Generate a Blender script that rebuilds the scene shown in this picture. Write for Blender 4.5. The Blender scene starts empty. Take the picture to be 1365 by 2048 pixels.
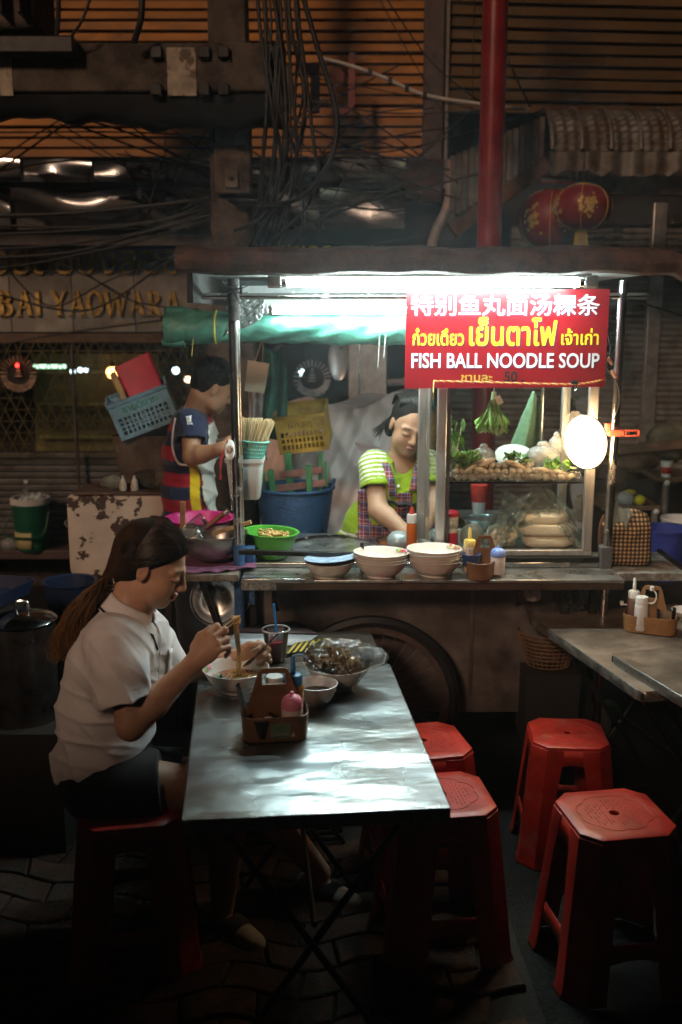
import bpy, bmesh, math, random
import numpy as np
from mathutils import Vector, Matrix, Euler
random.seed(7)
RAD = math.radians
SC = bpy.context.scene
COL = SC.collection
# ------------------------------------------------------------------ camera
FPX, CXP, CYP = 1991.0, 682.5, 1024.0          # 35 mm on a 36 mm tall frame
PITCH = math.atan(394 / FPX)
CAMH = 1.82
cam_d = bpy.data.cameras.new('camera')
cam = bpy.data.objects.new('camera', cam_d)
COL.objects.link(cam)
cam.location = (0, 0, CAMH)
cam.rotation_euler = (math.pi / 2 - PITCH, 0, 0)
cam_d.sensor_fit = 'VERTICAL'
cam_d.sensor_height = 36
cam_d.sensor_width = 24
cam_d.lens = 35
cam_d.clip_end = 200
cam_d.clip_start = .05
cam_d.dof.use_dof = True
cam_d.dof.focus_distance = 3.25
cam_d.dof.aperture_fstop = 2.2
SC.camera = cam
# ------------------------------------------------------------------ world, sun, exposure
w = bpy.data.worlds.new('World')
SC.world = w
w.use_nodes = True
wn = w.node_tree
bg = wn.nodes['Background']
sky = wn.nodes.new('ShaderNodeTexSky')
sky.sky_type = 'NISHITA'
sky.sun_disc = False
sky.sun_elevation = RAD(2)
sky.sun_rotation = RAD(200)
wn.links.new(sky.outputs[0], bg.inputs[0])
bg.inputs[1].default_value = 0.0010
sun_d = bpy.data.lights.new('sun', 'SUN')
sun = bpy.data.objects.new('sun', sun_d)
COL.objects.link(sun)
sun_d.energy = 1.15
sun_d.angle = RAD(9)
sun_d.color = (1, .66, .45)
sun.rotation_euler = (RAD(62), 0, RAD(-24))      # the street glow, from behind the viewer
vs = SC.view_settings
vs.view_transform = 'Standard'
vs.look = 'None'
vs.exposure = 0.0
vs.gamma = 1.0
vs.use_curve_mapping = False
SC.render.engine = 'CYCLES'
SC.cycles.use_denoising = True
SC.cycles.max_bounces = 5
SC.cycles.adaptive_threshold = .03
SC.cycles.diffuse_bounces = 2
SC.cycles.glossy_bounces = 3
SC.cycles.transmission_bounces = 6
SC.cycles.transparent_max_bounces = 14
SC.cycles.volume_bounces = 0
SC.cycles.caustics_reflective = False
SC.cycles.caustics_refractive = False
SC.cycles.sample_clamp_indirect = 4

# ------------------------------------------------------------------ layout helpers
_sp, _cp = math.sin(PITCH), math.cos(PITCH)
def _ray(px, py):
    a = (px - CXP) / FPX
    b = (CYP - py) / FPX
    return (a, _cp + b * _sp, -_sp + b * _cp)
def P(px, py, Y):
    """world point that the photograph shows at (px,py) if it stands Y metres into the street"""
    r = _ray(px, py)
    t = Y / r[1]
    return Vector((r[0] * t, Y, CAMH + r[2] * t))
def Pz(px, py, z):
    r = _ray(px, py)
    t = (z - CAMH) / r[2]
    return Vector((r[0] * t, r[1] * t, z))
def PPM(px, py, Y):
    """photo pixels per metre there"""
    return FPX / (P(px, py, Y) - Vector((0, 0, CAMH))).dot(Vector((0, _cp, -_sp)))

# ------------------------------------------------------------------ materials
MATS = {}
def _n(nt, typ, **kw):
    n = nt.nodes.new(typ)
    for k, v in kw.items():
        setattr(n, k, v)
    return n
def mat(name, col=(.5, .5, .5), rough=.5, metal=0., var=.18, vs=14., col2=None, bump=.0, bs=60., spec=.5,
        stretch=None, rvar=.1, dirt=None, dirt_s=6., dirt_lo=.5, dirt_hi=.62, attr=None, emit=None, estr=0.,
        alpha=1., sss=0., coat=0., trans=0., ior=1.45, sheen=0.):
    if name in MATS:
        return MATS[name]
    m = bpy.data.materials.new(name)
    m.use_nodes = True
    nt = m.node_tree
    b = nt.nodes['Principled BSDF']
    L = nt.links.new
    tc = _n(nt, 'ShaderNodeTexCoord')
    oi = _n(nt, 'ShaderNodeObjectInfo')
    va = _n(nt, 'ShaderNodeVectorMath', operation='MULTIPLY_ADD')
    va.inputs[0].default_value = (37, 23, 51)
    L(oi.outputs['Random'], va.inputs[1])
    L(tc.outputs['Object'], va.inputs[2])
    src = va.outputs[0]
    src0 = src
    if stretch:
        mp = _n(nt, 'ShaderNodeMapping')
        mp.inputs['Scale'].default_value = stretch
        L(src, mp.inputs[0])
        src = mp.outputs[0]
    nz = _n(nt, 'ShaderNodeTexNoise')
    nz.inputs['Scale'].default_value = vs
    nz.inputs['Detail'].default_value = 3
    nz.inputs['Roughness'].default_value = .62
    L(src, nz.inputs['Vector'])
    c2 = col2 if col2 else tuple(max(0, c * (1 - 1.6 * var)) for c in col)
    c1 = tuple(min(1, c * (1 + var * .6)) for c in col) if not col2 else col
    mx = _n(nt, 'ShaderNodeMix', data_type='RGBA')
    rp = _n(nt, 'ShaderNodeMapRange')
    rp.inputs[1].default_value = .3
    rp.inputs[2].default_value = .7
    L(nz.outputs[0], rp.inputs[0])
    L(rp.outputs[0], mx.inputs[0])
    mx.inputs[6].default_value = (*c2, 1)
    mx.inputs[7].default_value = (*c1, 1)
    out = mx.outputs[2]
    if attr:
        at = _n(nt, 'ShaderNodeAttribute')
        at.attribute_name = attr
        ml = _n(nt, 'ShaderNodeMix', data_type='RGBA', blend_type='MULTIPLY')
        ml.inputs[0].default_value = 1
        mx.inputs[6].default_value = (1 - 1.3 * var,) * 3 + (1,)
        mx.inputs[7].default_value = (1, 1, 1, 1)
        L(at.outputs['Color'], ml.inputs[6])
        L(out, ml.inputs[7])
        out = ml.outputs[2]
    rout = None
    if dirt:
        n2 = _n(nt, 'ShaderNodeTexNoise')
        n2.inputs['Scale'].default_value = dirt_s
        n2.inputs['Detail'].default_value = 5
        n2.inputs['Roughness'].default_value = .66
        L(src0, n2.inputs['Vector'])
        r2 = _n(nt, 'ShaderNodeMapRange')
        r2.inputs[1].default_value = dirt_lo
        r2.inputs[2].default_value = dirt_hi
        L(n2.outputs[0], r2.inputs[0])
        m2 = _n(nt, 'ShaderNodeMix', data_type='RGBA')
        L(r2.outputs[0], m2.inputs[0])
        L(out, m2.inputs[6])
        m2.inputs[7].default_value = (*dirt, 1)
        out = m2.outputs[2]
        rout = r2.outputs[0]
        if metal:
            mm = _n(nt, 'ShaderNodeMapRange')
            mm.inputs[3].default_value = metal
            mm.inputs[4].default_value = 0
            L(rout, mm.inputs[0])
            L(mm.outputs[0], b.inputs['Metallic'])
    L(out, b.inputs['Base Color'])
    rr = _n(nt, 'ShaderNodeMapRange')
    rr.inputs[3].default_value = max(.02, rough - rvar)
    rr.inputs[4].default_value = min(1, rough + rvar)
    L(nz.outputs[0], rr.inputs[0])
    L(rr.outputs[0], b.inputs['Roughness'])
    if not (dirt and metal):
        b.inputs['Metallic'].default_value = metal
    b.inputs['Specular IOR Level'].default_value = spec
    b.inputs['IOR'].default_value = ior
    if bump:
        n3 = _n(nt, 'ShaderNodeTexNoise')
        n3.inputs['Scale'].default_value = bs
        n3.inputs['Detail'].default_value = 2
        L(src, n3.inputs['Vector'])
        bp = _n(nt, 'ShaderNodeBump')
        bp.inputs['Strength'].default_value = min(1, bump)
        bp.inputs['Distance'].default_value = .01
        L(n3.outputs[0], bp.inputs['Height'])
        L(bp.outputs[0], b.inputs['Normal'])
    if emit:
        b.inputs['Emission Color'].default_value = (*emit, 1)
        b.inputs['Emission Strength'].default_value = estr
    if sss:
        b.inputs['Subsurface Weight'].default_value = sss
        b.inputs['Subsurface Radius'].default_value = (.012, .005, .003)
        b.inputs['Subsurface Scale'].default_value = .6
    if coat:
        b.inputs['Coat Weight'].default_value = coat
        b.inputs['Coat Roughness'].default_value = .15
    if sheen:
        b.inputs['Sheen Weight'].default_value = sheen
    if trans:
        b.inputs['Transmission Weight'].default_value = trans
    b.inputs['Alpha'].default_value = alpha
    MATS[name] = m
    return m

def film(name, tint=(1, 1, 1), gloss=.25, rough=.12, milk=.0, milkcol=(.8, .8, .8), bump=0., bs=30.):
    """thin clear sheet: see-through, with a surface reflection and an optional milky scatter"""
    if name in MATS:
        return MATS[name]
    m = bpy.data.materials.new(name)
    m.use_nodes = True
    nt = m.node_tree
    L = nt.links.new
    nt.nodes.remove(nt.nodes['Principled BSDF'])
    out = nt.nodes['Material Output']
    tr = _n(nt, 'ShaderNodeBsdfTransparent')
    tr.inputs[0].default_value = (*tint, 1)
    gl = _n(nt, 'ShaderNodeBsdfGlossy')
    gl.inputs['Roughness'].default_value = rough
    fr = _n(nt, 'ShaderNodeFresnel')
    fr.inputs[0].default_value = 1.5
    ma = _n(nt, 'ShaderNodeMath', operation='MULTIPLY')
    ma.inputs[1].default_value = gloss * 4
    ma.use_clamp = True
    L(fr.outputs[0], ma.inputs[0])
    base = tr.outputs[0]
    if milk:
        df = _n(nt, 'ShaderNodeBsdfDiffuse')
        tl = _n(nt, 'ShaderNodeBsdfTranslucent')
        df.inputs[0].default_value = (*milkcol, 1)
        tl.inputs[0].default_value = (*milkcol, 1)
        a0 = _n(nt, 'ShaderNodeMixShader')
        a0.inputs[0].default_value = .5
        L(df.outputs[0], a0.inputs[1])
        L(tl.outputs[0], a0.inputs[2])
        a1 = _n(nt, 'ShaderNodeMixShader')
        a1.inputs[0].default_value = milk
        L(tr.outputs[0], a1.inputs[1])
        L(a0.outputs[0], a1.inputs[2])
        base = a1.outputs[0]
    mx = _n(nt, 'ShaderNodeMixShader')
    L(ma.outputs[0], mx.inputs[0])
    L(base, mx.inputs[1])
    L(gl.outputs[0], mx.inputs[2])
    if bump:
        n3 = _n(nt, 'ShaderNodeTexNoise')
        n3.inputs['Scale'].default_value = bs
        bp = _n(nt, 'ShaderNodeBump')
        bp.inputs['Strength'].default_value = bump
        bp.inputs['Distance'].default_value = .01
        L(n3.outputs[0], bp.inputs['Height'])
        L(bp.outputs[0], gl.inputs['Normal'])
        L(bp.outputs[0], fr.inputs['Normal'])
    L(mx.outputs[0], out.inputs[0])
    MATS[name] = m
    return m

def glow(name, col, strength):
    if name in MATS:
        return MATS[name]
    m = bpy.data.materials.new(name)
    m.use_nodes = True
    nt = m.node_tree
    nt.nodes.remove(nt.nodes['Principled BSDF'])
    e = _n(nt, 'ShaderNodeEmission')
    e.inputs[0].default_value = (*col, 1)
    e.inputs[1].default_value = strength
    nt.links.new(e.outputs[0], nt.nodes['Material Output'].inputs[0])
    MATS[name] = m
    return m

# ------------------------------------------------------------------ mesh builder
def frame_of(d):
    d = Vector(d).normalized()
    a = Vector((0, 0, 1)) if abs(d.z) < .9 else Vector((1, 0, 0))
    u = d.cross(a).normalized()
    v = d.cross(u).normalized()
    return u, v
def rotm(rx=0, ry=0, rz=0):
    return Euler((RAD(rx), RAD(ry), RAD(rz))).to_matrix()
class MB:
    def __init__(s):
        s.v = []
        s.f = []
    def add(s, vs, fs):
        o = len(s.v)
        s.v += [tuple(x) for x in vs]
        s.f += [tuple(i + o for i in f) for f in fs]
        return s
    def box(s, c, d, R=None):
        h = [x / 2 for x in d]
        vs = []
        for z in (-1, 1):
            for y in (-1, 1):
                for x in (-1, 1):
                    p = Vector((x * h[0], y * h[1], z * h[2]))
                    if R is not None:
                        p = R @ p
                    vs.append(p + Vector(c))
        return s.add(vs, [(0, 2, 3, 1), (4, 5, 7, 6), (0, 1, 5, 4), (2, 6, 7, 3), (0, 4, 6, 2), (1, 3, 7, 5)])
    def hexa(s, p):
        """8 corners, bottom four then top four, both counter-clockwise from above"""
        return s.add(p, [(3, 2, 1, 0), (4, 5, 6, 7), (0, 1, 5, 4), (1, 2, 6, 5), (2, 3, 7, 6), (3, 0, 4, 7)])
    def bar(s, a, b, wx, wy, up=(0, 0, 1)):
        a, b = Vector(a), Vector(b)
        d = (b - a).normalized()
        u = d.cross(Vector(up))
        if u.length < .01:
            u = Vector((1, 0, 0))
        u.normalize()
        v = u.cross(d)
        u, v = u * wx / 2, v * wy / 2
        return s.hexa([a - u - v, a + u - v, b + u - v, b - u - v, a - u + v, a + u + v, b + u + v, b - u + v])
    def cyl(s, a, b, r0, r1=None, n=16, caps=True):
        r1 = r0 if r1 is None else r1
        return s.tube([a, b], [r0, r1], n, caps)
    def tube(s, pts, r, n=8, caps=True, closed=False):
        pts = [Vector(p) for p in pts]
        m = len(pts)
        rs = r if isinstance(r, (list, tuple)) else [r] * m
        T = []
        for i in range(m):
            if closed:
                d = pts[(i + 1) % m] - pts[i - 1]
            else:
                d = pts[min(i + 1, m - 1)] - pts[max(i - 1, 0)]
            T.append(d.normalized() if d.length > 1e-9 else Vector((0, 0, 1)))
        u, _ = frame_of(T[0])
        vs = []
        for i in range(m):
            u = (u - T[i] * u.dot(T[i]))
            u = u.normalized() if u.length > 1e-6 else frame_of(T[i])[0]
            v = T[i].cross(u)
            for k in range(n):
                a = 2 * math.pi * k / n
                vs.append(pts[i] + (u * math.cos(a) + v * math.sin(a)) * rs[i])
        fs = []
        for i in range(m if closed else m - 1):
            j = (i + 1) % m
            for k in range(n):
                l = (k + 1) % n
                fs.append((i * n + k, i * n + l, j * n + l, j * n + k))
        if caps and not closed:
            fs.append(tuple(range(n - 1, -1, -1)))
            fs.append(tuple((m - 1) * n + k for k in range(n)))
        return s.add(vs, fs)
    def lathe(s, prof, n=32, c=(0, 0, 0), R=None, sx=1, sy=1, wob=None, a0=0, a1=None):
        """profile [(r,z)] turned about z"""
        full = a1 is None
        a1 = 2 * math.pi if full else a1
        c = Vector(c)
        vs, fs = [], []
        m = len(prof)
        nn = n if full else n + 1
        for k in range(nn):
            a = a0 + (a1 - a0) * k / n
            for i, (r, z) in enumerate(prof):
                rr = r * (wob(a, i, z) if wob else 1)
                p = Vector((rr * math.cos(a) * sx, rr * math.sin(a) * sy, z))
                if R is not None:
                    p = R @ p
                vs.append(p + c)
        for k in range(n):
            l = (k + 1) % nn
            for i in range(m - 1):
                fs.append((k * m + i, l * m + i, l * m + i + 1, k * m + i + 1))
        return s.add(vs, fs)
    def prism(s, poly, t, M=None):
        """polygon in xz, thickness t along y, centred"""
        n = len(poly)
        vs = [Vector((x, -t / 2, z)) for x, z in poly] + [Vector((x, t / 2, z)) for x, z in poly]
        if M is not None:
            vs = [M @ v for v in vs]
        fs = [tuple(range(n)), tuple(range(2 * n - 1, n - 1, -1))]
        for i in range(n):
            j = (i + 1) % n
            fs.append((j, i, i + n, j + n))
        return s.add(vs, fs)
    def grid(s, f, nu, nv, closeu=False):
        vs, fs = [], []
        mu = nu if closeu else nu + 1
        for i in range(mu):
            for j in range(nv + 1):
                vs.append(f(i / nu, j / nv))
        for i in range(nu):
            k = (i + 1) % mu
            for j in range(nv):
                fs.append((i * (nv + 1) + j, k * (nv + 1) + j, k * (nv + 1) + j + 1, i * (nv + 1) + j + 1))
        return s.add(vs, fs)
    def ball(s, c, r, n=12, m=8, R=None):
        r = (r, r, r) if not isinstance(r, (tuple, list)) else r
        prof = [(max(math.sin(math.pi * i / m), 1e-4), -math.cos(math.pi * i / m)) for i in range(m + 1)]
        c = Vector(c)
        t = MB().lathe(prof, n)
        vs = []
        for p in t.v:
            q = Vector((p[0] * r[0], p[1] * r[1], p[2] * r[2]))
            if R is not None:
                q = R @ q
            vs.append(q + c)
        return s.add(vs, t.f)
    def mesh(s, name, m=None, smooth=40, uv=None):
        me = bpy.data.meshes.new(name)
        me.from_pydata([tuple(x) for x in s.v], [], s.f)
        me.update()
        if smooth:
            me.shade_smooth()
            if smooth < 180:
                me.set_sharp_from_angle(angle=RAD(smooth))
        if m:
            me.materials.append(m)
        return me
    def build(s, name, m, parent=None, smooth=40, bev=0, solid=0, loc=None, rot=None, clean=False):
        me = s.mesh(name, m, smooth)
        if clean:
            bm = bmesh.new()
            bm.from_mesh(me)
            bmesh.ops.recalc_face_normals(bm, faces=bm.faces)
            bm.to_mesh(me)
            bm.free()
        return link(name, me, parent, bev, solid, loc, rot)
def link(name, me, parent=None, bev=0, solid=0, loc=None, rot=None):
    o = bpy.data.objects.new(name, me)
    COL.objects.link(o)
    if parent:
        o.parent = parent
    if loc is not None:
        o.location = loc
    if rot is not None:
        o.rotation_euler = rot
    if solid:
        md = o.modifiers.new('solid', 'SOLIDIFY')
        md.thickness = solid
        md.offset = 0
    if bev:
        md = o.modifiers.new('bevel', 'BEVEL')
        md.width = bev
        md.segments = 2
        md.limit_method = 'ANGLE'
        md.angle_limit = RAD(40)
        md.harden_normals = False
    return o
def tag(o, label, cat, group=None):
    o['label'] = label
    o['category'] = cat
    if group:
        o['group'] = group
    return o
def kind(o, k):
    o['kind'] = k
    return o
def thing(name, label, cat, loc=(0, 0, 0), rz=0, group=None, rot=None):
    o = bpy.data.objects.new(name, None)
    o.empty_display_size = .05
    COL.objects.link(o)
    o.location = loc
    o.rotation_euler = rot if rot is not None else (0, 0, RAD(rz))
    return tag(o, label, cat, group)
def solo(mb, name, m, label, cat, loc=(0, 0, 0), rz=0, group=None, rot=None, **kw):
    o = mb.build(name, m, **kw)
    o.location = loc
    o.rotation_euler = rot if rot is not None else (0, 0, RAD(rz))
    return tag(o, label, cat, group)
def copy_tree(o, parent=None):
    c = o.copy()
    COL.objects.link(c)
    c.parent = parent
    for ch in list(o.children):
        copy_tree(ch, c)
    return c
def text_mb(s, size, depth=.004, bold=0., align='CENTER', shear=0., sx=1.):
    """a line of lettering standing in the xz plane, facing -y, as a mesh builder"""
    c = bpy.data.curves.new('lettering', 'FONT')
    c.body = s
    c.size = size
    c.extrude = depth / 2
    c.align_x = align
    c.shear = shear
    c.resolution_u = 3
    o = bpy.data.objects.new('lettering', c)
    COL.objects.link(o)
    dg = bpy.context.evaluated_depsgraph_get()
    me = bpy.data.meshes.new_from_object(o.evaluated_get(dg))
    vs = [Vector((v.co.x * sx, -v.co.z, v.co.y)) for v in me.vertices]
    fs = [tuple(p.vertices) for p in me.polygons]
    bpy.data.objects.remove(o)
    bpy.data.curves.remove(c)
    bpy.data.meshes.remove(me)
    mb = MB()
    offs = [(0, 0)] if not bold else [(math.cos(a) * bold, math.sin(a) * bold) for a in [k * math.pi / 3 for k in range(6)]]
    for i, (dx, dz) in enumerate(offs):
        mb.add([v + Vector((dx, -.00006 * i, dz)) for v in vs], fs)
    return mb
def moved(mb, loc=(0, 0, 0), R=None):
    loc = Vector(loc)
    mb.v = [tuple((R @ Vector(p) if R is not None else Vector(p)) + loc) for p in mb.v]
    return mb
def spline(pts, n=8):
    """Catmull-Rom through the points"""
    pts = [Vector(p) for p in pts]
    out = []
    m = len(pts)
    for i in range(m - 1):
        p0, p1, p2, p3 = pts[max(i - 1, 0)], pts[i], pts[i + 1], pts[min(i + 2, m - 1)]
        for k in range(n):
            t = k / n
            out.append(.5 * ((2 * p1) + (p2 - p0) * t + (2 * p0 - 5 * p1 + 4 * p2 - p3) * t * t + (3 * p1 - p0 - 3 * p2 + p3) * t ** 3))
    out.append(pts[-1])
    return out

# ------------------------------------------------------------------ smooth-blended solids (bodies, cloth, food)
def _noise3(p, seed=0):
    """cheap smooth noise in about [-1,1] from a few rotated sines"""
    rs = np.random.RandomState(seed)
    out = 0
    for _ in range(5):
        d = rs.normal(size=3)
        d /= np.linalg.norm(d)
        out = out + np.sin(p @ (d * rs.uniform(.7, 1.5)).astype(np.float32) + rs.uniform(0, 6.28) + 1.3 * np.sin(p @ (np.roll(d, 1) * .9).astype(np.float32) + rs.uniform(0, 6)))
    return out / 3.2
class SDF:
    def __init__(s, lo, hi, res):
        s.lo = np.array(lo, float)
        s.res = res
        s.n = np.ceil((np.array(hi, float) - s.lo) / res).astype(int) + 1
        s.d = np.full(s.n, .5, np.float32)
    def _sub(s, lo, hi):
        a = np.clip(np.floor((np.array(lo) - s.lo) / s.res).astype(int), 0, s.n)
        b = np.clip(np.ceil((np.array(hi) - s.lo) / s.res).astype(int) + 1, 0, s.n)
        if (b <= a).any():
            return None, None
        ax = [(s.lo[i] + s.res * np.arange(a[i], b[i])).astype(np.float32) for i in range(3)]
        g = np.meshgrid(*ax, indexing='ij')
        return tuple(slice(a[i], b[i]) for i in range(3)), g
    def _put(s, sl, v, k, op):
        c = s.d[sl]
        if op == 'add':
            if k > 0:
                h = np.maximum(k - np.abs(c - v), 0) / k
                s.d[sl] = np.minimum(c, v) - h * h * k * .25
            else:
                s.d[sl] = np.minimum(c, v)
        elif op == 'sub':
            v = -v
            if k > 0:
                h = np.maximum(k - np.abs(c - v), 0) / k
                s.d[sl] = np.maximum(c, v) + h * h * k * .25
            else:
                s.d[sl] = np.maximum(c, v)
    def cone(s, a, b, ra, rb=None, k=.0, op='add', flat=None):
        """tapered limb; flat=(axis vector, factor) squeezes the section along an axis"""
        rb = ra if rb is None else rb
        a, b = np.array(a, float), np.array(b, float)
        R = max(ra, rb) * (1.6 if flat else 1) + k + 3 * s.res
        sl, g = s._sub(np.minimum(a, b) - R, np.maximum(a, b) + R)
        if sl is None:
            return s
        ab = b - a
        L2 = float(ab @ ab) + 1e-12
        px, py, pz = g[0] - np.float32(a[0]), g[1] - np.float32(a[1]), g[2] - np.float32(a[2])
        t = np.clip((px * np.float32(ab[0]) + py * np.float32(ab[1]) + pz * np.float32(ab[2])) / np.float32(L2), 0, 1)
        px, py, pz = px - t * np.float32(ab[0]), py - t * np.float32(ab[1]), pz - t * np.float32(ab[2])
        if flat:
            ax = np.array(flat[0], float)
            ax /= np.linalg.norm(ax)
            q = px * np.float32(ax[0]) + py * np.float32(ax[1]) + pz * np.float32(ax[2])
            e = np.float32(1 / flat[1] - 1)
            px, py, pz = px + q * e * np.float32(ax[0]), py + q * e * np.float32(ax[1]), pz + q * e * np.float32(ax[2])
        d = np.sqrt(px * px + py * py + pz * pz) - (np.float32(ra) + t * np.float32(rb - ra))
        s._put(sl, d, k, op)
        return s
    def chain(s, pts, rs, k=.0, op='add', flat=None):
        for i in range(len(pts) - 1):
            s.cone(pts[i], pts[i + 1], rs[i], rs[i + 1], k, op, flat)
        return s
    def ell(s, c, r, R=None, k=.0, op='add'):
        c = np.array(c, float)
        r = np.array(r if hasattr(r, '__len__') else (r, r, r), float)
        M = np.eye(3) if R is None else np.array(R)
        ext = np.sqrt(((M * r) ** 2).sum(1)) + k + 3 * s.res
        sl, g = s._sub(c - ext, c + ext)
        if sl is None:
            return s
        p = [g[i] - np.float32(c[i]) for i in range(3)]
        q = [sum(np.float32(M[j, i]) * p[j] for j in range(3)) for i in range(3)]
        k0 = np.sqrt(sum((q[i] / np.float32(r[i])) ** 2 for i in range(3)))
        k1 = np.sqrt(sum((q[i] / np.float32(r[i] ** 2)) ** 2 for i in range(3)))
        d = np.where(k1 > 1e-6, k0 * (k0 - 1) / np.maximum(k1, 1e-6), -r.min())
        s._put(sl, d.astype(np.float32), k, op)
        return s
    def box(s, c, h, R=None, rnd=.0, k=.0, op='add'):
        c = np.array(c, float)
        h = np.array(h, float)
        M = np.eye(3) if R is None else np.array(R)
        ext = np.abs(M) @ h + k + 3 * s.res
        sl, g = s._sub(c - ext, c + ext)
        if sl is None:
            return s
        p = [g[i] - np.float32(c[i]) for i in range(3)]
        q = [np.abs(sum(np.float32(M[j, i]) * p[j] for j in range(3))) - np.float32(h[i] - rnd) for i in range(3)]
        d = np.sqrt(sum(np.maximum(x, 0) ** 2 for x in q)) + np.minimum(np.maximum(np.maximum(q[0], q[1]), q[2]), 0) - np.float32(rnd)
        s._put(sl, d, k, op)
        return s
    def plane(s, c, n, k=0., R=.3):
        """cut away everything on the side the normal points to, within R of c"""
        c = np.array(c, float)
        n = np.array(n, float)
        n /= np.linalg.norm(n)
        sl, g = s._sub(c - R, c + R)
        d = sum((g[i] - np.float32(c[i])) * np.float32(n[i]) for i in range(3))
        s._put(sl, -d, k, 'sub')
        return s
    def cutfn(s, fn):
        """remove where fn(points) is positive"""
        near = np.abs(s.d) < .06
        g = np.argwhere(near)
        s.d[near] = np.maximum(s.d[near], fn(s.lo + g * s.res).astype(np.float32))
        return s
    def like(s):
        o = SDF(s.lo, s.lo + (s.n - 1) * s.res, s.res)
        return o
    def join(s, o, k=0.):
        sl = tuple(slice(0, min(a, b)) for a, b in zip(s.d.shape, o.d.shape))
        s._put(sl, o.d[sl], k, 'add')
        return s
    def field(s, fn, lo=None, hi=None):
        """add fn(points) to the distance, inside a box"""
        sl, g = s._sub(s.lo if lo is None else lo, (s.lo + s.n * s.res) if hi is None else hi)
        c = s.d[sl]
        near = np.abs(c) < .05
        pts = np.stack([x[near] for x in g], -1)
        c[near] += fn(pts).astype(np.float32)
        s.d[sl] = c
        return s
    def surf(s, col=None, name='body', m=None, smooth_it=1):
        d = s.d
        ins = d < 0
        nx, ny, nz = s.n
        c = [ins[i:nx - 1 + i, j:ny - 1 + j, k:nz - 1 + k] for i in (0, 1) for j in (0, 1) for k in (0, 1)]
        allin = np.logical_and.reduce(c)
        anyin = np.logical_or.reduce(c)
        act = np.argwhere(anyin & ~allin)
        idx = np.full((nx - 1, ny - 1, nz - 1), -1, np.int32)
        idx[tuple(act.T)] = np.arange(len(act))
        offs = [(i, j, k) for i in (0, 1) for j in (0, 1) for k in (0, 1)]
        val = np.stack([d[act[:, 0] + o[0], act[:, 1] + o[1], act[:, 2] + o[2]] for o in offs], 1)
        ps = np.zeros((len(act), 3))
        cnt = np.zeros(len(act))
        O = np.array(offs, float)
        for a in range(8):
            for b in range(a + 1, 8):
                if np.abs(O[a] - O[b]).sum() != 1:
                    continue
                va, vb = val[:, a], val[:, b]
                x = (va < 0) != (vb < 0)
                t = np.where(x, va / np.where(x, va - vb, 1), 0)
                ps += np.where(x[:, None], O[a] + t[:, None] * (O[b] - O[a]), 0)
                cnt += x
        ps = ps / cnt[:, None] + act
        V = s.lo + ps * s.res
        F = []
        for ax in range(3):
            sh = [nx, ny, nz]
            a = ins
            sl0 = [slice(None)] * 3
            sl1 = [slice(None)] * 3
            sl0[ax] = slice(0, sh[ax] - 1)
            sl1[ax] = slice(1, sh[ax])
            ch = a[tuple(sl0)] != a[tuple(sl1)]
            e = np.argwhere(ch)
            u, v = (ax + 1) % 3, (ax + 2) % 3
            ok = (e[:, u] > 0) & (e[:, v] > 0) & (e[:, u] < sh[u] - 1) & (e[:, v] < sh[v] - 1)
            e = e[ok]
            q = []
            for du, dv in ((-1, -1), (0, -1), (0, 0), (-1, 0)):
                z = e.copy()
                z[:, u] += du
                z[:, v] += dv
                q.append(idx[z[:, 0], z[:, 1], z[:, 2]])
            q = np.stack(q, 1)
            flip = ~ins[e[:, 0], e[:, 1], e[:, 2]]
            q[flip] = q[flip][:, ::-1]
            F.append(q)
        F = np.concatenate(F)
        F = F[(F >= 0).all(1)]
        for _ in range(smooth_it):
            acc = np.zeros_like(V)
            cn = np.zeros(len(V))
            for a in range(4):
                for b in ((a + 1) % 4, (a + 3) % 4):
                    np.add.at(acc, F[:, a], V[F[:, b]])
                    np.add.at(cn, F[:, a], 1)
            V = .5 * V + .5 * acc / np.maximum(cn, 1)[:, None]
        me = bpy.data.meshes.new(name)
        me.vertices.add(len(V))
        me.vertices.foreach_set('co', V.ravel())
        me.loops.add(len(F) * 4)
        me.loops.foreach_set('vertex_index', F.ravel().astype(np.int32))
        me.polygons.add(len(F))
        me.polygons.foreach_set('loop_start', np.arange(0, len(F) * 4, 4, dtype=np.int32))
        me.update(calc_edges=True)
        me.validate()
        me.shade_smooth()
        if col is not None:
            ca = me.color_attributes.new('Col', 'FLOAT_COLOR', 'POINT')
            cc = np.ones((len(V), 4), np.float32)
            cc[:, :3] = col(V)
            ca.data.foreach_set('color', cc.ravel())
        if m:
            me.materials.append(m)
        return me
def sstep(a, b, x):
    t = np.clip((x - a) / (b - a), 0, 1)
    return t * t * (3 - 2 * t)
# ================================================================== materials of the place
M_asph = mat('asphalt', (.022, .020, .018), .85, spec=.2, var=.4, vs=60, bump=.6, bs=180, dirt=(.015, .014, .013), dirt_s=3)
M_paver = mat('paver_clay', (.08, .042, .028), .8, spec=.25, var=.35, vs=18, bump=.4, bs=90, dirt=(.05, .04, .035), dirt_s=8)
M_slat_o = mat('orange_slat_paint', (.42, .17, .028), .55, var=.3, vs=2.2, dirt=(.16, .07, .018), dirt_s=2.5, dirt_lo=.48, dirt_hi=.7, bump=.15, bs=40, stretch=(.4, 1, 3))
M_slat_b = mat('olive_slat_paint', (.105, .055, .013), .6, var=.3, vs=2, dirt=(.06, .034, .011), dirt_s=2.0, bump=.15, bs=40, stretch=(.4, 1, 3))
M_dark = mat('dark_backing', (.02, .016, .013), .8)
M_conc = mat('weathered_concrete', (.11, .082, .06), .85, var=.3, vs=9, bump=.5, bs=70, dirt=(.03, .022, .017), dirt_s=4, dirt_lo=.46, dirt_hi=.60)
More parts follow.
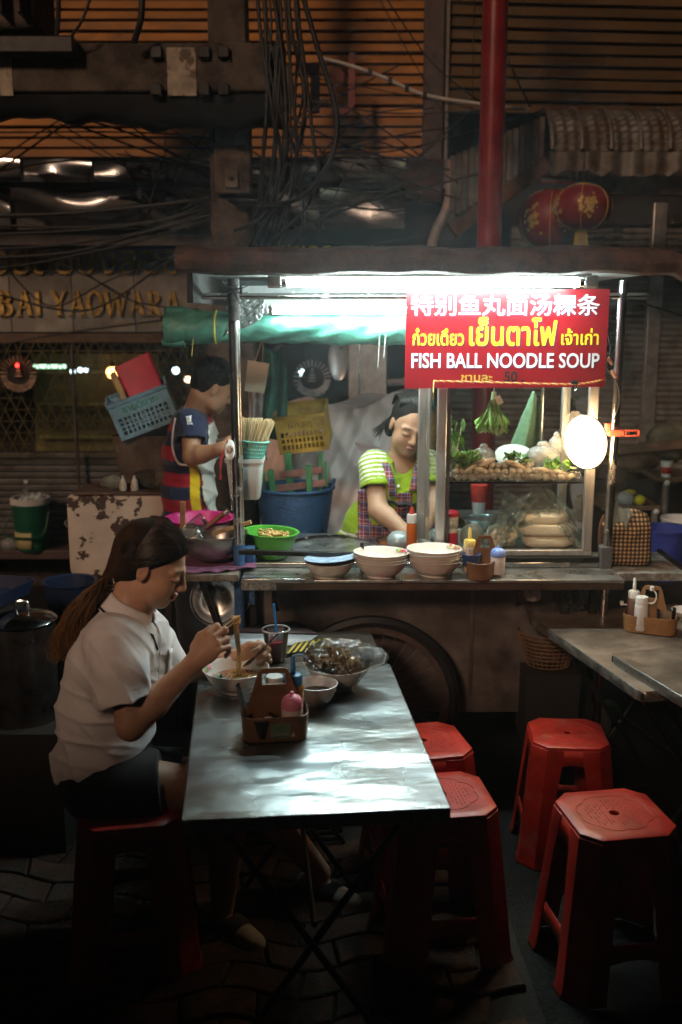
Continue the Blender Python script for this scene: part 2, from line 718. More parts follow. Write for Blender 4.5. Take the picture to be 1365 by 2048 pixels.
M_conc2 = mat('pale_concrete', (.20, .17, .145), .85, var=.25, vs=10, bump=.4, bs=80, dirt=(.10, .08, .06), dirt_s=9)
M_rubber = mat('black_rubber', (.015, .014, .014), .55, var=.2)
M_stone = mat('sign_stone', (.34, .30, .25), .45, var=.2, vs=5, dirt=(.2, .17, .14), dirt_s=2.4)
M_gold = mat('gold_leaf', (.66, .42, .11), .38, metal=.55, var=.35, vs=30, bump=.2, bs=120)
M_golddark = mat('letter_edge', (.05, .032, .02), .6)
M_foil = mat('polished_steel_sheet', (.82, .82, .84), .2, metal=1, var=.15, vs=3, bump=.35, bs=5, rvar=.08, stretch=(.5, 1, 2))
M_rail = mat('grey_painted_rail', (.19, .16, .14), .6, var=.25, vs=20)
M_shut = mat('shutter_grey', (.17, .165, .155), .5, metal=.3, var=.25, vs=6, dirt=(.07, .06, .05), dirt_s=5)
M_redpole = mat('red_pole_paint', (.22, .012, .014), .34, var=.22, vs=9, coat=.2)
M_brownpost = mat('brown_post', (.08, .05, .045), .5, var=.3)
M_steel = mat('stainless_tube', (.62, .60, .58), .22, metal=1, var=.15, vs=20, dirt=(.22, .15, .1), dirt_s=14, dirt_lo=.58, dirt_hi=.75)
M_zinc = mat('corrugated_zinc', (.15, .135, .115), .55, metal=.35, var=.35, vs=8, dirt=(.07, .042, .025), dirt_s=5)
M_rust = mat('rusted_roof', (.10, .05, .032), .8, var=.4, vs=12, bump=.4, bs=70, dirt=(.05, .035, .03), dirt_s=7)
M_yellowbeam = mat('yellow_beam', (.45, .26, .05), .6, var=.3, dirt=(.15, .09, .04), dirt_s=6)
M_glassroom = mat('shop_interior', (.07, .06, .03), .8, var=.5, vs=3)
M_grille = mat('yellowed_grille', (.13, .10, .03), .5, metal=.3, var=.3)
M_black = mat('matt_black', (.012, .011, .011), .7, var=.2)
M_blackmetal = mat('black_metal', (.03, .028, .027), .4, metal=.6, var=.3, vs=20)

# ================================================================== ground
g = MB().grid(lambda u, v: (-40 + 80 * u, -20 + 80 * v, 0), 8, 8)
ground = kind(g.build('ground', M_asph), 'structure')
E0, E1 = Pz(963, 1682, 0), Pz(1092, 2048, 0)
def edge_x(y):
    return E0.x + (E1.x - E0.x) * (y - E0.y) / (E1.y - E0.y)
pb = MB().add([(-3.2, 1.55, .004), (edge_x(1.55), 1.55, .004), (edge_x(3.5), 3.5, .004), (-3.2, 3.5, .004)], [(0, 1, 2, 3)])
pavement = kind(pb.build('pavement', mat('paver_joint', (.03, .026, .022), .9, var=.4, vs=80)), 'structure')
def paver(i, j):
    """one curved clay paver of a wave-jointed course"""
    W_, H_ = .205, .112
    x0 = -1.55 + i * W_ + (.5 * W_ if j % 2 else 0)
    y0 = 1.72 + j * H_
    def wv(x, y):
        return (x + .012 * math.sin(y * 21 + x * 3), y + .030 * math.sin(x * 2 * math.pi / .41) + .012 * math.sin(x * 5.1 + 1))
    gp = .0045
    top, n = [], 6
    for k in range(n + 1):
        top.append(wv(x0 + gp + (W_ - 2 * gp) * k / n, y0 + gp))
    for k in range(n + 1):
        top.append(wv(x0 + W_ - gp - (W_ - 2 * gp) * k / n, y0 + H_ - gp))
    if max(p[0] for p in top) > edge_x(y0 + .06) - .01:
        return
    h = .016 + random.uniform(-.003, .003)
    cx = sum(p[0] for p in top) / len(top)
    cy = sum(p[1] for p in top) / len(top)
    tx, ty = random.uniform(-.02, .02), random.uniform(-.02, .02)
    mb = MB()
    N = len(top)
    vs = [(x - cx, y - cy, 0) for x, y in top]
    vs += [((x - cx) * 1.0, (y - cy), h - .004 + tx * (x - cx) + ty * (y - cy)) for x, y in top]
    vs += [((x - cx) * .95, (y - cy) * .92, h + tx * (x - cx) + ty * (y - cy)) for x, y in top]
    fs = [tuple(range(2 * N, 3 * N))]
    for r in (0, 1):
        for k in range(N):
            l = (k + 1) % N
            fs.append((r * N + k, r * N + l, (r + 1) * N + l, (r + 1) * N + k))
    mb.add(vs, fs)
    mb.build('paver', M_paver, pavement, loc=(cx, cy, .005), smooth=30)
for j in range(13):
    for i in range(17):
        paver(i, j)

# ================================================================== unseen blocker added behind the viewer: shades the low part of the scene
bs_ = thing('light_blocker', 'unseen dark blocker added behind the viewer to shade the low part of the scene', 'light blocker', (0, -1.3, 0))
MB().box((0, -.75, 1.5), (9.2, .9, 3.0)).build('blocker_box', M_dark, bs_)
MB().grid(lambda u, v: (-4.6 + 9.2 * u, .15 - 1.6 * v, 3.0 + .12 * math.sin(u * 20) * v + .1 * v), 40, 4).build('blocker_sheet', mat('blocker_cloth', (.05, .05, .06), .9), bs_)

# ================================================================== shophouse: orange slats, steel fascia, stone name board
YW = 6.6
shop = thing('shop_building', 'shophouse front with orange slatted upper wall and gold lettering on a stone board', 'building', (0, YW, 0))
def shp(mb, name, m, **kw):
    return moved(mb, (0, -YW, 0)).build(name, m, shop, **kw)
YO = 7.0
zt0 = P(300, 318, YO).z
shp(MB().box((-1.6, YO + .16, 3.9), (4.4, .1, 2.6)), 'upper_wall', M_dark)
xl, xr = -3.4, P(848, 200, YO).x
def slat_mb(wid, h, dep=.02):
    # lap board: leans forward at its foot
    return MB().hexa([(-wid / 2, -dep, 0), (wid / 2, -dep, 0), (wid / 2, .012, 0), (-wid / 2, .012, 0),
                      (-wid / 2, -.004, h), (wid / 2, -.004, h), (wid / 2, .012, h), (-wid / 2, .012, h)])
sl_me = slat_mb(xr - xl, .052, .026).mesh('slat', M_slat_o, 0)
pitch_o = .0655
for k in range(24):
    link('slat', sl_me, shop, bev=.002, loc=((xl + xr) / 2, YO - YW + random.uniform(-.004, .004), zt0 + .012 + k * pitch_o + random.uniform(-.003, .003)), rot=(RAD(random.uniform(-2, 2)), RAD(random.uniform(-.1, .12)), 0))
# brown corner post and pale strip
shp(MB().box((P(866, 150, YO).x, YO - .03, 3.3), (.13, .12, 1.5)), 'corner_post', M_brownpost, bev=.006)
shp(MB().box((P(893, 150, YO).x, YO - .05, 3.4), (.022, .05, 1.5)), 'corner_strip', M_rail, bev=.003)
# steel fascia sheets, dented so that they catch the street's lights
def fascia(x0, x1, y0, y1, Yd, seed, wav, name='fascia_sheet', m=None):
    a, b = P(x0, y0, Yd), P(x1, y1, Yd)
    rs = random.Random(seed)
    ph = [rs.uniform(0, 6.28) for _ in range(6)]
    def f(u, v):
        x = a.x + (b.x - a.x) * u
        z = b.z + (a.z - b.z) * v
        d = wav * (math.sin(x * 2.3 + ph[0] + 2.5 * v) + .6 * math.sin(x * 5.1 + ph[1] - 3 * v) + .35 * math.sin(x * 11 + ph[2] + 5 * v) + .8 * math.sin(v * 3.5 + ph[3] + x))
        return (x, Yd + d, z)
    return shp(MB().grid(f, 90, 14), name, m or M_foil, smooth=180)
cuts = [-120, 45, 185, 305, 430, 640, 812]
for i in range(len(cuts) - 1):
    fascia(cuts[i] + 1, cuts[i + 1] - 1, 318, 366, 6.55, 3 + i, .014)
cuts2 = [-120, 25, 283, 415, 640, 810]
for i in range(len(cuts2) - 1):
    fascia(cuts2[i] + 1, cuts2[i + 1] - 1, 374, 458, 6.50, 30 + i, .026)
fascia(812, 888, 318, 372, 6.55, 77, .004, 'side_panel', mat('brown_gloss_panel', (.12, .07, .06), .2, metal=.4, var=.3))
a, b = P(-120, 370, 6.47), P(812, 370, 6.47)
shp(MB().bar(a, b, .03, .035), 'fascia_rail', M_dark, bev=.004)
# deep shadow gap and long grey rail
a, b = P(-120, 480, 6.3), P(525, 482, 6.3)
shp(MB().bar(a, b, .05, .062), 'grey_rail', M_rail, bev=.004)
# wall body behind the name board
za, zb = P(0, 460, YW).z, P(0, 500, YW).z
shp(MB().box((-1.2, YW + .1, 2.15), (4.6, .1, .62)), 'lintel', M_dark)
# stone slabs
zs1, zs0 = P(100, 498, YW).z, P(100, 664, YW).z
joints = [-150, 22, 146, 271, 396, 560, 720, 835]
for i in range(len(joints) - 1):
    x0, x1 = P(joints[i], 580, YW).x, P(joints[i + 1], 580, YW).x
    shp(MB().box(((x0 + x1) / 2, YW, (zs0 + zs1) / 2), (x1 - x0 - .004, .05, zs1 - zs0)), 'stone_slab', M_stone, bev=.003)
a, b = P(-150, 676, YW - .02), P(840, 676, YW - .02)
shp(MB().bar(a, b, .09, .06), 'board_ledge', mat('ledge_wood', (.13, .075, .04), .6, var=.3), bev=.004)
# gold letters, each a raised block with a dark edge
def letters(s, px0, px1, pyb, pyt, sx=None, depth=.022, Yd=None, cut=None):
    """letters of s spread between the photo columns, standing on row pyb, of cap height pyb-pyt"""
    Yd = Yd or YW - .026
    A, B = P(px0, pyb, Yd), P(px1, pyb, Yd)
    hgt = P(px0, pyt, Yd).z - A.z
    size = hgt / .72
    full = [text_mb(ch, size, depth) if ch != ' ' else None for ch in s]
    wds = []
    for t in full:
        if t is None:
            wds.append(size * .32)
        else:
            xs = [p[0] for p in t.v]
            wds.append(max(xs) - min(xs) + size * .10)
    scale = (B.x - A.x) / sum(wds)
    x = A.x
    for t, wd in zip(full, wds):
        if t is not None:
            xs = [p[0] for p in t.v]
            cx = (max(xs) + min(xs)) / 2
            t.v = [((p[0] - cx) * scale, p[1], p[2]) for p in t.v]
            moved(t, (x + wd * scale / 2, Yd - depth / 2, A.z))
            o = shp(t, 'letter', M_gold, smooth=0)
            o.data.materials.append(M_golddark)
            for p in o.data.polygons:
                if abs(p.normal.y) < .5:
                    p.material_index = 1
        x += wd * scale
GLY = {'I': 's.5v', 'B': 's.22v a.22,.74,.30,.26 a.22,.27,.36,.27', 'R': 's.22v a.22,.74,.32,.26 d.36,.48,.82,.0', 'A': 'd.5,1,.12,.0 D.5,1,.84,.0 h.28,.72,.34 f.12 f.84',
       'Y': 'D.14,1,.5,.45 d.86,1,.5,.45 w.5 t.14 t.86', 'W': 'D.05,1,.3,0 d.5,.95,.3,0 D.5,.95,.72,0 d.96,1,.72,0 t.05 t.96', 'O': 'o'}
def serif_word(s_, px0, px1, pyb, pyt, Yd):
    """roman capitals built of thick and thin strokes with serifs, spread between photo columns"""
    A, B, h = P(px0, pyb, Yd), P(px1, pyb, Yd), P(px0, pyt, Yd).z - P(px0, pyb, Yd).z
    wd = [{'I': .5, ' ': .45, 'W': 1.35}.get(c, 1.) for c in s_]
    u = (B.x - A.x) / sum(wd)
    x = A.x
    for c, w_ in zip(s_, wd):
        if c != ' ':
            mb = MB()
            ww = u * w_ * .94
            st = lambda a, b, e, f, t: mb.bar((a * ww, 0, b * h), (e * ww, 0, f * h), t * h, .024, up=(0, 1, 0))
            for tok in GLY[c].split():
                k, v = tok[0], [float(q) for q in tok[1:].rstrip('v').split(',')] if len(tok) > 1 else []
                if k == 's':
                    st(v[0], 0, v[0], 1, .17)
                    st(v[0] - .22, .02, v[0] + .22, .02, .04)
                    st(v[0] - .22, .98, v[0] + .22, .98, .04)
                elif k == 'w':
                    st(v[0], 0, v[0], .48, .17)
                    st(v[0] - .2, .02, v[0] + .2, .02, .04)
                elif k in 'dD':
                    st(*v, .17 if k == 'D' or c == 'R' else .08)
                elif k == 'h':
                    st(v[0], v[2], v[1], v[2], .06)
                elif k in 'ft':
                    zz_ = .02 if k == 'f' else .98
                    st(v[0] - .16, zz_, v[0] + .16, zz_, .04)
                else:
                    cx_, cz_, rx_, rz2, a0, a1 = (.5, .5, .4, .47, 0, 360) if k == 'o' else (v[0], v[1], v[2] * 1.5, v[3] * .92, -90, 90)
                    n_ = 16
                    for q in range(n_):
                        b0, b1 = RAD(a0 + (a1 - a0) * q / n_), RAD(a0 + (a1 - a0) * (q + 1.15) / n_)
                        st(cx_ + rx_ * math.cos(b0), cz_ + rz2 * math.sin(b0), cx_ + rx_ * math.cos(b1), cz_ + rz2 * math.sin(b1), .06 + .12 * abs(math.cos((b0 + b1) / 2)))
            moved(mb, (x, Yd - .012, A.z))
            shp(mb, 'letter', M_gold, smooth=0)
        x += u * w_
serif_word('BAI YAOWARA', 0, 366, 632, 582, YW - .026)
letters('วยสยบงลออ', -14, 366, 548, 486)
letters('เยาวราช', 560, 770, 520, 484)
letters('CO., LTD.', 232, 332, 652, 642, depth=.008)
# shop window: dark room with a few lit lamps, a lattice grille and closed shutter slats below
yg = 6.45
zw1, zw0 = P(0, 688, 6.6).z, P(0, 905, 6.6).z
shp(MB().box((-1.5, 9.2, 1.2), (6.5, .1, 2.4)), 'room_back_wall', M_glassroom)
shp(MB().box((-1.5, 8.0, 1.95), (6.5, 2.3, .06)), 'room_ceiling', M_dark)
sh_lo = P(0, 1075, 6.55).z
sme = MB().box((0, 0, 0), (4.6, .018, .036)).mesh('shutter_slat', M_shut, 0)
z = sh_lo
while z < zw0 + .02:
    link('shutter_slat', sme, shop, bev=.005, loc=(-1.6, -.06, z), rot=(RAD(14), 0, 0))
    z += .043
shp(MB().box((-1.6, YW + .0, (sh_lo + zw0) / 2), (4.6, .01, zw0 - sh_lo + .02)), 'shutter_back', M_dark)
gm = MB()
x0g, x1g = -3.6, P(470, 760, yg).x
nx = int((x1g - x0g) / .075)
for r_ in range(int((zw1 - zw0) / .075) + 1):
    zc = zw0 + r_ * .075
    gm.bar((x0g, yg, zc), (x1g, yg, zc), .005, .005)
    for i in range(nx):
        xa = x0g + i * .075 + (.0375 if r_ % 2 else 0)
        gm.bar((xa, yg - .004, zc), (xa + .0375, yg - .004, zc + .075), .0045, .0045)
        gm.bar((xa + .0375, yg - .004, zc + .075), (xa + .075, yg - .004, zc), .0045, .0045)
shp(gm, 'window_grille', M_grille, smooth=0)['kind'] = 'stuff'
for px in (148, 425, 560, 700):
    p0 = P(px, 760, yg)
    shp(MB().box((p0.x, yg - .01, (zw1 + sh_lo) / 2), (.014 if px == 148 else .03, .03, zw1 - sh_lo)), 'window_mullion', M_brownpost)
shp(MB().box((-1.6, YW - .12, sh_lo - .05), (4.6, .45, .06)), 'window_ledge', M_brownpost, bev=.006)
shp(MB().box((-1.6, YW + .05, sh_lo / 2 - .05), (4.6, .1, sh_lo)), 'dado_wall', mat('dark_brick_dado', (.07, .045, .035), .8, var=.5, vs=16))
# lit lamps inside the room
M_warm = glow('warm_bulb', (1, .42, .12), 9)
M_cool = glow('cool_bulb', (.75, .95, 1), 4.5)
M_green = glow('green_tube', (.55, .95, .62), 2.2)
t = thing('room_tube_lamp', 'lit fluorescent tube seen through the shop grille beside the emblem', 'lamp', P(100, 733, 8.2))
MB().cyl((-.13, 0, 0), (.13, 0, 0), .016).build('tube', M_green, t)
MB().box((0, 0, .03), (.3, .03, .02)).build('batten', M_rail, t)
MB().cyl((0, 0, .03), (0, 0, .5), .006).build('hanger', M_rail, t)
def bulb(px, py, r, m, label, nm='bulb_lamp'):
    t = thing(nm, label, 'lamp', P(px, py, 8.3), group='small lamps inside the shop')
    MB().ball((0, 0, 0), r, 12, 8).build('bulb', m, t)
    MB().cyl((0, 0, r * .7), (0, 0, r * 1.7), r * .4).build('socket', M_dark, t)
    MB().cyl((0, 0, r * 1.6), (0, 0, .55), .004, n=6).build('flex', M_dark, t)
bulb(225, 745, .05, M_warm, 'orange glowing bulb behind the shop grille beside the tilted crate')
bulb(146, 743, .022, M_cool, 'small white bulb in the shop just beside the lit tube')
bulb(161, 740, .022, M_cool, 'middle one of three small white bulbs in the shop')
bulb(173, 740, .018, M_cool, 'third small white bulb in the shop nearest the orange one')
bulb(352, 741, .03, M_cool, 'white bulb in the shop close behind the young man')
bulb(376, 759, .028, glow('amber_bulb', (1, .7, .4), 5), 'amber bulb in the shop close behind the young man')
bulb(605, 745, .03, M_cool, 'white bulb shining behind the second round emblem', 'bulb_lamp')
# lit yellow-green display shelves in the room
ds = thing('display_cabinet', 'dim yellow green display cabinet inside the shop behind the grille', 'cabinet', (P(190, 780, 8.6).x, 8.7, 0))
MB().box((0, .1, .75), (1.1, .3, 1.5)).build('carcass', mat('cabinet_wood', (.22, .2, .06), .6, var=.4, vs=8), ds, bev=.01)
for k in range(4):
    MB().box((0, -.08, .5 + k * .28), (1.0, .08, .02)).build('shelf', mat('shelf_glass', (.35, .36, .12), .4), ds)
# round crests on the grille: fan of rays, tiered finial, crescent
def crest(px, py, r, Yd, label, m):
    c = P(px, py, Yd)
    t = thing('round_crest', label, 'emblem', c, group='round crests of the shop')
    for k in range(21):
        a = RAD(-50 + 280 * k / 20)
        d = Vector((math.cos(a), 0, math.sin(a)))
        mb = MB()
        q = Vector((-d.z, 0, d.x))
        i, o_ = d * r * .62, d * r
        mb.hexa([i - q * r * .03 + Vector((0, .008, 0)), i + q * r * .03 + Vector((0, .008, 0)), o_ + q * r * .075 + Vector((0, .008, 0)), o_ - q * r * .075 + Vector((0, .008, 0)),
                 i - q * r * .03 - Vector((0, .008, 0)), i + q * r * .03 - Vector((0, .008, 0)), o_ + q * r * .05 - Vector((0, .012, 0)), o_ - q * r * .05 - Vector((0, .012, 0))])
        mb.build('ray', m, t, clean=True)
    for k in range(6):
        wd = r * (.42 - .065 * k)
        MB().box((0, -.004, -r * .12 + k * r * .15), (wd, .016, r * .09)).build('tier', m, t, bev=.003)
    MB().cyl((0, -.004, r * .72), (0, -.004, r * .98), r * .04, .001, 8).build('spire', m, t)
    cr = []
    for k in range(17):
        a = RAD(190 + 160 * k / 16)
        cr.append((math.cos(a) * r * .98, math.sin(a) * r * .98))
    for k in range(17):
        a = RAD(350 - 160 * k / 16)
        cr.append((math.cos(a) * r * .72, math.sin(a) * r * .60 + r * .02))
    MB().prism(cr, .02).build('crescent', m, t, clean=True)
    MB().cyl((0, .012, 0), (0, .02, 0), r * .6, n=28).build('backing', M_dark, t)
    return t
M_crest = mat('worn_brass', (.52, .36, .26), .35, metal=.7, var=.4, vs=20)
M_crest2 = mat('silver_brass', (.52, .52, .50), .3, metal=.7, var=.35, vs=20)
cr1 = crest(38, 748, .115, 6.35, 'round coppery crest with a red lamp on its spire', M_crest)
MB().ball((0, -.02, .055), .012).build('red_lamp', glow('red_led', (1, .03, .02), 8), cr1)
crest(625, 757, .115, 6.2, 'round silvery crest above the yellow crate', M_crest2)

# ================================================================== neighbouring shuttered shop on the right
shut = thing('shuttered_shop', 'grey rolling shutter shopfront behind the lanterns and the warm lamp', 'building', (0, 7.4, 0))
YS = 7.4
def sht(mb, name, m, **kw):
    return moved(mb, (0, -YS, 0)).build(name, m, shut, **kw)
def shutter(x0, x1, zt, nm='shutter_curtain'):
    def f(u, v):
        z = zt * v
        ph = (z / .045) % 1
        return (x0 + (x1 - x0) * u, YS - .014 * abs(math.sin(ph * math.pi)), z)
    return sht(MB().grid(f, 1, int(zt / .045) * 6), nm, M_shut, smooth=60)
xa = P(905, 500, YS).x
xb = P(1306, 600, YS).x
shutter(xa, xb - .05, 2.6)
shutter(xb + .05, xb + 1.6, 2.6)
sht(MB().box((xb, YS - .03, 1.3), (.1, .07, 2.6)), 'guide_rail', mat('aluminium_guide', (.5, .48, .45), .35, metal=.8, var=.25), bev=.006)
sm = MB().box((0, 0, 0), (.075, .008, .012)).mesh('slot', M_black, 0)
for k, (px, py) in enumerate([(1036, 407), (1036, 425), (1036, 440), (1190, 452), (1236, 428), (1236, 459), (1236, 474), (1236, 490), (1199, 474), (1012, 422), (1012, 452), (1012, 484)]):
    q = P(px, py, YS - .03)
    link('slot', sm, shut, loc=(q.x, -.03, q.z))
# olive slats of the upper wall, receding a little
o0 = P(897, 10, 7.0)
r_sl = slat_mb(3.2, .058, .024).mesh('slat', M_slat_b, 0)
zt1 = P(1000, 222, 7.2).z - .05
for k in range(24):
    link('slat', r_sl, shut, bev=.002, loc=(o0.x + 1.6, 7.10 - YS + random.uniform(-.005, .005), zt1 + k * .075 + random.uniform(-.003, .003)), rot=(RAD(random.uniform(-2, 2)), RAD(random.uniform(-.1, .1)), RAD(4.5)))
sht(MB().box((o0.x + 1.7, 7.40, 3.9), (3.4, .08, 2.9)), 'upper_wall', M_dark)
sht(MB().box((xa + 1.6, YS + .1, 1.4), (4.2, .05, 2.8)), 'wall_core', M_dark)
# curved corrugated awning with yellow beam and side sheet
aw = thing('corrugated_awning', 'weathered curved corrugated awning over a yellow beam above the lanterns', 'awning', P(1225, 380, 6.2))
al = aw.location.copy()
def awp(mb, name, m, **kw):
    return moved(mb, -al).build(name, m, aw, **kw)
A0 = P(1083, 222, 6.2)
B0 = P(1083, 305, 5.9)
wid_a = 1.6
def awf(u, v):
    x = A0.x + wid_a * u
    a = v * math.pi * .5
    y = 6.25 - .36 * math.sin(a)
    z = B0.z + (A0.z - B0.z) * (1 - (1 - math.cos(a)) ** 1.0)
    rip = .006 * math.sin(v * 60) + .007 * math.sin(u * wid_a / .03 * 2 * math.pi / 2)
    return (x, y - rip, z + rip * .3)
awp(MB().grid(awf, 150, 48), 'roof_sheet', M_zinc, smooth=60)
for k in range(6):
    x = A0.x + .01 + k * .165
    pts = [(x, 6.25 - .38 * math.sin(a), B0.z + (A0.z - B0.z) * math.cos(a) + .012) for a in [RAD(q) for q in range(0, 91, 10)]]
    awp(MB().tube(pts, .013, 8), 'roof_rib', M_zinc)
def fringe(u, v):
    x = A0.x + wid_a * u
    return (x, 5.88 + .012 * math.sin(u * wid_a / .02), B0.z - .10 * v - .03 * v * (.5 + .5 * math.sin(u * 47 + 2 * math.sin(u * 31))))
awp(MB().grid(fringe, 160, 3), 'ragged_fringe', M_zinc, smooth=60)
q0, q1 = P(1148, 318, 6.05), P(1420, 330, 6.05)
awp(MB().bar(q0, (q0.x + 1.2, 6.05, q0.z), .05, .05), 'yellow_beam', M_yellowbeam, bev=.004)
q0 = P(1148, 355, 6.06)
awp(MB().box((q0.x + .62, 6.1, q0.z), (1.24, .12, .19)), 'box_gutter', mat('box_gutter_board', (.22, .15, .10), .7, var=.3, dirt=(.1, .07, .05)), bev=.006)
s0, s1 = P(912, 310, 6.1), P(1085, 240, 6.1)
for k in range(15):
    u = k / 14
    x = s0.x + (s1.x - s0.x) * u
    zt_ = s0.z + (s1.z - s0.z) * u + .02
    zb_ = P(912 + 173 * u, 432 - 115 * u, 6.1).z
    MB().hexa([(-.013, -.006 if k % 2 else .006, 0), (.017, -.006 if k % 2 else .006, 0), (.017, .014, 0), (-.013, .014, 0),
               (-.013, -.006 if k % 2 else .006, zt_ - zb_), (.017, -.006 if k % 2 else .006, zt_ - zb_), (.017, .014, zt_ - zb_), (-.013, .014, zt_ - zb_)]).build(
        'side_strip', M_zinc, aw, loc=Vector((x, 6.1 + .15 * (1 - u), zb_)) - al)
d0, d1 = P(905, 462, 6.15), P(1095, 325, 6.15)
awp(MB().bar(d0, d1, .05, .09), 'side_bearer', mat('old_timber', (.12, .07, .045), .75, var=.4, vs=15), bev=.004)
d0, d1 = P(1082, 358, 6.0), P(1150, 362, 6.0)
awp(MB().cyl(d0, d1, .02), 'bracket_tube', M_steel)
# red pole
rp0, rp1 = P(979, 497, 5.4), P(990, 0, 5.4)
rpx = (rp0.x + rp1.x) / 2
solo(MB().lathe([(.0, 0), (.085, 0), (.085, .02), (.064, .03), (.064, 4.6), (0, 4.6)], 28), 'red_pole', M_redpole, 'tall glossy red round pole rising behind the noodle stall', 'pole', (rpx, 5.4, 0))
# drain pipe
pp = spline([P(905, 320, 6.3), P(903, 370, 6.3), P(893, 420, 6.3), P(872, 465, 6.3), P(862, 520, 6.3), P(860, 700, 6.3), P(860, 960, 6.3)], 6)
base = pp[-1]
solo(moved(MB().tube(pp, .03, 12), -base), 'drain_pipe', mat('pale_pvc', (.36, .27, .22), .5, var=.25), 'pale bent plastic drain pipe beside the red pole', 'pipe', base)

# ================================================================== concrete utility pole with crossarms
up_b = P(465, 400, 5.6)
up = thing('utility_pole', 'square concrete utility pole carrying a thick crossarm and bundles of black cable', 'utility pole', (up_b.x, 5.6, 0))
MB().hexa([(-.13, -.11, 0), (.13, -.11, 0), (.13, .11, 0), (-.13, .11, 0), (-.085, -.08, 5), (.085, -.08, 5), (.085, .08, 5), (-.085, .08, 5)]).build('shaft', M_conc, up, bev=.015)
q = P(465, 245, 5.45)
MB().box((q.x - up_b.x, -.12, q.z), (.185, .06, .235)).build('pale_plate', M_conc2, up, bev=.03)
q = P(465, 335, 5.45)
MB().box((q.x - up_b.x, -.115, q.z), (.19, .05, .26)).build('grey_plate', M_conc, up, bev=.01)
q = P(462, 355, 5.40)
MB().box((q.x - up_b.x, -.15, q.z), (.07, .02, .09)).build('label_plate', M_conc2, up, bev=.003)
MB().cyl((q.x - up_b.x, -.165, q.z + .0), (q.x - up_b.x, -.158, q.z + .0), .012).build('label_hole', M_black, up)
za, zb = P(280, 92, 5.3).z, P(280, 190, 5.3).z
xr_ = P(572, 140, 5.3).x - up_b.x
arm = MB().box(((xr_ - 2.6) / 2, -.3, (za + zb) / 2), (xr_ + 2.6, .14, za - zb)).build('crossarm', M_conc, up, bev=.012)
MB().box(((xr_ - 2.6) / 2, .22, (za + zb) / 2 + .02), (xr_ + 2.6, .14, za - zb)).build('crossarm', M_conc, up, bev=.012)
for (px, wpx) in ((362, 58), (200, 0), (8, 26)):
    if wpx:
        q = P(px, 141, 5.2)
        MB().box((q.x - up_b.x, -.3725, q.z), (wpx / PPM(px, 141, 5.2), .006, (za - zb) * .97)).build('bare_patch', mat('limewash', (.42, .35, .27), .85, var=.3, vs=12, dirt=(.12, .09, .06), dirt_s=14, dirt_lo=.5, dirt_hi=.58), arm)
for px in (312, 408, 447, 545):
    for py in (103, 178):
        q = P(px, py, 5.2)
        MB().box((q.x - up_b.x, -.385, q.z), (.055, .03, .055)).build('bolt_plate', M_blackmetal, up, bev=.004)
# dark sagging cable tray under the arm
def trayf(u, v):
    x = P(0, 0, 5.25).x - 1.0 + (P(560, 0, 5.25).x - P(0, 0, 5.25).x + 1.0) * u
    zt_ = zb - .01
    dep = .10 + .05 * sstep(.45, .8, u) + .012 * math.sin(u * 37) + .008 * math.sin(u * 71)
    return (x - up_b.x, -.36 + .2 * v, zt_ - dep * (1 - (2 * v - 1) ** 2) ** .5)
MB().grid(trayf, 60, 8).build('cable_sling', M_rubber, up, smooth=180)
# transformer tank, top-left corner
tq = P(45, 60, 5.2)
tr = thing('transformer', 'dark finned transformer tank at the crossarm', 'transformer', (tq.x, 5.3, tq.z - .12))
MB().box((-.12, 0, .55), (.42, .4, .9)).build('tank', M_conc, tr, bev=.03)
for k in range(5):
    MB().box((-.30 + k * .085, -.23, .55), (.02, .1, .8)).build('fin', M_conc, tr, bev=.006)
MB().box((-.05, 0, .04), (.62, .34, .08)).build('base_plate', M_blackmetal, tr, bev=.008)
MB().tube(spline([(.14, -.1, .8), (.19, -.15, .5), (.2, -.17, .2), (.16, -.14, .0)], 6), .012).build('lead', M_rubber, tr)

# ================================================================== cables
def cable(pts, r, label, group, name='cable', m=None, n=7, sub=7):
    pts = [P(*p) for p in pts]
    c = spline(pts, sub)
    base = min(c, key=lambda p: p.z)
    return solo(moved(MB().tube(c, r, n), -base), name, m or M_rubber, label, 'cable', base, group=group, smooth=180)
ORD = 'first second third fourth fifth sixth seventh eighth ninth tenth eleventh twelfth thirteenth'.split()
G1 = 'black cables running down the utility pole'
rng = random.Random(5)
for k in range(13):
    x0 = 520 + k * 6.5 + rng.uniform(-4, 4)
    xb_ = 505 + k * 6 + rng.uniform(-10, 10)
    cable([(x0 - 6, -30, 5.25), (x0, 60, 5.22), (x0 + rng.uniform(-14, 30), 200, 5.15), (xb_ + rng.uniform(-5, 55), 330, 5.2), (xb_ + rng.uniform(-25, 30), 450, 5.3), (xb_ - 30, 520, 5.5)], rng.choice([.006, .008, .010]), '%s cable from the left in the vertical bundle beside the concrete pole' % ORD[k], G1)
G2 = 'heavy black cables looping from above to the pole foot'
cable([(588, -30, 5.0), (612, 150, 5.0), (628, 290, 5.0), (636, 350, 5.0), (610, 420, 5.05), (545, 482, 5.2)], .0085, 'heavy black cable looping through the thin wires', G2)
cable([(600, -30, 4.95), (640, 110, 4.95), (668, 200, 4.95), (674, 270, 4.95), (650, 340, 4.95), (596, 398, 5.0), (520, 412, 5.2)], .0125, 'thickest black cable bulging past the red letters', G2)
cable([(545, -30, 5.0), (566, 120, 5.0), (574, 260, 5.0), (566, 350, 5.05), (530, 430, 5.2), (470, 462, 5.3)], .011, 'heavy black cable close against the pole bundle', G2)
cable([(285, -30, 5.1), (283, 30, 5.1), (276, 60, 5.12), (268, 84, 5.15)], .016, 'thick black cable dropping onto the crossarm', G2)
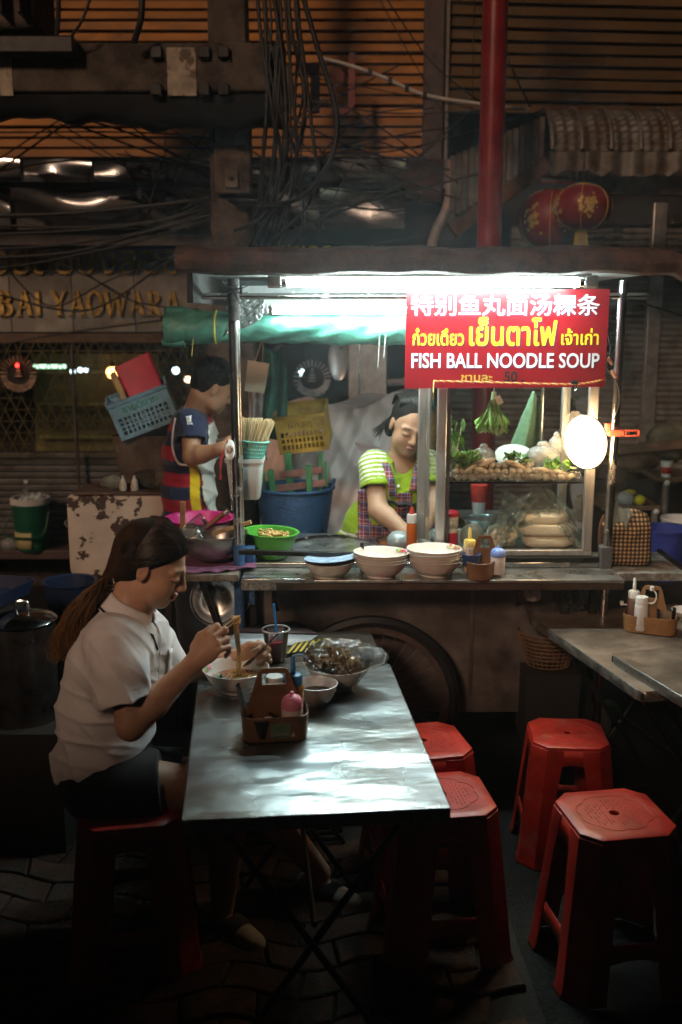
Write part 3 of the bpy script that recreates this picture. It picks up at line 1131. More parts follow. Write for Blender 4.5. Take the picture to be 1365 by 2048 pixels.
cable([(186, -20, 5.1), (165, 40, 5.1), (138, 80, 5.15)], .007, 'thin black lead bent over the crossarm beside the transformer', G2)
G3 = 'black cables swagged to the left in front of the steel fascia'
rows = [((-60, 432), (120, 428), (300, 412), (410, 400)), ((-60, 448), (150, 455), (320, 440), (420, 408)), ((-60, 470), (140, 462), (300, 446), (425, 415)),
        ((-60, 500), (120, 490), (290, 462), (430, 420)), ((-60, 518), (140, 505), (270, 470), (430, 428)), ((-60, 538), (60, 528), (260, 486), (440, 432))]
for k, r_ in enumerate(rows):
    cable([(x, y, 5.9 - .08 * i) for i, (x, y) in enumerate(r_)] + [(520, 404, 5.3)], [.013, .008, .009, .007, .011, .007][k], '%s cable from the top among those swagged across the steel fascia' % ORD[k], G3)
G4 = 'thin wires crossing in front of the facade'
thin = [[(rng.uniform(-40, 420), rng.uniform(200, 330)), (rng.uniform(300, 500), rng.uniform(260, 460)), (rng.uniform(480, 700), rng.uniform(240, 480))] for _ in range(9)] + [[(rng.uniform(520, 640), rng.uniform(120, 480)), (rng.uniform(640, 800), rng.uniform(150, 460)), (rng.uniform(780, 1000), rng.uniform(180, 420))] for _ in range(12)] + [[(-20, 330), (120, 240), (220, 190)], [(-20, 355), (130, 250), (250, 200)], [(-20, 345), (160, 320), (420, 330)], [(420, 250), (360, 340), (290, 440)],
        [(240, 235), (330, 300), (430, 350)], [(320, 240), (420, 310), (500, 340)], [(330, 220), (331, 340), (333, 470)], [(580, 235), (720, 300), (900, 340)], [(580, 190), (760, 225), (960, 222)],
        [(750, -20), (820, 110), (900, 250), (905, 275)], [(762, -20), (860, 120), (955, 200)], [(600, 330), (780, 275), (900, 255)], [(570, 300), (760, 305), (920, 270), (1080, 222)],
        [(560, 250), (680, 190), (800, 130)], [(600, 150), (760, 180), (960, 220)], [(560, 470), (740, 400), (850, 345)], [(640, 400), (760, 420), (860, 395)], [(520, 420), (600, 470), (720, 490), (850, 470)],
        [(950, -10), (948, 90), (945, 230)], [(1015, 115), (1040, 170), (1062, 215)], [(560, 330), (680, 320), (920, 400)], [(0, 520), (100, 612), (220, 560), (360, 505)], [(110, 520), (210, 570), (330, 640)],
        [(130, 515), (260, 600), (400, 620)], [(0, 590), (180, 620), (350, 510)], [(0, 690), (140, 665), (330, 640)], [(330, 630), (385, 630), (450, 628)]]
def zone(x, y):
    if y < 190:
        return 'the orange slats above' if x < 850 else 'the dark slats by the red pole'
    if y < 322:
        return 'the slats under the crossarm' if x < 430 else ('the slats beside the pole' if x < 850 else 'the awning')
    if y < 470:
        return 'the steel fascia' if x < 430 else ('the cable bundle' if x < 650 else ('the fascia end' if x < 850 else 'the drain pipe'))
    return ('the edge of the name board' if x < 60 else 'the name board') if x < 400 else 'the cart roof'
for k, t_ in enumerate(thin):
    yy = 5.8 if k < 20 else 6.1
    za_, zb_ = zone(*t_[0]), zone(*t_[-1])
    cable([(x, y, yy) for x, y in t_], rng.choice([.0035, .0045, .006]), 'thin black wire running from %s to %s' % (za_, zb_) if za_ != zb_ else 'short thin black wire crossing %s' % za_, G4)
# pale conduit with black clips
cp = [P(x, y, 5.9) for x, y in [(640, 116), (690, 128), (760, 152), (850, 190), (960, 208), (1060, 220)]]
cc = spline(cp, 8)
cd = thing('conduit', 'pale flexible conduit with black clips slung past the red pole', 'conduit', cp[0])
moved(MB().tube(cc, .011, 8), -cp[0]).build('tube', mat('pale_conduit', (.5, .46, .42), .5), cd, smooth=180)
for i in (14, 18, 21, 24):
    MB().box(cc[i] - cp[0], (.022, .03, .035)).build('clip', M_rubber, cd)
# two rusty red sign characters hanging on the slats
sg = thing('red_letter_sign', 'rusty red upright sign characters fixed before the orange slats', 'sign', P(650, 170, 6.6))
sl_ = sg.location.copy()
M_rred = mat('rusty_red_paint', (.22, .06, .05), .65, var=.35, vs=10)
def stroke(poly, nm='character'):
    pts = [P(x, y, 6.6) for x, y in poly]
    mb = MB().prism([(p.x - sl_.x, p.z - sl_.z) for p in pts], .05)
    return mb.build(nm, M_rred, sg, clean=True, smooth=0)
stroke([(604, 128), (640, 126), (640, 225), (622, 228), (622, 146), (612, 150), (600, 146)])
stroke([(660, 150), (668, 134), (680, 138), (690, 150), (686, 168), (674, 178), (676, 224), (664, 228), (662, 190), (672, 165), (668, 150), (664, 160)])
stroke([(697, 112), (706, 106), (714, 114), (710, 130), (710, 210), (700, 222), (684, 232), (676, 224), (697, 210)])
# ================================================================== the noodle cart
M_alu = mat('dull_aluminium', (.58, .55, .52), .38, metal=.75, var=.18, vs=25, stretch=(1, 1, .15), dirt=(.26, .2, .16), dirt_s=18, dirt_lo=.6, dirt_hi=.8)
M_worktop = mat('worn_stainless_top', (.50, .50, .48), .3, metal=.85, var=.3, vs=12, dirt=(.2, .17, .14), dirt_s=9, dirt_lo=.5, dirt_hi=.75, bump=.15, bs=20)
M_panel = mat('stained_sheet_panel', (.165, .14, .125), .55, metal=.35, var=.4, vs=7, dirt=(.055, .04, .032), dirt_s=3.2, dirt_lo=.45, dirt_hi=.66, bump=.2, bs=30)
M_blue = mat('blue_sleeve_paint', (.05, .13, .30), .45, var=.35, vs=25, dirt=(.05, .035, .03), dirt_s=30, dirt_lo=.58, dirt_hi=.66)
M_glass = film('case_glass', (.95, .99, .97), gloss=.12, rough=.03)
M_white = mat('white_plastic', (.78, .78, .75), .4, var=.08)
cart = thing('noodle_cart', 'noodle cart with brown roof, steel poles, glass case, shelf and spoked wheel', 'food cart', (.3, 3.75, 0))
cl = cart.location.copy()
def crt(mb, name, m, parent=None, **kw):
    return moved(mb, -cl).build(name, m, parent or cart, **kw)
SZ = .897
# roof: a bowed brown sheet with a drooping front lip
def rooff(u, v):
    x = -.535 + 1.66 * u
    prof = [(3.335, 1.948), (3.305, 1.956), (3.292, 1.985), (3.305, 2.022), (3.36, 2.034), (3.9, 2.075), (4.45, 2.05), (4.47, 1.98)]
    k = v * (len(prof) - 1)
    i = min(int(k), len(prof) - 2)
    t = k - i
    y = prof[i][0] * (1 - t) + prof[i + 1][0] * t
    z = prof[i][1] * (1 - t) + prof[i + 1][1] * t
    sag = .004 * math.sin(x * 9) + .003 * math.sin(x * 23 + 1)
    if u > .97:
        z -= (u - .97) * 1.0
    return (x, y + .004 * math.sin(x * 14), z + sag)
crt(MB().grid(rooff, 80, 28), 'roof', M_rust, smooth=180)
crt(MB().box((.30, 3.90, 1.968), (1.60, 1.1, .012)), 'ceiling_board', mat('roof_lining', (.34, .35, .34), .6, var=.25, vs=6), bev=.002)
crt(MB().box((-.50, 3.9, 1.91), (.02, 1.05, .1)), 'roof_end_board', M_dark)
crt(MB().box((.30, 4.42, 1.905), (1.6, .02, .13)), 'roof_back_board', mat('roof_back_paint', (.10, .12, .12), .6, var=.3))
for y_, z_ in ((3.60, 1.885), (4.30, 1.90)):
    crt(MB().cyl((-.5, y_, z_), (1.10, y_, z_), .011), 'roof_rail', M_steel)
# poles
PLx, PRx = P(472, 800, 3.58).x, .985
crt(MB().cyl((PLx, 3.58, .98), (PLx - .004, 3.58, 1.94), .0175, n=20), 'pole', M_steel)
crt(MB().cyl((PLx + .012, 3.60, .98), (PLx + .008, 3.60, 1.84), .009, n=12), 'pole', M_steel)
crt(MB().cyl((PLx, 3.58, .0), (PLx, 3.58, .99), .021, n=20), 'pole_sleeve', M_blue)
crt(MB().box((PLx + .035, 3.63, .86), (.04, .05, .22)), 'corner_bracket', M_blue, bev=.004)
crt(MB().cyl((PLx, 3.58, 1.80), (PLx, 3.58, 1.945), .021, n=16), 'pole_collar', mat('sooty_collar', (.06, .05, .045), .7, var=.4, vs=30))
crt(MB().cyl((PRx - .004, 3.60, .0), (PRx + .012, 3.60, 1.94), .0155, n=20), 'pole', M_steel)
crt(MB().cyl((PRx, 4.3, .0), (PRx, 4.3, 1.94), .0155, n=14), 'pole', M_steel)
crt(MB().box((PRx - .003, 3.60, .92), (.044, .044, .12)), 'corner_bracket', mat('rusty_bracket', (.10, .10, .11), .6, var=.4, dirt=(.08, .04, .025), dirt_s=20), bev=.004)
# worktop, front shelf and sills
crt(MB().box((.32, 3.90, SZ - .018), (1.33, .62, .03)), 'worktop', M_worktop, bev=.005)
def shelff(u, v):
    return None
sh = crt(MB().box(((-.356 + 1.007) / 2, 3.505, SZ - .006), (1.363, .17, .012)), 'front_shelf', M_worktop, bev=.003)
crt(MB().box((.39, 3.436, SZ - .026), (1.235, .012, .026)), 'shelf_edge', mat('dark_shelf_edge', (.10, .07, .05), .5, metal=.4, var=.3), sh)
crt(MB().box((-.293, 3.432, SZ - .026), (.126, .014, .028)), 'shelf_end_cap', mat('peeling_zinc', (.45, .42, .38), .45, metal=.5, var=.4, vs=40, dirt=(.12, .08, .06), dirt_s=60), sh, bev=.002)
crt(MB().box((-.225, 3.428, SZ + .001), (.26, .022, .008)), 'shelf_trim', M_steel, sh, bev=.002)
crt(MB().box((.33, 3.60, SZ + .01), (1.30, .016, .02)), 'shelf_upstand', M_steel, bev=.003)
a, b = P(478, 1104, 3.53), P(722, 1110, 3.53)
crt(MB().bar(a, (b.x, 3.53, b.z), .018, .018), 'guard_rail', M_blackmetal, bev=.002)
crt(MB().box((b.x + .005, 3.55, SZ + .05), (.014, .014, .11)), 'guard_post', M_blackmetal)
# ring cut for the pot in the worktop
crt(MB().lathe([(.175, 0), (.19, .006), (.2, .0)], 40, (-.03, 3.95, SZ)), 'pot_ring', M_steel)
# lower body
crt(MB().box((.26, 3.665, .58), (1.18, .012, .56)), 'front_panel', M_panel, bev=.002)
crt(MB().box((.5, 3.657, .62), (.012, .01, .5)), 'panel_seam', M_panel)
crt(MB().box((.845, 3.66, .58), (.014, .03, .58)), 'panel_edge', M_panel)
crt(MB().box((.3, 4.20, .55), (1.3, .012, .6)), 'back_panel', M_dark)
crt(MB().box((.3, 3.93, .30), (1.25, .5, .02)), 'lower_deck', M_dark)
for x_ in (-.33, .84, .95):
    crt(MB().box((x_, 3.62, .46), (.028, .028, .84)), 'frame_post', M_blackmetal, bev=.003)
crt(MB().box((.3, 3.63, SZ - .055), (1.34, .03, .03)), 'frame_rail', M_blackmetal)
hk = spline([P(549, 1180, 3.5), P(549, 1195, 3.5), P(551, 1212, 3.49), P(556, 1222, 3.48)], 5)
crt(MB().tube(hk, .008, 8), 'shelf_bracket', M_blackmetal)
hk = spline([P(1037, 1182, 3.52), P(1040, 1198, 3.52), P(1042, 1206, 3.5), P(1034, 1210, 3.49)], 5)
crt(MB().tube(hk, .007, 8), 'shelf_bracket', M_blackmetal)
# spoked wheel
WC = P(742, 1402, 3.58)
wh = crt(MB().lathe([(.30, -.02), (.318, -.025), (.336, -.014), (.34, 0), (.336, .014), (.318, .025), (.30, .02), (.297, 0), (.30, -.02)], 56, WC, rotm(90, 0, 0)), 'wheel', M_rubber)
crt(MB().lathe([(.272, -.012), (.297, -.014), (.297, .014), (.272, .012), (.272, -.012)], 56, WC, rotm(90, 0, 0)), 'rim', mat('dull_rim', (.16, .13, .11), .5, metal=.5, var=.3), wh)
crt(MB().cyl(WC + Vector((0, -.05, 0)), WC + Vector((0, .05, 0)), .024), 'hub', M_blackmetal, wh)
for k in range(36):
    a = 2 * math.pi * k / 36
    off = .35 * (1 if k % 2 else -1)
    s_ = (-.028 if k % 4 < 2 else .028)
    crt(MB().cyl(WC + Vector((math.cos(a + off) * .023, s_, math.sin(a + off) * .023)), WC + Vector((math.cos(a) * .274, 0, math.sin(a) * .274)), .0016, n=5), 'spoke', M_rail, wh)
# glass display case
CB, CS, CT = .955, 1.206, 1.60
YF, YB = 3.625, 3.99
XL, XR = P(884, 950, YF).x, P(1182, 950, YF).x
case_posts = [('front', P(882, 950, YF).x, YF, .034, .03), ('left', P(844, 950, 3.82).x, 3.82, .034, .03), ('front', P(1180, 950, YF).x, YF, .034, .03), ('back', P(1128, 900, YB).x, YB, .034, .03), ('back', .34, YB, .03, .03)]
for _, x_, y_, wx_, wy_ in case_posts:
    crt(MB().box((x_, y_, (CB + CT) / 2), (wx_, wy_, CT - CB)), 'case_post', M_alu, bev=.004)
crt(MB().box((XL + .024, YF + .012, (CB + CT) / 2), (.012, .012, CT - CB)), 'case_channel', M_brownpost)
crt(MB().cyl((P(1084, 850, 3.9).x, 3.9, CS), (P(1084, 850, 3.9).x, 3.9, CT), .008), 'case_rod', M_steel)
for z_ in (CB - .006, CT):
    crt(MB().box(((XL + XR) / 2, YF, z_), (XR - XL + .03, .028, .022)), 'case_rail', M_alu, bev=.003)
    crt(MB().box(((XL + XR) / 2, YB, z_), (XR - XL + .05, .028, .022)), 'case_rail', M_alu, bev=.003)
    crt(MB().bar((P(1180, 950, YF).x, YF, z_), (P(1128, 900, YB).x, YB, z_), .026, .022), 'case_rail', M_alu, bev=.003)
    crt(MB().bar((XL, YF, z_), (P(844, 950, 3.82).x, 3.82, z_), .026, .022), 'case_rail', M_alu, bev=.003)
crt(MB().add([(XL + .01, YF + .02, CS), (XR - .02, YF + .02, CS), (XR - .06, YB - .02, CS), (XL - .02, YB - .02, CS),
              (XL + .01, YF + .02, CS + .006), (XR - .02, YF + .02, CS + .006), (XR - .06, YB - .02, CS + .006), (XL - .02, YB - .02, CS + .006)],
             [(3, 2, 1, 0), (4, 5, 6, 7), (0, 1, 5, 4), (1, 2, 6, 5), (2, 3, 7, 6), (3, 0, 4, 7)]), 'case_shelf', film('green_edge_glass_shelf', (.8, .92, .85), .25, .05))
crt(MB().box(((XL + XR) / 2, 3.81, CB - .012), (XR - XL, .36, .012)), 'case_floor', M_worktop)
crt(MB().add([(XL + .017, YF + .003, CB), (XR - .017, YF + .003, CB), (XR - .017, YF + .003, CS - .004), (XL + .017, YF + .003, CS - .004)], [(0, 1, 2, 3)]), 'glass_pane', M_glass)
crt(MB().add([(XL + .017, YF + .003, CS + .004), (XR - .017, YF + .003, CS + .004), (XR - .017, YF + .003, CT), (XL + .017, YF + .003, CT)], [(0, 1, 2, 3)]), 'glass_pane', M_glass)
xq = P(844, 950, 3.82).x
crt(MB().add([(XL - .01, YF + .018, CB), (xq + .01, 3.805, CB), (xq + .01, 3.805, CT), (XL - .01, YF + .018, CT)], [(0, 1, 2, 3)]), 'glass_pane', M_glass)
crt(MB().add([(XR, YF + .018, CB), (P(1128, 900, YB).x + .0, YB - .018, CB), (P(1128, 900, YB).x, YB - .018, CT), (XR, YF + .018, CT)], [(0, 1, 2, 3)]), 'glass_pane', M_glass)
# dark bar and ribbed sill below the case
crt(MB().box(((XL + XR) / 2 + .0, YF - .022, CB - .028), (XR - XL + .10, .02, .02)), 'case_bar', M_blackmetal, bev=.002)
for k in range(4):
    crt(MB().box(((XL + XR) / 2, YF - .012, CB - .044 - k * .0085), (XR - XL + .02, .012, .006)), 'sill_rib', mat('sill_tin', (.38, .31, .24), .5, metal=.4, var=.3), bev=.0015)
# left counter with its own tray bottom, and right-hand tray
LZ = .905
crt(MB().box((P(418, 1130, 3.68).x, 3.68, LZ - .014), (.27, .42, .028)), 'side_counter', mat('gritty_counter', (.24, .20, .17), .65, metal=.2, var=.4, vs=30, dirt=(.06, .05, .04), dirt_s=18), bev=.003)
lc = P(300, 1200, 3.6)
for p0, p1 in (((402, 1160), (445, 1275)),):
    crt(MB().bar(P(*p0, 3.56), P(*p1, 3.56), .018, .018), 'brace', M_blackmetal)
tz = P(1230, 1128, 3.75).z
crt(MB().box((1.13, 3.75, tz), (.30, .34, .014)), 'side_tray', mat('zinc_tray', (.40, .39, .36), .5, metal=.4, var=.35, vs=20, dirt=(.14, .11, .09), dirt_s=12), bev=.002)
crt(MB().box((1.13, 3.577, tz - .005), (.30, .012, .03)), 'tray_edge', mat('zinc_tray', (.4, .4, .4)), bev=.002)
crt(MB().bar((1.285, 3.58, tz), (1.285, 3.92, tz + .0), .014, .04), 'tray_side', M_blackmetal)
crt(MB().bar((1.0, 3.62, tz - .02), (1.26, 3.7, tz - .02), .02, .02), 'tray_bracket', M_blackmetal)

# ================================================================== fluorescent tubes
M_tube = glow('fluorescent_light', (.80, 1.0, .97), 142)
M_cap = mat('tube_cap_white', (.6, .6, .58), .5)
def tube_lamp(xa, xb, y, z, label, r=.0135):
    t = thing('fluorescent_lamp', label, 'lamp', ((xa + xb) / 2, y, z), group='tubes under the cart roof')
    L_ = (xb - xa) / 2
    MB().cyl((-L_, 0, 0), (L_, 0, 0), r, n=16).build('tube', M_tube, t, smooth=60)
    MB().box((0, .012, .030), (2 * L_ + .04, .05, .028)).build('batten', M_white, t, bev=.004)
    for s_ in (-1, 1):
        MB().box((s_ * (L_ + .02), 0, .004), (.045, .034, .042)).build('lamp_holder', M_cap, t, bev=.006)
        MB().cyl((s_ * (L_ - .002), 0, 0), (s_ * (L_ - .02), 0, 0), r * 1.04, n=16).build('end_cap', M_steel, t)
    return t
q0, q1 = P(562, 566, 3.40), P(1170, 566, 3.40)
tube_lamp(q0.x, q1.x, 3.40, q0.z, 'long bright fluorescent tube along the roof edge above the red sign')
q0, q1 = P(536, 620, 3.92), P(1120, 620, 3.92)
tube_lamp(q0.x, q1.x, 3.92, q0.z, 'second bright fluorescent tube further back beneath the roof')
# lining bar hidden rail for the second tube
crt(MB().box((.22, 3.95, 1.885), (1.2, .05, .09)), 'tube_beam', mat('pale_beam', (.4, .42, .42), .6))

# ================================================================== red sign
YSN = 3.525
c0, c1 = P(812, 580, YSN), P(1210, 777, YSN)
sgn = thing('menu_sign', 'red hanging sign with white and yellow lettering for fish ball noodle soup', 'sign', ((c0.x + c1.x) / 2, YSN, c1.z))
so = sgn.location.copy()
M_signred = mat('sign_red', (.24, .004, .009), .35, var=.1, vs=4)
M_sw = mat('sign_white', (.85, .85, .86), .4, var=.04)
M_sy = mat('sign_yellow', (.85, .62, .02), .4, var=.05)
M_sd = mat('sign_shadow_print', (.12, .01, .06), .5)
hx = (c1.x - c0.x) / 2
MB().hexa([(-hx, -.002, 0), (hx - .002, -.002, .006), (hx - .002, .002, .006), (-hx, .002, 0), (-hx + .002, -.002, c0.z - c1.z), (hx, -.002, c0.z - c1.z + .003), (hx, .002, c0.z - c1.z + .003), (-hx + .002, .002, c0.z - c1.z)]).build('board', M_signred, sgn)
def sline(s, x0, x1, yb, hpx, em, m, bold=0, shadow=True, nm='lettering'):
    """one printed line: spans photo columns x0..x1, baseline row yb, letter height hpx when the glyph's height is em of the size"""
    A, B = P(x0, yb, YSN), P(x1, yb, YSN)
    size = (P(x0, yb - hpx, YSN).z - A.z) / em
    t = text_mb(s, size, .0006, bold * size)
    xs = [p[0] for p in t.v]
    k = (B.x - A.x) / (max(xs) - min(xs))
    m0 = min(xs)
    t.v = [((p[0] - m0) * k + A.x - so.x, p[1] - .0035, p[2] + A.z - so.z) for p in t.v]
    if shadow:
        d = size * .045
        t2 = MB()
        t2.add([(p[0] + d, p[1] + .0008, p[2] - d) for p in t.v], t.f)
        t2.build('lettering_shadow', M_sd, sgn, smooth=0)
    return t.build(nm, m, sgn, smooth=0)
sline('特别鱼丸面汤粿条', 822, 1199, 627, 39, .86, M_sw, .011)
sline('ก๋วยเตี๋ยว', 825, 928, 690, 22, .56, M_sy, .022)
sline('เย็นตาโฟ', 938, 1113, 690, 36, .56, M_sy, .024)
sline('เจ้าเก่า', 1122, 1197, 689, 21, .56, M_sy, .022)
sline('FISH BALL NOODLE SOUP', 823, 1198, 735, 30, .73, M_sw, .018)
sline('ชามละ', 922, 985, 763, 13, .56, mat('price_gold', (.62, .36, .05), .5), .018, False)
sline('50 .', 1008, 1048, 763, 21, .73, mat('price_black', (.02, .01, .01), .5), .02, False)
# twisted cord stretched over the sign foot, clipped
ra, rb, rc = P(868, 762, 3.50), P(1150, 768, 3.50), P(1212, 758, 3.53)
rp = thing('twisted_cord', 'yellow and red twisted cord stretched across the foot of the red sign', 'cord', ra)
cpts = spline([ra, (ra + rb) / 2 + Vector((0, 0, -.001)), rb, rc], 14)
for k, m_ in enumerate((mat('cord_yellow', (.6, .45, .12), .7), mat('cord_red', (.5, .08, .05), .7))):
    pts = []
    for i in range(len(cpts) * 4 - 3):
        j = i / 4
        a_ = cpts[int(j)].lerp(cpts[min(int(j) + 1, len(cpts) - 1)], j % 1)
        an = i * .9 + k * math.pi
        pts.append(a_ - ra + Vector((0, math.cos(an) * .0018, math.sin(an) * .0018)))
    MB().tube(pts, .0022, 5).build('strand', m_, rp, smooth=180)
moved(MB().tube([ra, P(867, 785, 3.44), P(867, 800, 3.5)], .002, 5), -ra).build('tail', mat('cord_yellow'), rp)
bc = P(1150, 765, 3.495)
t = thing('binder_clip', 'black binder clip gripping the cord at the foot of the sign', 'clip', bc)
MB().prism([(-.012, -.006), (.012, -.006), (.009, .008), (-.009, .008)], .012).build('clip_body', M_black, t, clean=True)
for s_ in (-1, 1):
    MB().tube(spline([(-.005, .004 * s_, -.005), (-.006, .006 * s_, -.02), (0, .007 * s_, -.026), (.006, .006 * s_, -.02), (.005, .004 * s_, -.005)], 5), .0012, 5).build('wire_arm', M_steel, t)

# ================================================================== warm clip lamp
lp = P(1170, 885, 3.535)
M_clip0 = mat('lamp_rim_grey', (.3, .27, .24), .4)
lamp = thing('clip_lamp', 'glowing round clip-on lamp held by a red clip to the cart pole', 'lamp', lp)
Rl = Matrix(((1, 0, 0), (0, 1, 0), (0, 0, 1)))
nrm = Vector((-.66, -.74, -.10)).normalized()
zz = nrm
xx = Vector((0, 0, 1)).cross(zz).normalized()
yy = zz.cross(xx)
Rl = Matrix((xx, yy, zz)).transposed()
MB().lathe([(.0, .026), (.03, .023), (.06, .014), (.080, .004), (.086, -.006), (.080, -.018), (.06, -.030), (.03, -.038), (.012, -.04)], 40, (0, 0, 0), Rl, sx=.98, sy=1.12).build('frosted_globe', glow('warm_lamp_light', (1, .66, .34), 42), lamp, smooth=180)
MB().lathe([(.026, -.034), (.026, -.05), (.018, -.075), (0, -.078)], 24, (0, 0, 0), Rl).build('lamp_neck', M_white, lamp, smooth=60)
MB().tube([Rl @ Vector((.0865 * .98 * math.cos(RAD(a)), .0865 * 1.12 * math.sin(RAD(a)), -.006)) for a in range(0, 360, 9)], .0035, 6, closed=True).build('lamp_rim', M_clip0, lamp, smooth=180)
jt = P(1212, 868, 3.57) - lp
MB().tube(spline([nrm * -.06, nrm * -.085 + Vector((.02, 0, .005)), jt], 5), .009, 8).build('swivel_arm', M_white, lamp)
M_clip = mat('orange_red_clip', (.75, .10, .05), .4, var=.15)
j2 = P(1232, 866, 3.56) - lp
clp = MB().box(j2, (.055, .03, .022)).build('clip', M_clip, lamp, bev=.003)
for dx, dz, sx_, sz_ in ((.058, .009, .05, .005), (.058, -.009, .05, .005), (.081, 0, .005, .022), (.034, 0, .006, .022)):
    MB().box(j2 + Vector((dx, 0, dz)), (sx_, .024, sz_)).build('clip_handle', M_clip, clp, bev=.0015)
MB().box(j2 + Vector((-.03, -.0, .018)), (.018, .026, .034)).build('clip_jaw', M_clip, clp, bev=.003)
MB().cyl(j2 + Vector((.055, -.005, 0)), j2 + Vector((.055, .012, 0)), .008).build('clip_spring', M_steel, clp)
# lead of the lamp up the pole, with connectors
wl = spline([P(1222, 596, 3.56), P(1214, 640, 3.55), P(1222, 700, 3.55), P(1214, 735, 3.54), P(1232, 760, 3.55), P(1240, 800, 3.56), P(1228, 840, 3.56)], 7)
t = thing('lamp_lead', 'black lamp lead with copper connectors running down the cart pole', 'lead', wl[0])
moved(MB().tube(wl, .003, 6), -wl[0]).build('wire', M_rubber, t, smooth=180)
for px, py in ((1221, 722), (1228, 748)):
    q = P(px, py, 3.535) - wl[0]
    MB().cyl(q + Vector((-.008, 0, .012)), q + Vector((.008, 0, -.012)), .006).build('connector', mat('copper_tape', (.35, .14, .09), .5), t)
wl = spline([P(1222, 590, 3.6), P(1280, 605, 3.7), P(1330, 620, 4.0), P(1420, 650, 4.2)], 6)
solo(moved(MB().tube(wl, .004, 6), -wl[0]), 'overhead_wire', M_rubber, 'black wire sloping away from the top of the cart pole', 'wire', wl[0])
# ================================================================== tables and stools
def ring_rr(hx, hy, r, n=5):
    """rounded rectangle outline, counter-clockwise"""
    r = min(r, hx, hy)
    out = []
    for cx, cy, a0 in ((hx - r, hy - r, 0), (-hx + r, hy - r, 90), (-hx + r, -hy + r, 180), (hx - r, -hy + r, 270)):
        for k in range(n + 1):
            a = RAD(a0 + 90 * k / n)
            out.append((cx + r * math.cos(a), cy + r * math.sin(a)))
    return out
def loft_rr(levels, cap0=True, cap1=True, n=5, mb=None):
    """levels [(z,hx,hy,r)] of rounded rectangles joined up"""
    mb = mb or MB()
    vs, N = [], 0
    for lv in levels:
        rg = ring_rr(lv[1], lv[2], lv[3], n)
        N = len(rg)
        dx, dy = (lv[4], lv[5]) if len(lv) > 4 else (0, 0)
        vs += [(x + dx, y + dy, lv[0]) for x, y in rg]
    fs = []
    for i in range(len(levels) - 1):
        for k in range(N):
            l = (k + 1) % N
            fs.append((i * N + k, i * N + l, (i + 1) * N + l, (i + 1) * N + k))
    if cap0:
        fs.append(tuple(range(N - 1, -1, -1)))
    if cap1:
        fs.append(tuple((len(levels) - 1) * N + k for k in range(N)))
    return mb.add(vs, fs)
def metal_table_mat():
    m = mat('galvanised_table', (.43, .49, .52), .27, metal=.93, col2=(.30, .28, .26), vs=3.5, rvar=.08)
    nt = m.node_tree
    b = nt.nodes['Principled BSDF']
    tc = _n(nt, 'ShaderNodeTexCoord')
    mp = _n(nt, 'ShaderNodeMapping')
    mp.inputs['Scale'].default_value = (1.8, 4.2, 1)
    nt.links.new(tc.outputs['Object'], mp.inputs[0])
    h = None
    for sc_, st in ((5, 1.0), (22, .09), (90, .02)):
        nz = _n(nt, 'ShaderNodeTexNoise')
        nz.inputs['Scale'].default_value = sc_
        nz.inputs['Detail'].default_value = 2
        nt.links.new(mp.outputs[0], nz.inputs['Vector'])
        mu = _n(nt, 'ShaderNodeMath', operation='MULTIPLY_ADD')
        nt.links.new(nz.outputs[0], mu.inputs[0])
        mu.inputs[1].default_value = st
        if h is not None:
            nt.links.new(h, mu.inputs[2])
        else:
            mu.inputs[2].default_value = 0
        h = mu.outputs[0]
    bp = _n(nt, 'ShaderNodeBump')
    bp.inputs['Strength'].default_value = .30
    bp.inputs['Distance'].default_value = .0105
    nt.links.new(h, bp.inputs['Height'])
    nt.links.new(bp.outputs[0], b.inputs['Normal'])
    return m
M_table = metal_table_mat()
M_tedge = mat('table_edge_strip', (.34, .31, .28), .35, metal=.85, var=.3, vs=30, dirt=(.1, .08, .06), dirt_s=30)
def fold_legs(t, L_, W_, z, m):
    for y_ in (.14, L_ - .14):
        for s_ in (-1, 1):
            MB().tube([(s_ * W_ * .40, y_ - .02, z - .03), (-s_ * W_ * .30, y_ + .02 * s_, .02), ], .009, 10).build('leg', m, t)
        MB().cyl((-W_ * .30, y_, .03), (W_ * .30, y_, .03), .011).build('foot_bar', m, t)
    MB().cyl((0, .14, z * .5), (0, L_ - .14, z * .5), .008).build('cross_brace', m, t)
TZ = .72
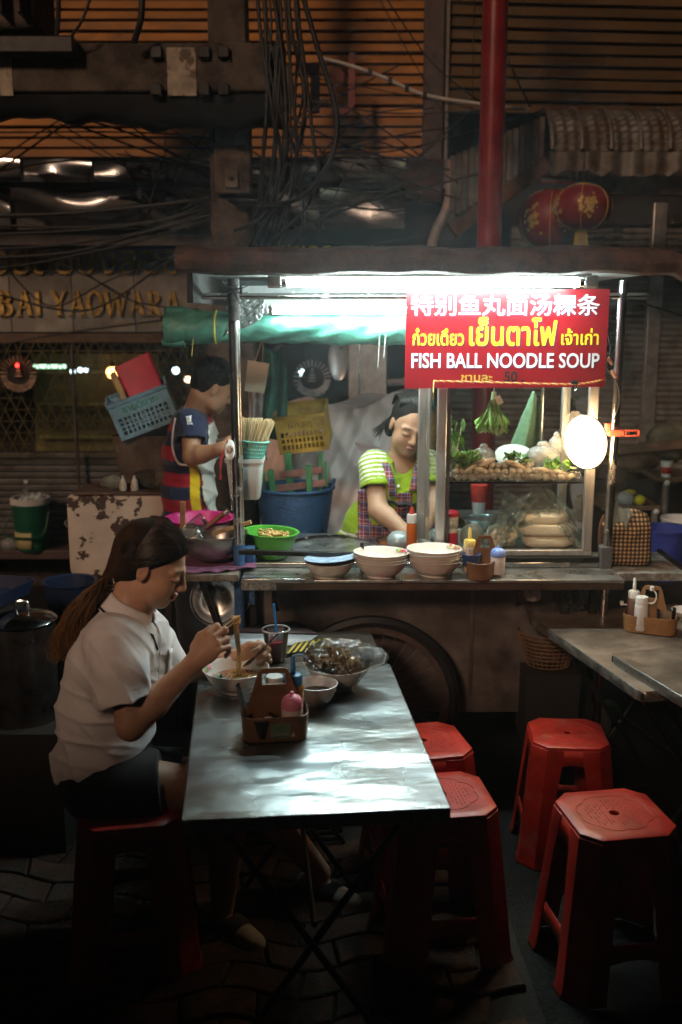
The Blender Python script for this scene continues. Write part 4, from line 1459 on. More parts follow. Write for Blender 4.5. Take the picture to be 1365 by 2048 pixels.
def dining_table(name, label, loc, rz, W_, L_, z, m_top, m_edge, lip=.033, rad=.008):
    t = thing(name, label, 'table', loc, rz)
    # top sheet, gently buckled, front edge at local y=0
    rs = random.Random(sum(map(ord, label)))
    bumps = [(rs.uniform(-W_ / 2, W_ / 2), rs.uniform(0, L_), rs.uniform(.01, .035), rs.uniform(.0006, .0018)) for _ in range(26)]
    def f(u, v):
        x, y = (u - .5) * W_, v * L_
        e = min(1, min(u, 1 - u) * W_ / .04, min(v, 1 - v) * L_ / .04)
        h = .0012 * math.sin(y * 40 + 2 * math.sin(x * 7)) + .0012 * math.sin(y * 17 + x * 9)
        for bx, by, br, bh in bumps:
            dd = ((x - bx) ** 2 / 5 + (y - by) ** 2) / br ** 2
            if dd < 6:
                h += bh * math.exp(-dd)
        return (x, y, z + h * e * .8)
    MB().grid(f, 70, 110).build('table_top', m_top, t, smooth=180)
    fr = loft_rr([(z - lip, W_ / 2 + .004, L_ / 2 + .004, rad + .004), (z - .004, W_ / 2 + .004, L_ / 2 + .004, rad + .004), (z - .0008, W_ / 2 + .0005, L_ / 2 + .0005, rad), (z - .0030, W_ / 2 - .012, L_ / 2 - .012, rad)], False, False)
    moved(fr, (0, L_ / 2, 0)).build('edge_strip', m_edge, t, smooth=50)
    MB().box((0, L_ / 2, z - .018), (W_ - .004, L_ - .004, .02)).build('table_core', M_dark, t)
    for k in range(6):
        MB().ball((-W_ / 2 + .06 + k * (W_ - .12) / 5, -.0045, z - .017), .0028, 8, 5).build('rivet', M_steel, t)
    fold_legs(t, L_, W_, z - .02, M_blackmetal)
    return t
T1 = dining_table('folding_table', 'dented galvanised metal table where the woman eats', (-.052, 2.064, 0), 5.6, .602, .955, TZ, M_table, M_tedge)
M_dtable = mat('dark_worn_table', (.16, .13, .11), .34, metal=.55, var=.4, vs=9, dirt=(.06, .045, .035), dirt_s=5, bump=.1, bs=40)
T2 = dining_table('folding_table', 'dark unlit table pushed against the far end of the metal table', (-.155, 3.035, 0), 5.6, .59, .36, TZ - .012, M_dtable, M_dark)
M_rtable = mat('scuffed_brown_table', (.30, .23, .18), .42, metal=.5, var=.35, vs=8, dirt=(.12, .085, .06), dirt_s=6, bump=.12, bs=30)
def corner_table(label, px, py, z, px2, py2, W_, L_, sh=0):
    """table whose near-left side runs between two photo points"""
    a, b = Pz(px, py, z), Pz(px2, py2, z)
    d = (a - b).normalized()           # points away from the viewer
    rz = math.degrees(math.atan2(-d.x, d.y))
    n = Vector((d.y, -d.x, 0))
    c = b + n * W_ / 2 + d * sh
    return dining_table('folding_table', label, (c.x, c.y, 0), rz, W_, L_, z, M_rtable, M_tedge, rad=.03)
T3 = corner_table('brown topped metal edged table carrying the tan condiment caddy beside the stall', 1120, 1272, .715, 1284, 1384, .62, .80)
T4 = corner_table('brown topped metal edged table overlapping its neighbour near the front stool', 1232, 1312, .745, 1372, 1396, .62, .60, -.20)

# ---- red plastic stool
M_stool = mat('red_stool_plastic', (.50, .030, .016), .36, var=.22, vs=12, dirt=(.42, .10, .06), dirt_s=10, dirt_lo=.55, dirt_hi=.75, rvar=.12)
SH = .46
def stool_outline(z):
    k = (SH - z) / SH
    return .138 + .044 * k, .046 + .006 * k       # half side, chamfer
def build_stool(label, group):
    t = thing('plastic_stool', label, 'stool', group=group)
    # seat: flat top with rounded shoulder and a centre hole
    mb = MB()
    prof = [('c', .0135, -.03), ('c', .0125, -.003), ('c', .015, .0), ('m', .35, .0), ('m', .78, .0), ('o', -.006, 0), ('o', -.0015, -.002), ('o', .0, -.006), ('o', .0015, -.03)]
    N = 64
    s0, c0_ = stool_outline(SH)
    def octr(a):
        x, y = math.cos(a), math.sin(a)
        m_ = max(abs(x), abs(y))
        r1 = s0 / m_
        r2 = (2 * s0 - c0_) / (abs(x) + abs(y))
        return min(r1, r2)
    for k in range(N):
        a = 2 * math.pi * k / N
        ro = octr(a)
        for typ, v_, dz in prof:
            r = v_ if typ == 'c' else (ro * v_ if typ == 'm' else ro + v_)
            mb.v.append((r * math.cos(a), r * math.sin(a), SH + dz))
    n = len(prof)
    for k in range(N):
        l = (k + 1) % N
        for i in range(n - 1):
            mb.f.append((k * n + i, k * n + i + 1, l * n + i + 1, l * n + i))
    seat = mb.build('seat', M_stool, t, smooth=35, clean=True)
    pts = []
    for k in range(96):
        a = 2 * math.pi * k / 96
        r = .094 + .010 * abs(math.sin(4 * a)) ** .6
        pts.append((r * math.cos(a), r * math.sin(a) * .96, SH))
    MB().tube(pts, .0013, 6, closed=True).build('raised_outline', M_stool, seat, smooth=180)
    rs = random.Random(3)
    mb = MB()
    for gx in range(-7, 8):
        for gy in range(-3, 4):
            x, y = gx * .0105, gy * .021 + (.008 if gx % 2 else 0)
            if x * x / .0064 + y * y / .0056 < 1 and x * x + y * y > .0006 and rs.random() < .8:
                mb.box((x, y, SH + .0003), (.0022, .013 * rs.uniform(.6, 1.2), .0022))
    mb.build('raised_dashes', M_stool, seat, smooth=0)['kind'] = 'stuff'
    # four legs: chamfer face between two strips
    lw = .052
    for q in range(4):
        R = Matrix.Rotation(q * math.pi / 2, 3, 'Z')
        vs, fs = [], []
        zs = [SH - .012, SH - .06, .30, .15, .02, .0]
        for z in zs:
            s_, c_ = stool_outline(z)
            fl = .006 if z == 0 else 0
            w_ = lw * (1.15 if z > .38 else 1)
            p = [(s_ - c_ - w_, s_ + fl), (s_ - c_, s_ + fl), (s_ + fl, s_ - c_), (s_ + fl, s_ - c_ - w_)]
            vs += [R @ Vector((x, y, z)) for x, y in p]
        for i in range(len(zs) - 1):
            for k in range(3):
                fs.append((i * 4 + k, i * 4 + k + 1, i * 4 + 5 + k, i * 4 + 4 + k))
        MB().add(vs, fs).build('leg', M_stool, t, solid=.004, bev=.0015, smooth=25, clean=True)
        def strip(z1, z0, nm, bow=0):
            vs, fs = [], []
            for i in range(9):
                u = i / 8
                for z in (z1, z0 + bow * (1 - (2 * u - 1) ** 2)):
                    s_, c_ = stool_outline(z)
                    h_ = s_ - c_ - lw * .6
                    vs.append(R @ Vector((-h_ + 2 * h_ * u, s_ - .002, z)))
            for i in range(8):
                fs.append((2 * i, 2 * i + 1, 2 * i + 3, 2 * i + 2))
            MB().add(vs, fs).build(nm, M_stool, t, solid=.004, smooth=40, clean=True)
        strip(SH - .012, .375, 'apron', .018)
        strip(.165, .105, 'stretcher', .015)
    return t
GST = 'red plastic stools around the tables'
stool0 = build_stool('red stool standing alone, half shaded, before the cart wheel and side table', GST)
stool_spots = [(1136, 1467, -4, 'red stool standing clear near the cart, its seat half in shadow'),
               (1229, 1628, 9, 'nearest red stool with dashed and scalloped pattern on its seat'),
               (846, 1482, 12, 'red stool partly hidden behind the metal table, closest to the cart wheel'),
               (884, 1590, 8, 'red stool tucked in along the near half of the metal table'),
               (262, 1610, 10, 'dark red stool that the eating woman sits on')]
stools = []
for i, (px, py, rz, lab) in enumerate(stool_spots):
    o = stool0 if i == 0 else copy_tree(stool0)
    k_ = .91 if i == 0 else 1
    q = Pz(px, py, SH * k_)
    o.scale = (k_, k_, k_)
    o.location = (q.x, q.y, .004)
    o.rotation_euler = (0, 0, RAD(rz))
    o['label'] = lab
    stools.append(o)

# ================================================================== crockery and condiments
M_china = mat('cream_melamine', (.78, .71, .64), .32, var=.08, vs=9)
M_chinaw = mat('white_melamine', (.75, .73, .72), .28, var=.06)
M_cara = mat('brown_caddy_plastic', (.20, .095, .045), .42, var=.15, vs=20)
M_cara2 = mat('tan_caddy_plastic', (.33, .17, .07), .42, var=.15, vs=20)
def bowl_prof(r, h, foot=.52, th=.003, curve=.62):
    o = [(0, .004), (r * foot - .004, .004), (r * foot - .002, 0), (r * foot, 0), (r * foot, .007)]
    for k in range(1, 9):
        t = k / 8
        o.append((r * (foot + (1 - foot) * t ** curve), .007 + (h - .007) * t))
    i = [(r + .001, h + .001), (r - th * .5, h + .0015)]
    for k in range(8, -1, -1):
        t = k / 8
        i.append((max(r * (foot + (1 - foot) * t ** curve) - th, 0), .010 + (h - .010) * t))
    i.append((0, .0095))
    return o + i
def bowl_me(r, h, m, foot=.52, curve=.62, n=44):
    return MB().lathe(bowl_prof(r, h, foot, .003, curve), n).mesh('bowl', m, 40)
def flower_deco(t, r, h, ang, sc_=1.):
    """painted blossoms and leaves inside the rim"""
    cols = [mat('blossom_pink', (.7, .06, .16), .35), mat('blossom_yellow', (.75, .5, .05), .35), mat('blossom_leaf', (.10, .35, .08), .35), mat('blossom_red', (.6, .03, .05), .35)]
    rs = random.Random(int(ang * 10))
    for k in range(16):
        a = RAD(ang + rs.uniform(-24, 24))
        t_ = rs.uniform(.74, .95)
        rr = r * (.52 + .48 * t_ ** .62) - .0035
        z = .010 + (h - .010) * t_ + .0016
        s_ = rs.uniform(.004, .009) * sc_
        c = Vector((rr * math.cos(a), rr * math.sin(a), z))
        nrm_ = Vector((-math.cos(a) * .62, -math.sin(a) * .62, .78))
        u, v = frame_of(nrm_)
        pts = [c + (u * math.cos(b) + v * math.sin(b)) * s_ * (.75 + .25 * math.cos(5 * b)) + nrm_ * .0004 * k * .3 for b in [RAD(24 * i) for i in range(15)]]
        MB().add(pts, [tuple(range(15))]).build('painted_blossom', cols[k % 4 if k % 4 != 3 or k % 2 else 0], t, smooth=0)
def bowl_stack(px, py, r, h, n, step, labels, group, ang, zt=SZ):
    base = Pz(px, py, zt)
    me = bowl_me(r, h, M_china)
    for k in range(n):
        o = link('noodle_bowl', me, loc=(base.x + random.uniform(-.002, .002), base.y + random.uniform(-.002, .002), zt + .001 + k * step))
        o.rotation_euler = (RAD(random.uniform(-1, .4)) - (.015 if k else 0), RAD(random.uniform(-1, 1)), 0)
        tag(o, labels[min(k, len(labels) - 1)] if k < n - 1 else labels[-1], 'bowl', group)
        if k == n - 1:
            flower_deco(o, r, h, ang)
ordn = ['bottom', 'second', 'third', 'fourth']
bowl_stack(762, 1152, .0995, .060, 4, .0096, ['cream bowl, %s from below in the shorter stack on the shelf' % ordn[k] for k in range(3)] + ['flowered cream bowl on top of the shorter shelf stack'], 'bowls of the shorter stack', 25)
bowl_stack(868, 1150, .0995, .060, 5, .0096, ['cream bowl, %s from below in the taller stack on the shelf' % ordn[k] for k in range(4)] + ['flowered cream bowl on top of the taller shelf stack'], 'bowls of the taller stack', 30)
b0 = Pz(660, 1152, SZ)
o = tag(link('enamel_bowl', bowl_me(.089, .055, mat('ivory_enamel', (.70, .64, .54), .3), .6, .5), loc=(b0.x, b0.y, SZ + .001)), 'ivory bowl under a pale blue plate on the shelf', 'bowl')
solo(MB().lathe([(0, .002), (.05, .001), (.08, .007), (.092, .011), (.093, .013), (.08, .010), (.05, .0045), (0, .004)], 44), 'blue_plate', mat('pale_blue_enamel', (.42, .56, .75), .25), 'pale blue plate laid over the ivory bowl', 'plate', (b0.x + .002, b0.y, SZ + .057), rot=(RAD(-2), RAD(-3), 0))

def squeeze_bottle(t, c, r, h, m_body, m_cap, cap='spout', tether=False):
    c = Vector(c)
    b = MB().lathe([(0, 0), (r * .9, 0), (r, .006), (r, h * .72), (r * .96, h * .78), (r * .8, h * .84), (r * .78, h * .86), (0, h * .86)], 24, c).build('bottle', m_body, t)
    if cap == 'spout':
        MB().lathe([(r * .9, 0), (r * .9, h * .16), (r * .75, h * .2), (r * .28, h * .22), (r * .22, h * .55), (r * .1, h * .58), (0, h * .58)], 20, c + Vector((0, 0, h * .82))).build('cap', m_cap, t)
    elif cap == 'dome':
        MB().lathe([(r * 1.02, 0), (r * 1.05, h * .06), (r * 1.0, h * .2), (r * .8, h * .3), (r * .4, h * .36), (r * .2, h * .37), (r * .18, h * .45), (0, h * .46)], 24, c + Vector((0, 0, h * .74))).build('cap', m_cap, t)
    else:
        MB().lathe([(r * .92, 0), (r * .92, h * .17), (r * .86, h * .2), (0, h * .21)], 22, c + Vector((0, 0, h * .83))).build('cap', m_cap, t)
    return b
def caddy(label, loc, rz, m, w_=.17, d_=.105, h_=.062, handle=.155, hw=.11, logo=None, group='condiment caddies'):
    t = thing('condiment_caddy', label, 'caddy', loc, rz, group)
    hx, hy = w_ / 2, d_ / 2
    loft_rr([(0, hx - .008, hy - .008, .03), (.003, hx - .004, hy - .004, .034), (h_, hx, hy, .038), (h_ + .001, hx - .002, hy - .002, .036), (h_ - .002, hx - .004, hy - .004, .034), (.006, hx - .008, hy - .008, .03)], True, True, 8).build('tub', m, t, smooth=45)
    # flat trapezoid handle across the middle with a grip slot
    zt_ = handle
    b1, b2 = hw / 2, hw / 2 * .55
    xs = [(-b1, .01), (-b1 * .98, h_), (-b2, zt_ - .012), (-b2 + .012, zt_), (b2 - .012, zt_), (b2, zt_ - .012), (b1 * .98, h_), (b1, .01)]
    sz0, sz1 = zt_ - .045, zt_ - .014
    sx_ = b2 - .010
    pl = MB()
    th = .006
    zl = (sz0 - h_) / (zt_ - .012 - h_)
    xm = b1 * .98 + (b2 - b1 * .98) * zl
    for poly in ([(-b1, .01), (b1, .01), (b1 * .98, h_), (-b1 * .98, h_)], [(-b1 * .98, h_), (b1 * .98, h_), (xm, sz0), (-xm, sz0)],
                 [(-xm, sz0), (-sx_, sz0), (-sx_, sz1), (-b2 - .001, sz1)], [(sx_, sz0), (xm, sz0), (b2 + .001, sz1), (sx_, sz1)],
                 [(-b2 - .001, sz1), (b2 + .001, sz1), (b2 - .006, zt_ - .003), (b2 - .014, zt_), (-b2 + .014, zt_), (-b2 + .006, zt_ - .003)]):
        pl.prism(poly, th)
    pl.build('handle', m, t, clean=True, smooth=30)
    return t
M_frost = mat('frosted_bottle', (.74, .70, .66), .45, var=.05, sss=.1)
M_sugar = mat('pinkish_sugar_jar', (.78, .62, .58), .4, var=.06)
M_pink = mat('pink_cap', (.80, .25, .36), .3, var=.06)
M_bluecap = mat('blue_cap', (.22, .33, .72), .35, var=.06)
M_yelcap = mat('yellow_cap', (.75, .52, .12), .4)
M_amber = mat('amber_sauce_bottle', (.45, .24, .08), .25, var=.1)
M_navy = mat('navy_pot', (.05, .09, .25), .4)
M_chili = mat('chili_oil', (.20, .05, .02), .15, var=.5, vs=60)
M_clearcup = film('clear_plastic_cup', (.92, .92, .92), gloss=.3, rough=.06, milk=.06)
# caddy on the cart shelf
q = Pz(968, 1152, SZ)
cd1 = caddy('brown caddy with blue capped jar on the cart shelf beside the bowls', (q.x, q.y, SZ + .001), -3, M_cara, w_=.172, d_=.09, h_=.062, handle=.150, hw=.10)
cd1.children[1].rotation_euler = (0, 0, RAD(62))
squeeze_bottle(cd1, (.048, -.008, .012), .026, .085, M_frost, M_bluecap, 'dome')
squeeze_bottle(cd1, (-.052, .018, .012), .024, .115, mat('tan_sauce', (.62, .42, .26), .35), M_yelcap, 'spout')
MB().lathe([(0, .0), (.026, 0), (.034, .045), (.031, .045), (.024, .004), (0, .004)], 24, (-.048, -.022, .042)).build('sauce_pot', M_navy, cd1)
MB().tube([(-.052, -.022, .05), (-.066, -.026, .125)], .0028, 8).build('white_spoon', M_white, cd1)
moved(text_mb('SRITHAI', .010, .0004), (.012, -.0465, .030)).build('embossed_mark', mat('caddy_mark', (.36, .18, .09), .5), cd1)
# caddy in the foreground
q = Pz(548, 1478, TZ)
cd2 = caddy('large brown caddy with pink capped jar standing on the metal table', (q.x, q.y + .03, TZ + .002), 8, M_cara, w_=.178, d_=.125, h_=.07, handle=.185, hw=.15)
squeeze_bottle(cd2, (.045, -.032, .010), .028, .10, M_sugar, M_pink, 'dome')
MB().lathe([(0, 0), (.030, 0), (.038, .05), (.035, .051), (.029, .006), (0, .006)], 28, (-.036, -.030, .012)).build('steel_pot', M_blackmetal, cd2)
MB().lathe([(0, .0), (.033, .0)], 24, (-.036, -.030, .05)).build('chili', M_chili, cd2)
MB().ball((-.018, -.034, .060), (.012, .006, .004), 10, 6).build('spoon_handle', M_chinaw, cd2)
squeeze_bottle(cd2, (.055, .042, .012), .029, .135, M_amber, mat('teal_blue_cap', (.06, .22, .45), .35), 'spout')
MB().tube(spline([(.055, .042, .20), (.070, .040, .204), (.085, .045, .198), (.094, .048, .19)], 5), .003, 6).build('cap_tether', mat('pale_blue_cap', (.3, .5, .7), .4), cd2)
squeeze_bottle(cd2, (.005, .045, .012), .026, .13, mat('label_red_bottle', (.55, .05, .06), .4), M_white, 'flat')
MB().lathe([(.028, 0), (.033, .09), (.0315, .09), (.0265, .002)], 28, (-.055, .036, .04), rotm(-4, -8, 0)).build('clear_tumbler', M_clearcup, cd2)
MB().box((.012, -.0612, .033), (.052, .001, .042)).build('green_sticker', mat('faded_green_sticker', (.14, .22, .12), .5, var=.4, vs=40), cd2)
moved(text_mb('ORGANIC', .011, .0004), (.012, -.0622, .020)).build('sticker_print', mat('sticker_white', (.5, .5, .42), .5), cd2)
moved(text_mb('SRITHAI', .014, .0006), (.0, -.0036, .098)).build('embossed_mark', mat('caddy_mark'), cd2)
# caddy on the right-hand table
q = Pz(1300, 1262, .715)
cd3 = caddy('tan caddy with two white squeeze bottles on the brown topped table', (q.x, q.y, .717), -22, M_cara2, w_=.185, d_=.115, h_=.062, handle=.165, hw=.12)
squeeze_bottle(cd3, (-.03, -.036, .01), .024, .118, mat('white_bottle', (.72, .70, .68), .4), M_white, 'flat')
squeeze_bottle(cd3, (-.062, .012, .01), .023, .125, mat('brown_bottle', (.20, .11, .09), .35), M_white, 'spout')
MB().tube(spline([(-.062, .012, .115), (-.085, .008, .085), (-.10, .004, .088)], 5), .0028, 6).build('cap_tether', M_white, cd3)
MB().lathe([(.006, 0), (.007, .014), (0, .015)], 12, (-.102, .004, .082)).build('cap_plug', M_white, cd3)
MB().tube(spline([(-.03, -.036, .112), (.01, -.045, .115), (.018, -.045, .145), (.005, -.04, .162)], 5), .0028, 6).build('cap_tether', M_white, cd3)
MB().lathe([(.0075, 0), (.008, .014), (0, .015)], 12, (.002, -.04, .158)).build('cap_plug', M_white, cd3)
MB().lathe([(.030, 0), (.034, .062), (.0325, .062), (.0285, .002), (0, .002)], 28, (.052, -.012, .03)).build('clear_tumbler', M_clearcup, cd3)
moved(text_mb('SRITHAI', .010, .0006, shear=.2), (-.045, -.0585, .028)).build('embossed_mark', mat('caddy_mark2', (.5, .29, .14), .5), cd3)
q = Pz(1376, 1240, .715)
o = tag(link('white_dish', bowl_me(.06, .035, M_chinaw, .5), loc=(q.x, q.y, .718)), 'white dish at the picture edge beside the tan caddy', 'dish')

# ---- bowls on the eating table
q = Pz(634, 1412, TZ)
sb = thing('soup_bowl', 'small round white bowl of dark broth on the metal table', 'bowl', (q.x, q.y + .012, TZ + .002))
MB().lathe(bowl_prof(.060, .062, .42, .003, .42), 44).build('bowl', M_chinaw, sb)
MB().lathe([(0, 0), (.047, 0)], 36, (0, 0, .036)).build('broth', mat('dark_broth', (.07, .032, .012), .08, var=.4, vs=30), sb)
rs = random.Random(4)
for k in range(10):
    a, r_ = rs.uniform(0, 6.28), rs.uniform(0, .038)
    MB().ball((r_ * math.cos(a), r_ * math.sin(a), .0365), (.004, .003, .001), 7, 4).build('herb_flake', mat('herb_green', (.10, .12, .03), .5), sb)
q = Pz(472, 1385, TZ)
NB = Vector((q.x, q.y + .02, TZ + .002))
nb = thing('noodle_bowl', 'bowl of noodles in broth that the woman is eating from', 'bowl', NB)
NBr, NBh = .0985, .068
MB().lathe(bowl_prof(NBr, NBh, .52), 48).build('bowl', M_china, nb)
flower_deco(nb, NBr, NBh, 180)
MB().lathe([(0, 0), (.078, 0)], 40, (0, 0, .036)).build('broth', mat('red_broth', (.32, .09, .03), .1, var=.4, vs=25), nb)
M_noodle = mat('egg_noodle', (.72, .42, .16), .35, var=.15, vs=60, sss=.1)
rs = random.Random(9)
mb = MB()
for k in range(46):
    c = Vector((rs.uniform(-.01, .05), rs.uniform(-.03, .03), .037))
    pts = [c + Vector((rs.uniform(-.022, .022), rs.uniform(-.022, .022), rs.uniform(-.002, .016) * (1 if k < 30 else .5))) for _ in range(5)]
    mb.tube(spline(pts, 5), .0014, 5)
mb.build('noodle_tangle', M_noodle, nb, smooth=180)['kind'] = 'stuff'
M_leafd = mat('dark_greens', (.06, .13, .05), .45, var=.4, vs=50)
for k in range(7):
    c = Vector((rs.uniform(-.06, -.015), rs.uniform(-.03, .02), .039))
    ax = rs.uniform(0, 3.1)
    MB().grid(lambda u, v: c + Vector(((u - .5) * .034 * math.cos(ax) - (v - .5) * .014 * math.sin(ax), (u - .5) * .034 * math.sin(ax) + (v - .5) * .014 * math.cos(ax), .003 * math.sin(u * 9) + .002 * math.cos(v * 7))), 6, 3).build('green_leaf', M_leafd, nb, smooth=180)
# crackling bowl with plastic bag
q = Pz(676, 1378, TZ)
KB = Vector((q.x, q.y + .02, TZ + .002))
kb = thing('snack_bowl', 'white bowl heaped with brown fried crackling on the metal table', 'bowl', KB)
MB().lathe(bowl_prof(.099, .070, .5), 48).build('bowl', M_chinaw, kb)
M_crk = mat('fried_skin', (.52, .30, .11), .55, var=.5, vs=50, bump=.5, bs=120)
rs = random.Random(12)
for k in range(16):
    a = rs.uniform(0, 6.28)
    r_ = rs.uniform(0, .065)
    c = Vector((r_ * math.cos(a), r_ * math.sin(a), .062 + .018 * (1 - r_ / .065) + rs.uniform(0, .012)))
    ph = [rs.uniform(0, 6.28) for _ in range(4)]
    R_ = rotm(rs.uniform(-40, 40), rs.uniform(-40, 40), rs.uniform(0, 360))
    def f(u, v):
        p = Vector(((u - .5) * .065, (v - .5) * .042, .009 * math.sin(u * 8 + ph[0]) + .007 * math.sin(v * 9 + ph[1]) + .004 * math.sin(u * 19 + v * 13 + ph[2])))
        return c + R_ @ p
    MB().grid(f, 12, 9).build('crackling_piece', M_crk, kb, smooth=180, solid=.004)
M_bagclear = film('clear_bag', (.98, .98, .98), gloss=.28, rough=.08, milk=.02, bump=.8, bs=70)
def crumple(c, rad, seed, R=None, nu=44, nv=26, amp=.14, sharp=True, flatz=None, sq=1.):
    """a crumpled closed film body"""
    rs_ = np.random.RandomState(seed)
    D = rs_.normal(size=(9, 3))
    D /= np.linalg.norm(D, axis=1)[:, None]
    F_ = rs_.uniform(3, 11, 9) * (1.6 if amp > .4 else 1)
    Ph = rs_.uniform(0, 6.28, 9)
    mb = MB()
    t = MB().ball((0, 0, 0), 1, nu, nv)
    for p in t.v:
        n = np.array(p)
        d = 0
        for k in range(9):
            d += abs(math.sin(float(n @ D[k]) * F_[k] + Ph[k])) if sharp else .6 * math.sin(float(n @ D[k]) * F_[k] + Ph[k])
        s_ = 1 + amp * (d / 5.2 - .9)
        if sq != 1:
            n = np.sign(n) * np.abs(n) ** sq
        q_ = Vector((n[0] * rad[0] * s_, n[1] * rad[1] * s_, n[2] * rad[2] * s_))
        if flatz is not None:
            q_.z = max(q_.z, flatz)
        if R is not None:
            q_ = R @ q_
        mb.v.append(tuple(q_ + Vector(c)))
    mb.f = t.f
    return mb
solo(crumple((0, 0, 0), (.094, .068, .044), 5, amp=.48, nu=70, nv=40), 'plastic_bag', M_bagclear, 'clear shiny plastic bag spread over the bowl of crackling', 'bag', KB + Vector((.005, -.005, .098)), rz=10, smooth=180)
solo(crumple((0, 0, 0), (.036, .037, .024), 8, amp=.6), 'plastic_bag', M_bagclear, 'twisted end of clear plastic sticking out past the crackling bowl', 'bag', KB + Vector((.108, .01, .088)), rz=-10, smooth=180)
# papers and menu on the dark table
z2 = TZ - .012 + .002
pm = [Pz(440, 1302, z2), Pz(612, 1290, z2), Pz(636, 1272, z2), Pz(470, 1268, z2)]
c = sum(pm, Vector()) / 4
solo(MB().add([p - c for p in pm], [(0, 1, 2, 3)]), 'paper_sheet', mat('menu_paper', (.62, .60, .62), .7, var=.1), 'pale paper sheet lying on the dark table behind the cup', 'paper', c + Vector((0, 0, .003)), solid=.001)
pm = [Pz(470, 1268, z2), Pz(636, 1271, z2), Pz(590, 1246, z2), Pz(500, 1256, z2)]
c = sum(pm, Vector()) / 4
solo(MB().add([p - c for p in pm], [(0, 1, 2, 3)]), 'menu_folder', mat('maroon_folder', (.10, .055, .055), .5, var=.2), 'dark maroon menu folder lying on the dark table', 'menu', c + Vector((0, 0, .006)), solid=.004)
pm = [Pz(572, 1314, z2), Pz(660, 1300, z2), Pz(668, 1278, z2), Pz(590, 1290, z2)]
c = sum(pm, Vector()) / 4
ym = thing('striped_card', 'yellow and black striped card under the crackling bowl', 'card', c + Vector((0, 0, .008)))
MB().add([p - c for p in pm], [(0, 1, 2, 3)]).build('card', mat('black_card', (.03, .03, .03), .6), ym, solid=.001)
for k in range(7):
    u0, u1 = k / 7, (k + .5) / 7
    e = lambda u, v: (pm[0].lerp(pm[1], u)).lerp(pm[3].lerp(pm[2], u), v) - c + Vector((0, 0, .0015))
    MB().add([e(u0, .05), e(u1, .05), e(u1 + .03, .95), e(u0 + .03, .95)], [(0, 1, 2, 3)]).build('stripe', mat('yellow_stripe', (.55, .40, .04), .6), ym)
# drink
q = Pz(553, 1322, z2)
CUPL = Vector((q.x, q.y, z2 + .001))
cup = thing('drink_cup', 'clear plastic cup of red drink with blue straw', 'cup', CUPL)
ch = .105
MB().lathe([(0, .001), (.028, .001), (.030, .004), (.0435, ch), (.0455, ch + .001), (.0458, ch + .005), (.043, ch + .006), (.0425, ch), (.029, .004), (0, .003)], 36).build('cup_wall', M_clearcup, cup)
MB().tube([(.0445 * math.cos(RAD(a)), .0445 * math.sin(RAD(a)), ch + .003) for a in range(0, 360, 9)], .0022, 6, closed=True).build('rim', mat('cup_rim', (.75, .75, .76), .3), cup, smooth=180)
MB().lathe([(0, .005), (.0285, .005), (.0375, .072), (0, .073)], 30).build('red_drink', mat('red_drink', (.62, .02, .05), .1, var=.2), cup)
rs = random.Random(2)
for k in range(8):
    a = rs.uniform(0, 6.28)
    MB().box((.022 * math.cos(a), .022 * math.sin(a), .076 + rs.uniform(-.004, .006)), (.016, .016, .014), rotm(*[rs.uniform(0, 90) for _ in range(3)])).build('ice_cube', film('ice', (.95, .9, .92), .3, .1, .25), cup, bev=.003)
MB().tube([(.008, .0, .01), (-.006, .01, ch + .085)], .0042, 10).build('straw', mat('blue_straw', (.02, .22, .62), .3), cup)
# ================================================================== food inside the glass case
M_fball = [mat('fish_ball_skin', (.66, .55, .43), .42, var=.12, vs=40, sss=.15), mat('fish_ball_tan', (.60, .46, .33), .42, var=.15, vs=40, sss=.15)]
CSt = CS + .008
fb_me = [MB().ball((0, 0, 0), (.0135, .0135, .0125), 14, 9).mesh('fish_ball', M_fball[0], 180), MB().ball((0, 0, 0), (.017, .0125, .012), 14, 9).mesh('fish_ball', M_fball[0], 180), MB().ball((0, 0, 0), (.012, .012, .0115), 14, 9).mesh('fish_ball', M_fball[1], 180)]
rs = random.Random(21)
GF = 'fish balls heaped in the glass case'
xa_, xb_ = XL + .035, XR - .055
for lay in range(4):
    nrow = 3 - (lay > 1)
    for row in range(nrow):
        x = xa_ + rs.uniform(0, .01) + (.012 if lay % 2 else 0)
        lim = xb_ - (0, .05, .14, .30)[lay]
        while x < lim:
            o = link('fish_ball', rs.choice(fb_me), loc=(x, YF + .045 + row * .024 + lay * .012 + rs.uniform(-.003, .003), CSt + .0125 + lay * .0205 + rs.uniform(-.002, .002)))
            o.rotation_euler = (rs.uniform(-.4, .4), rs.uniform(-.4, .4), rs.uniform(0, 3))
            tag(o, 'pale fish ball in the heap behind the upper glass', 'fish ball', GF)
            x += rs.uniform(.024, .030)
# long pale fish sticks on the heap
M_stick = mat('fish_stick', (.72, .56, .40), .4, var=.12, sss=.15)
for k, (x0, y0, x1, y1) in enumerate([(930, 945, 958, 925), (945, 925, 975, 920), (960, 932, 990, 918), (950, 938, 968, 942), (1010, 922, 1050, 938), (1070, 938, 1130, 946)]):
    a, b = P(x0, y0, YF + .045), P(x1, y1, YF + .06)
    m_ = (a + b) / 2
    pts = [a - m_, (a - m_) * .5 + Vector((0, 0, .002)), Vector((0, 0, .003)), (b - m_) * .5 + Vector((0, 0, .002)), b - m_]
    solo(MB().tube(spline(pts, 4), [.004 + .007 * math.sin(math.pi * (i + .6) / 17.8) for i in range(17)], 10), 'fish_stick', M_stick, '%s long pale fish cake stick from the left on the fish ball heap' % ORD[k], 'fish cake', m_, group='fish cake sticks', smooth=180)
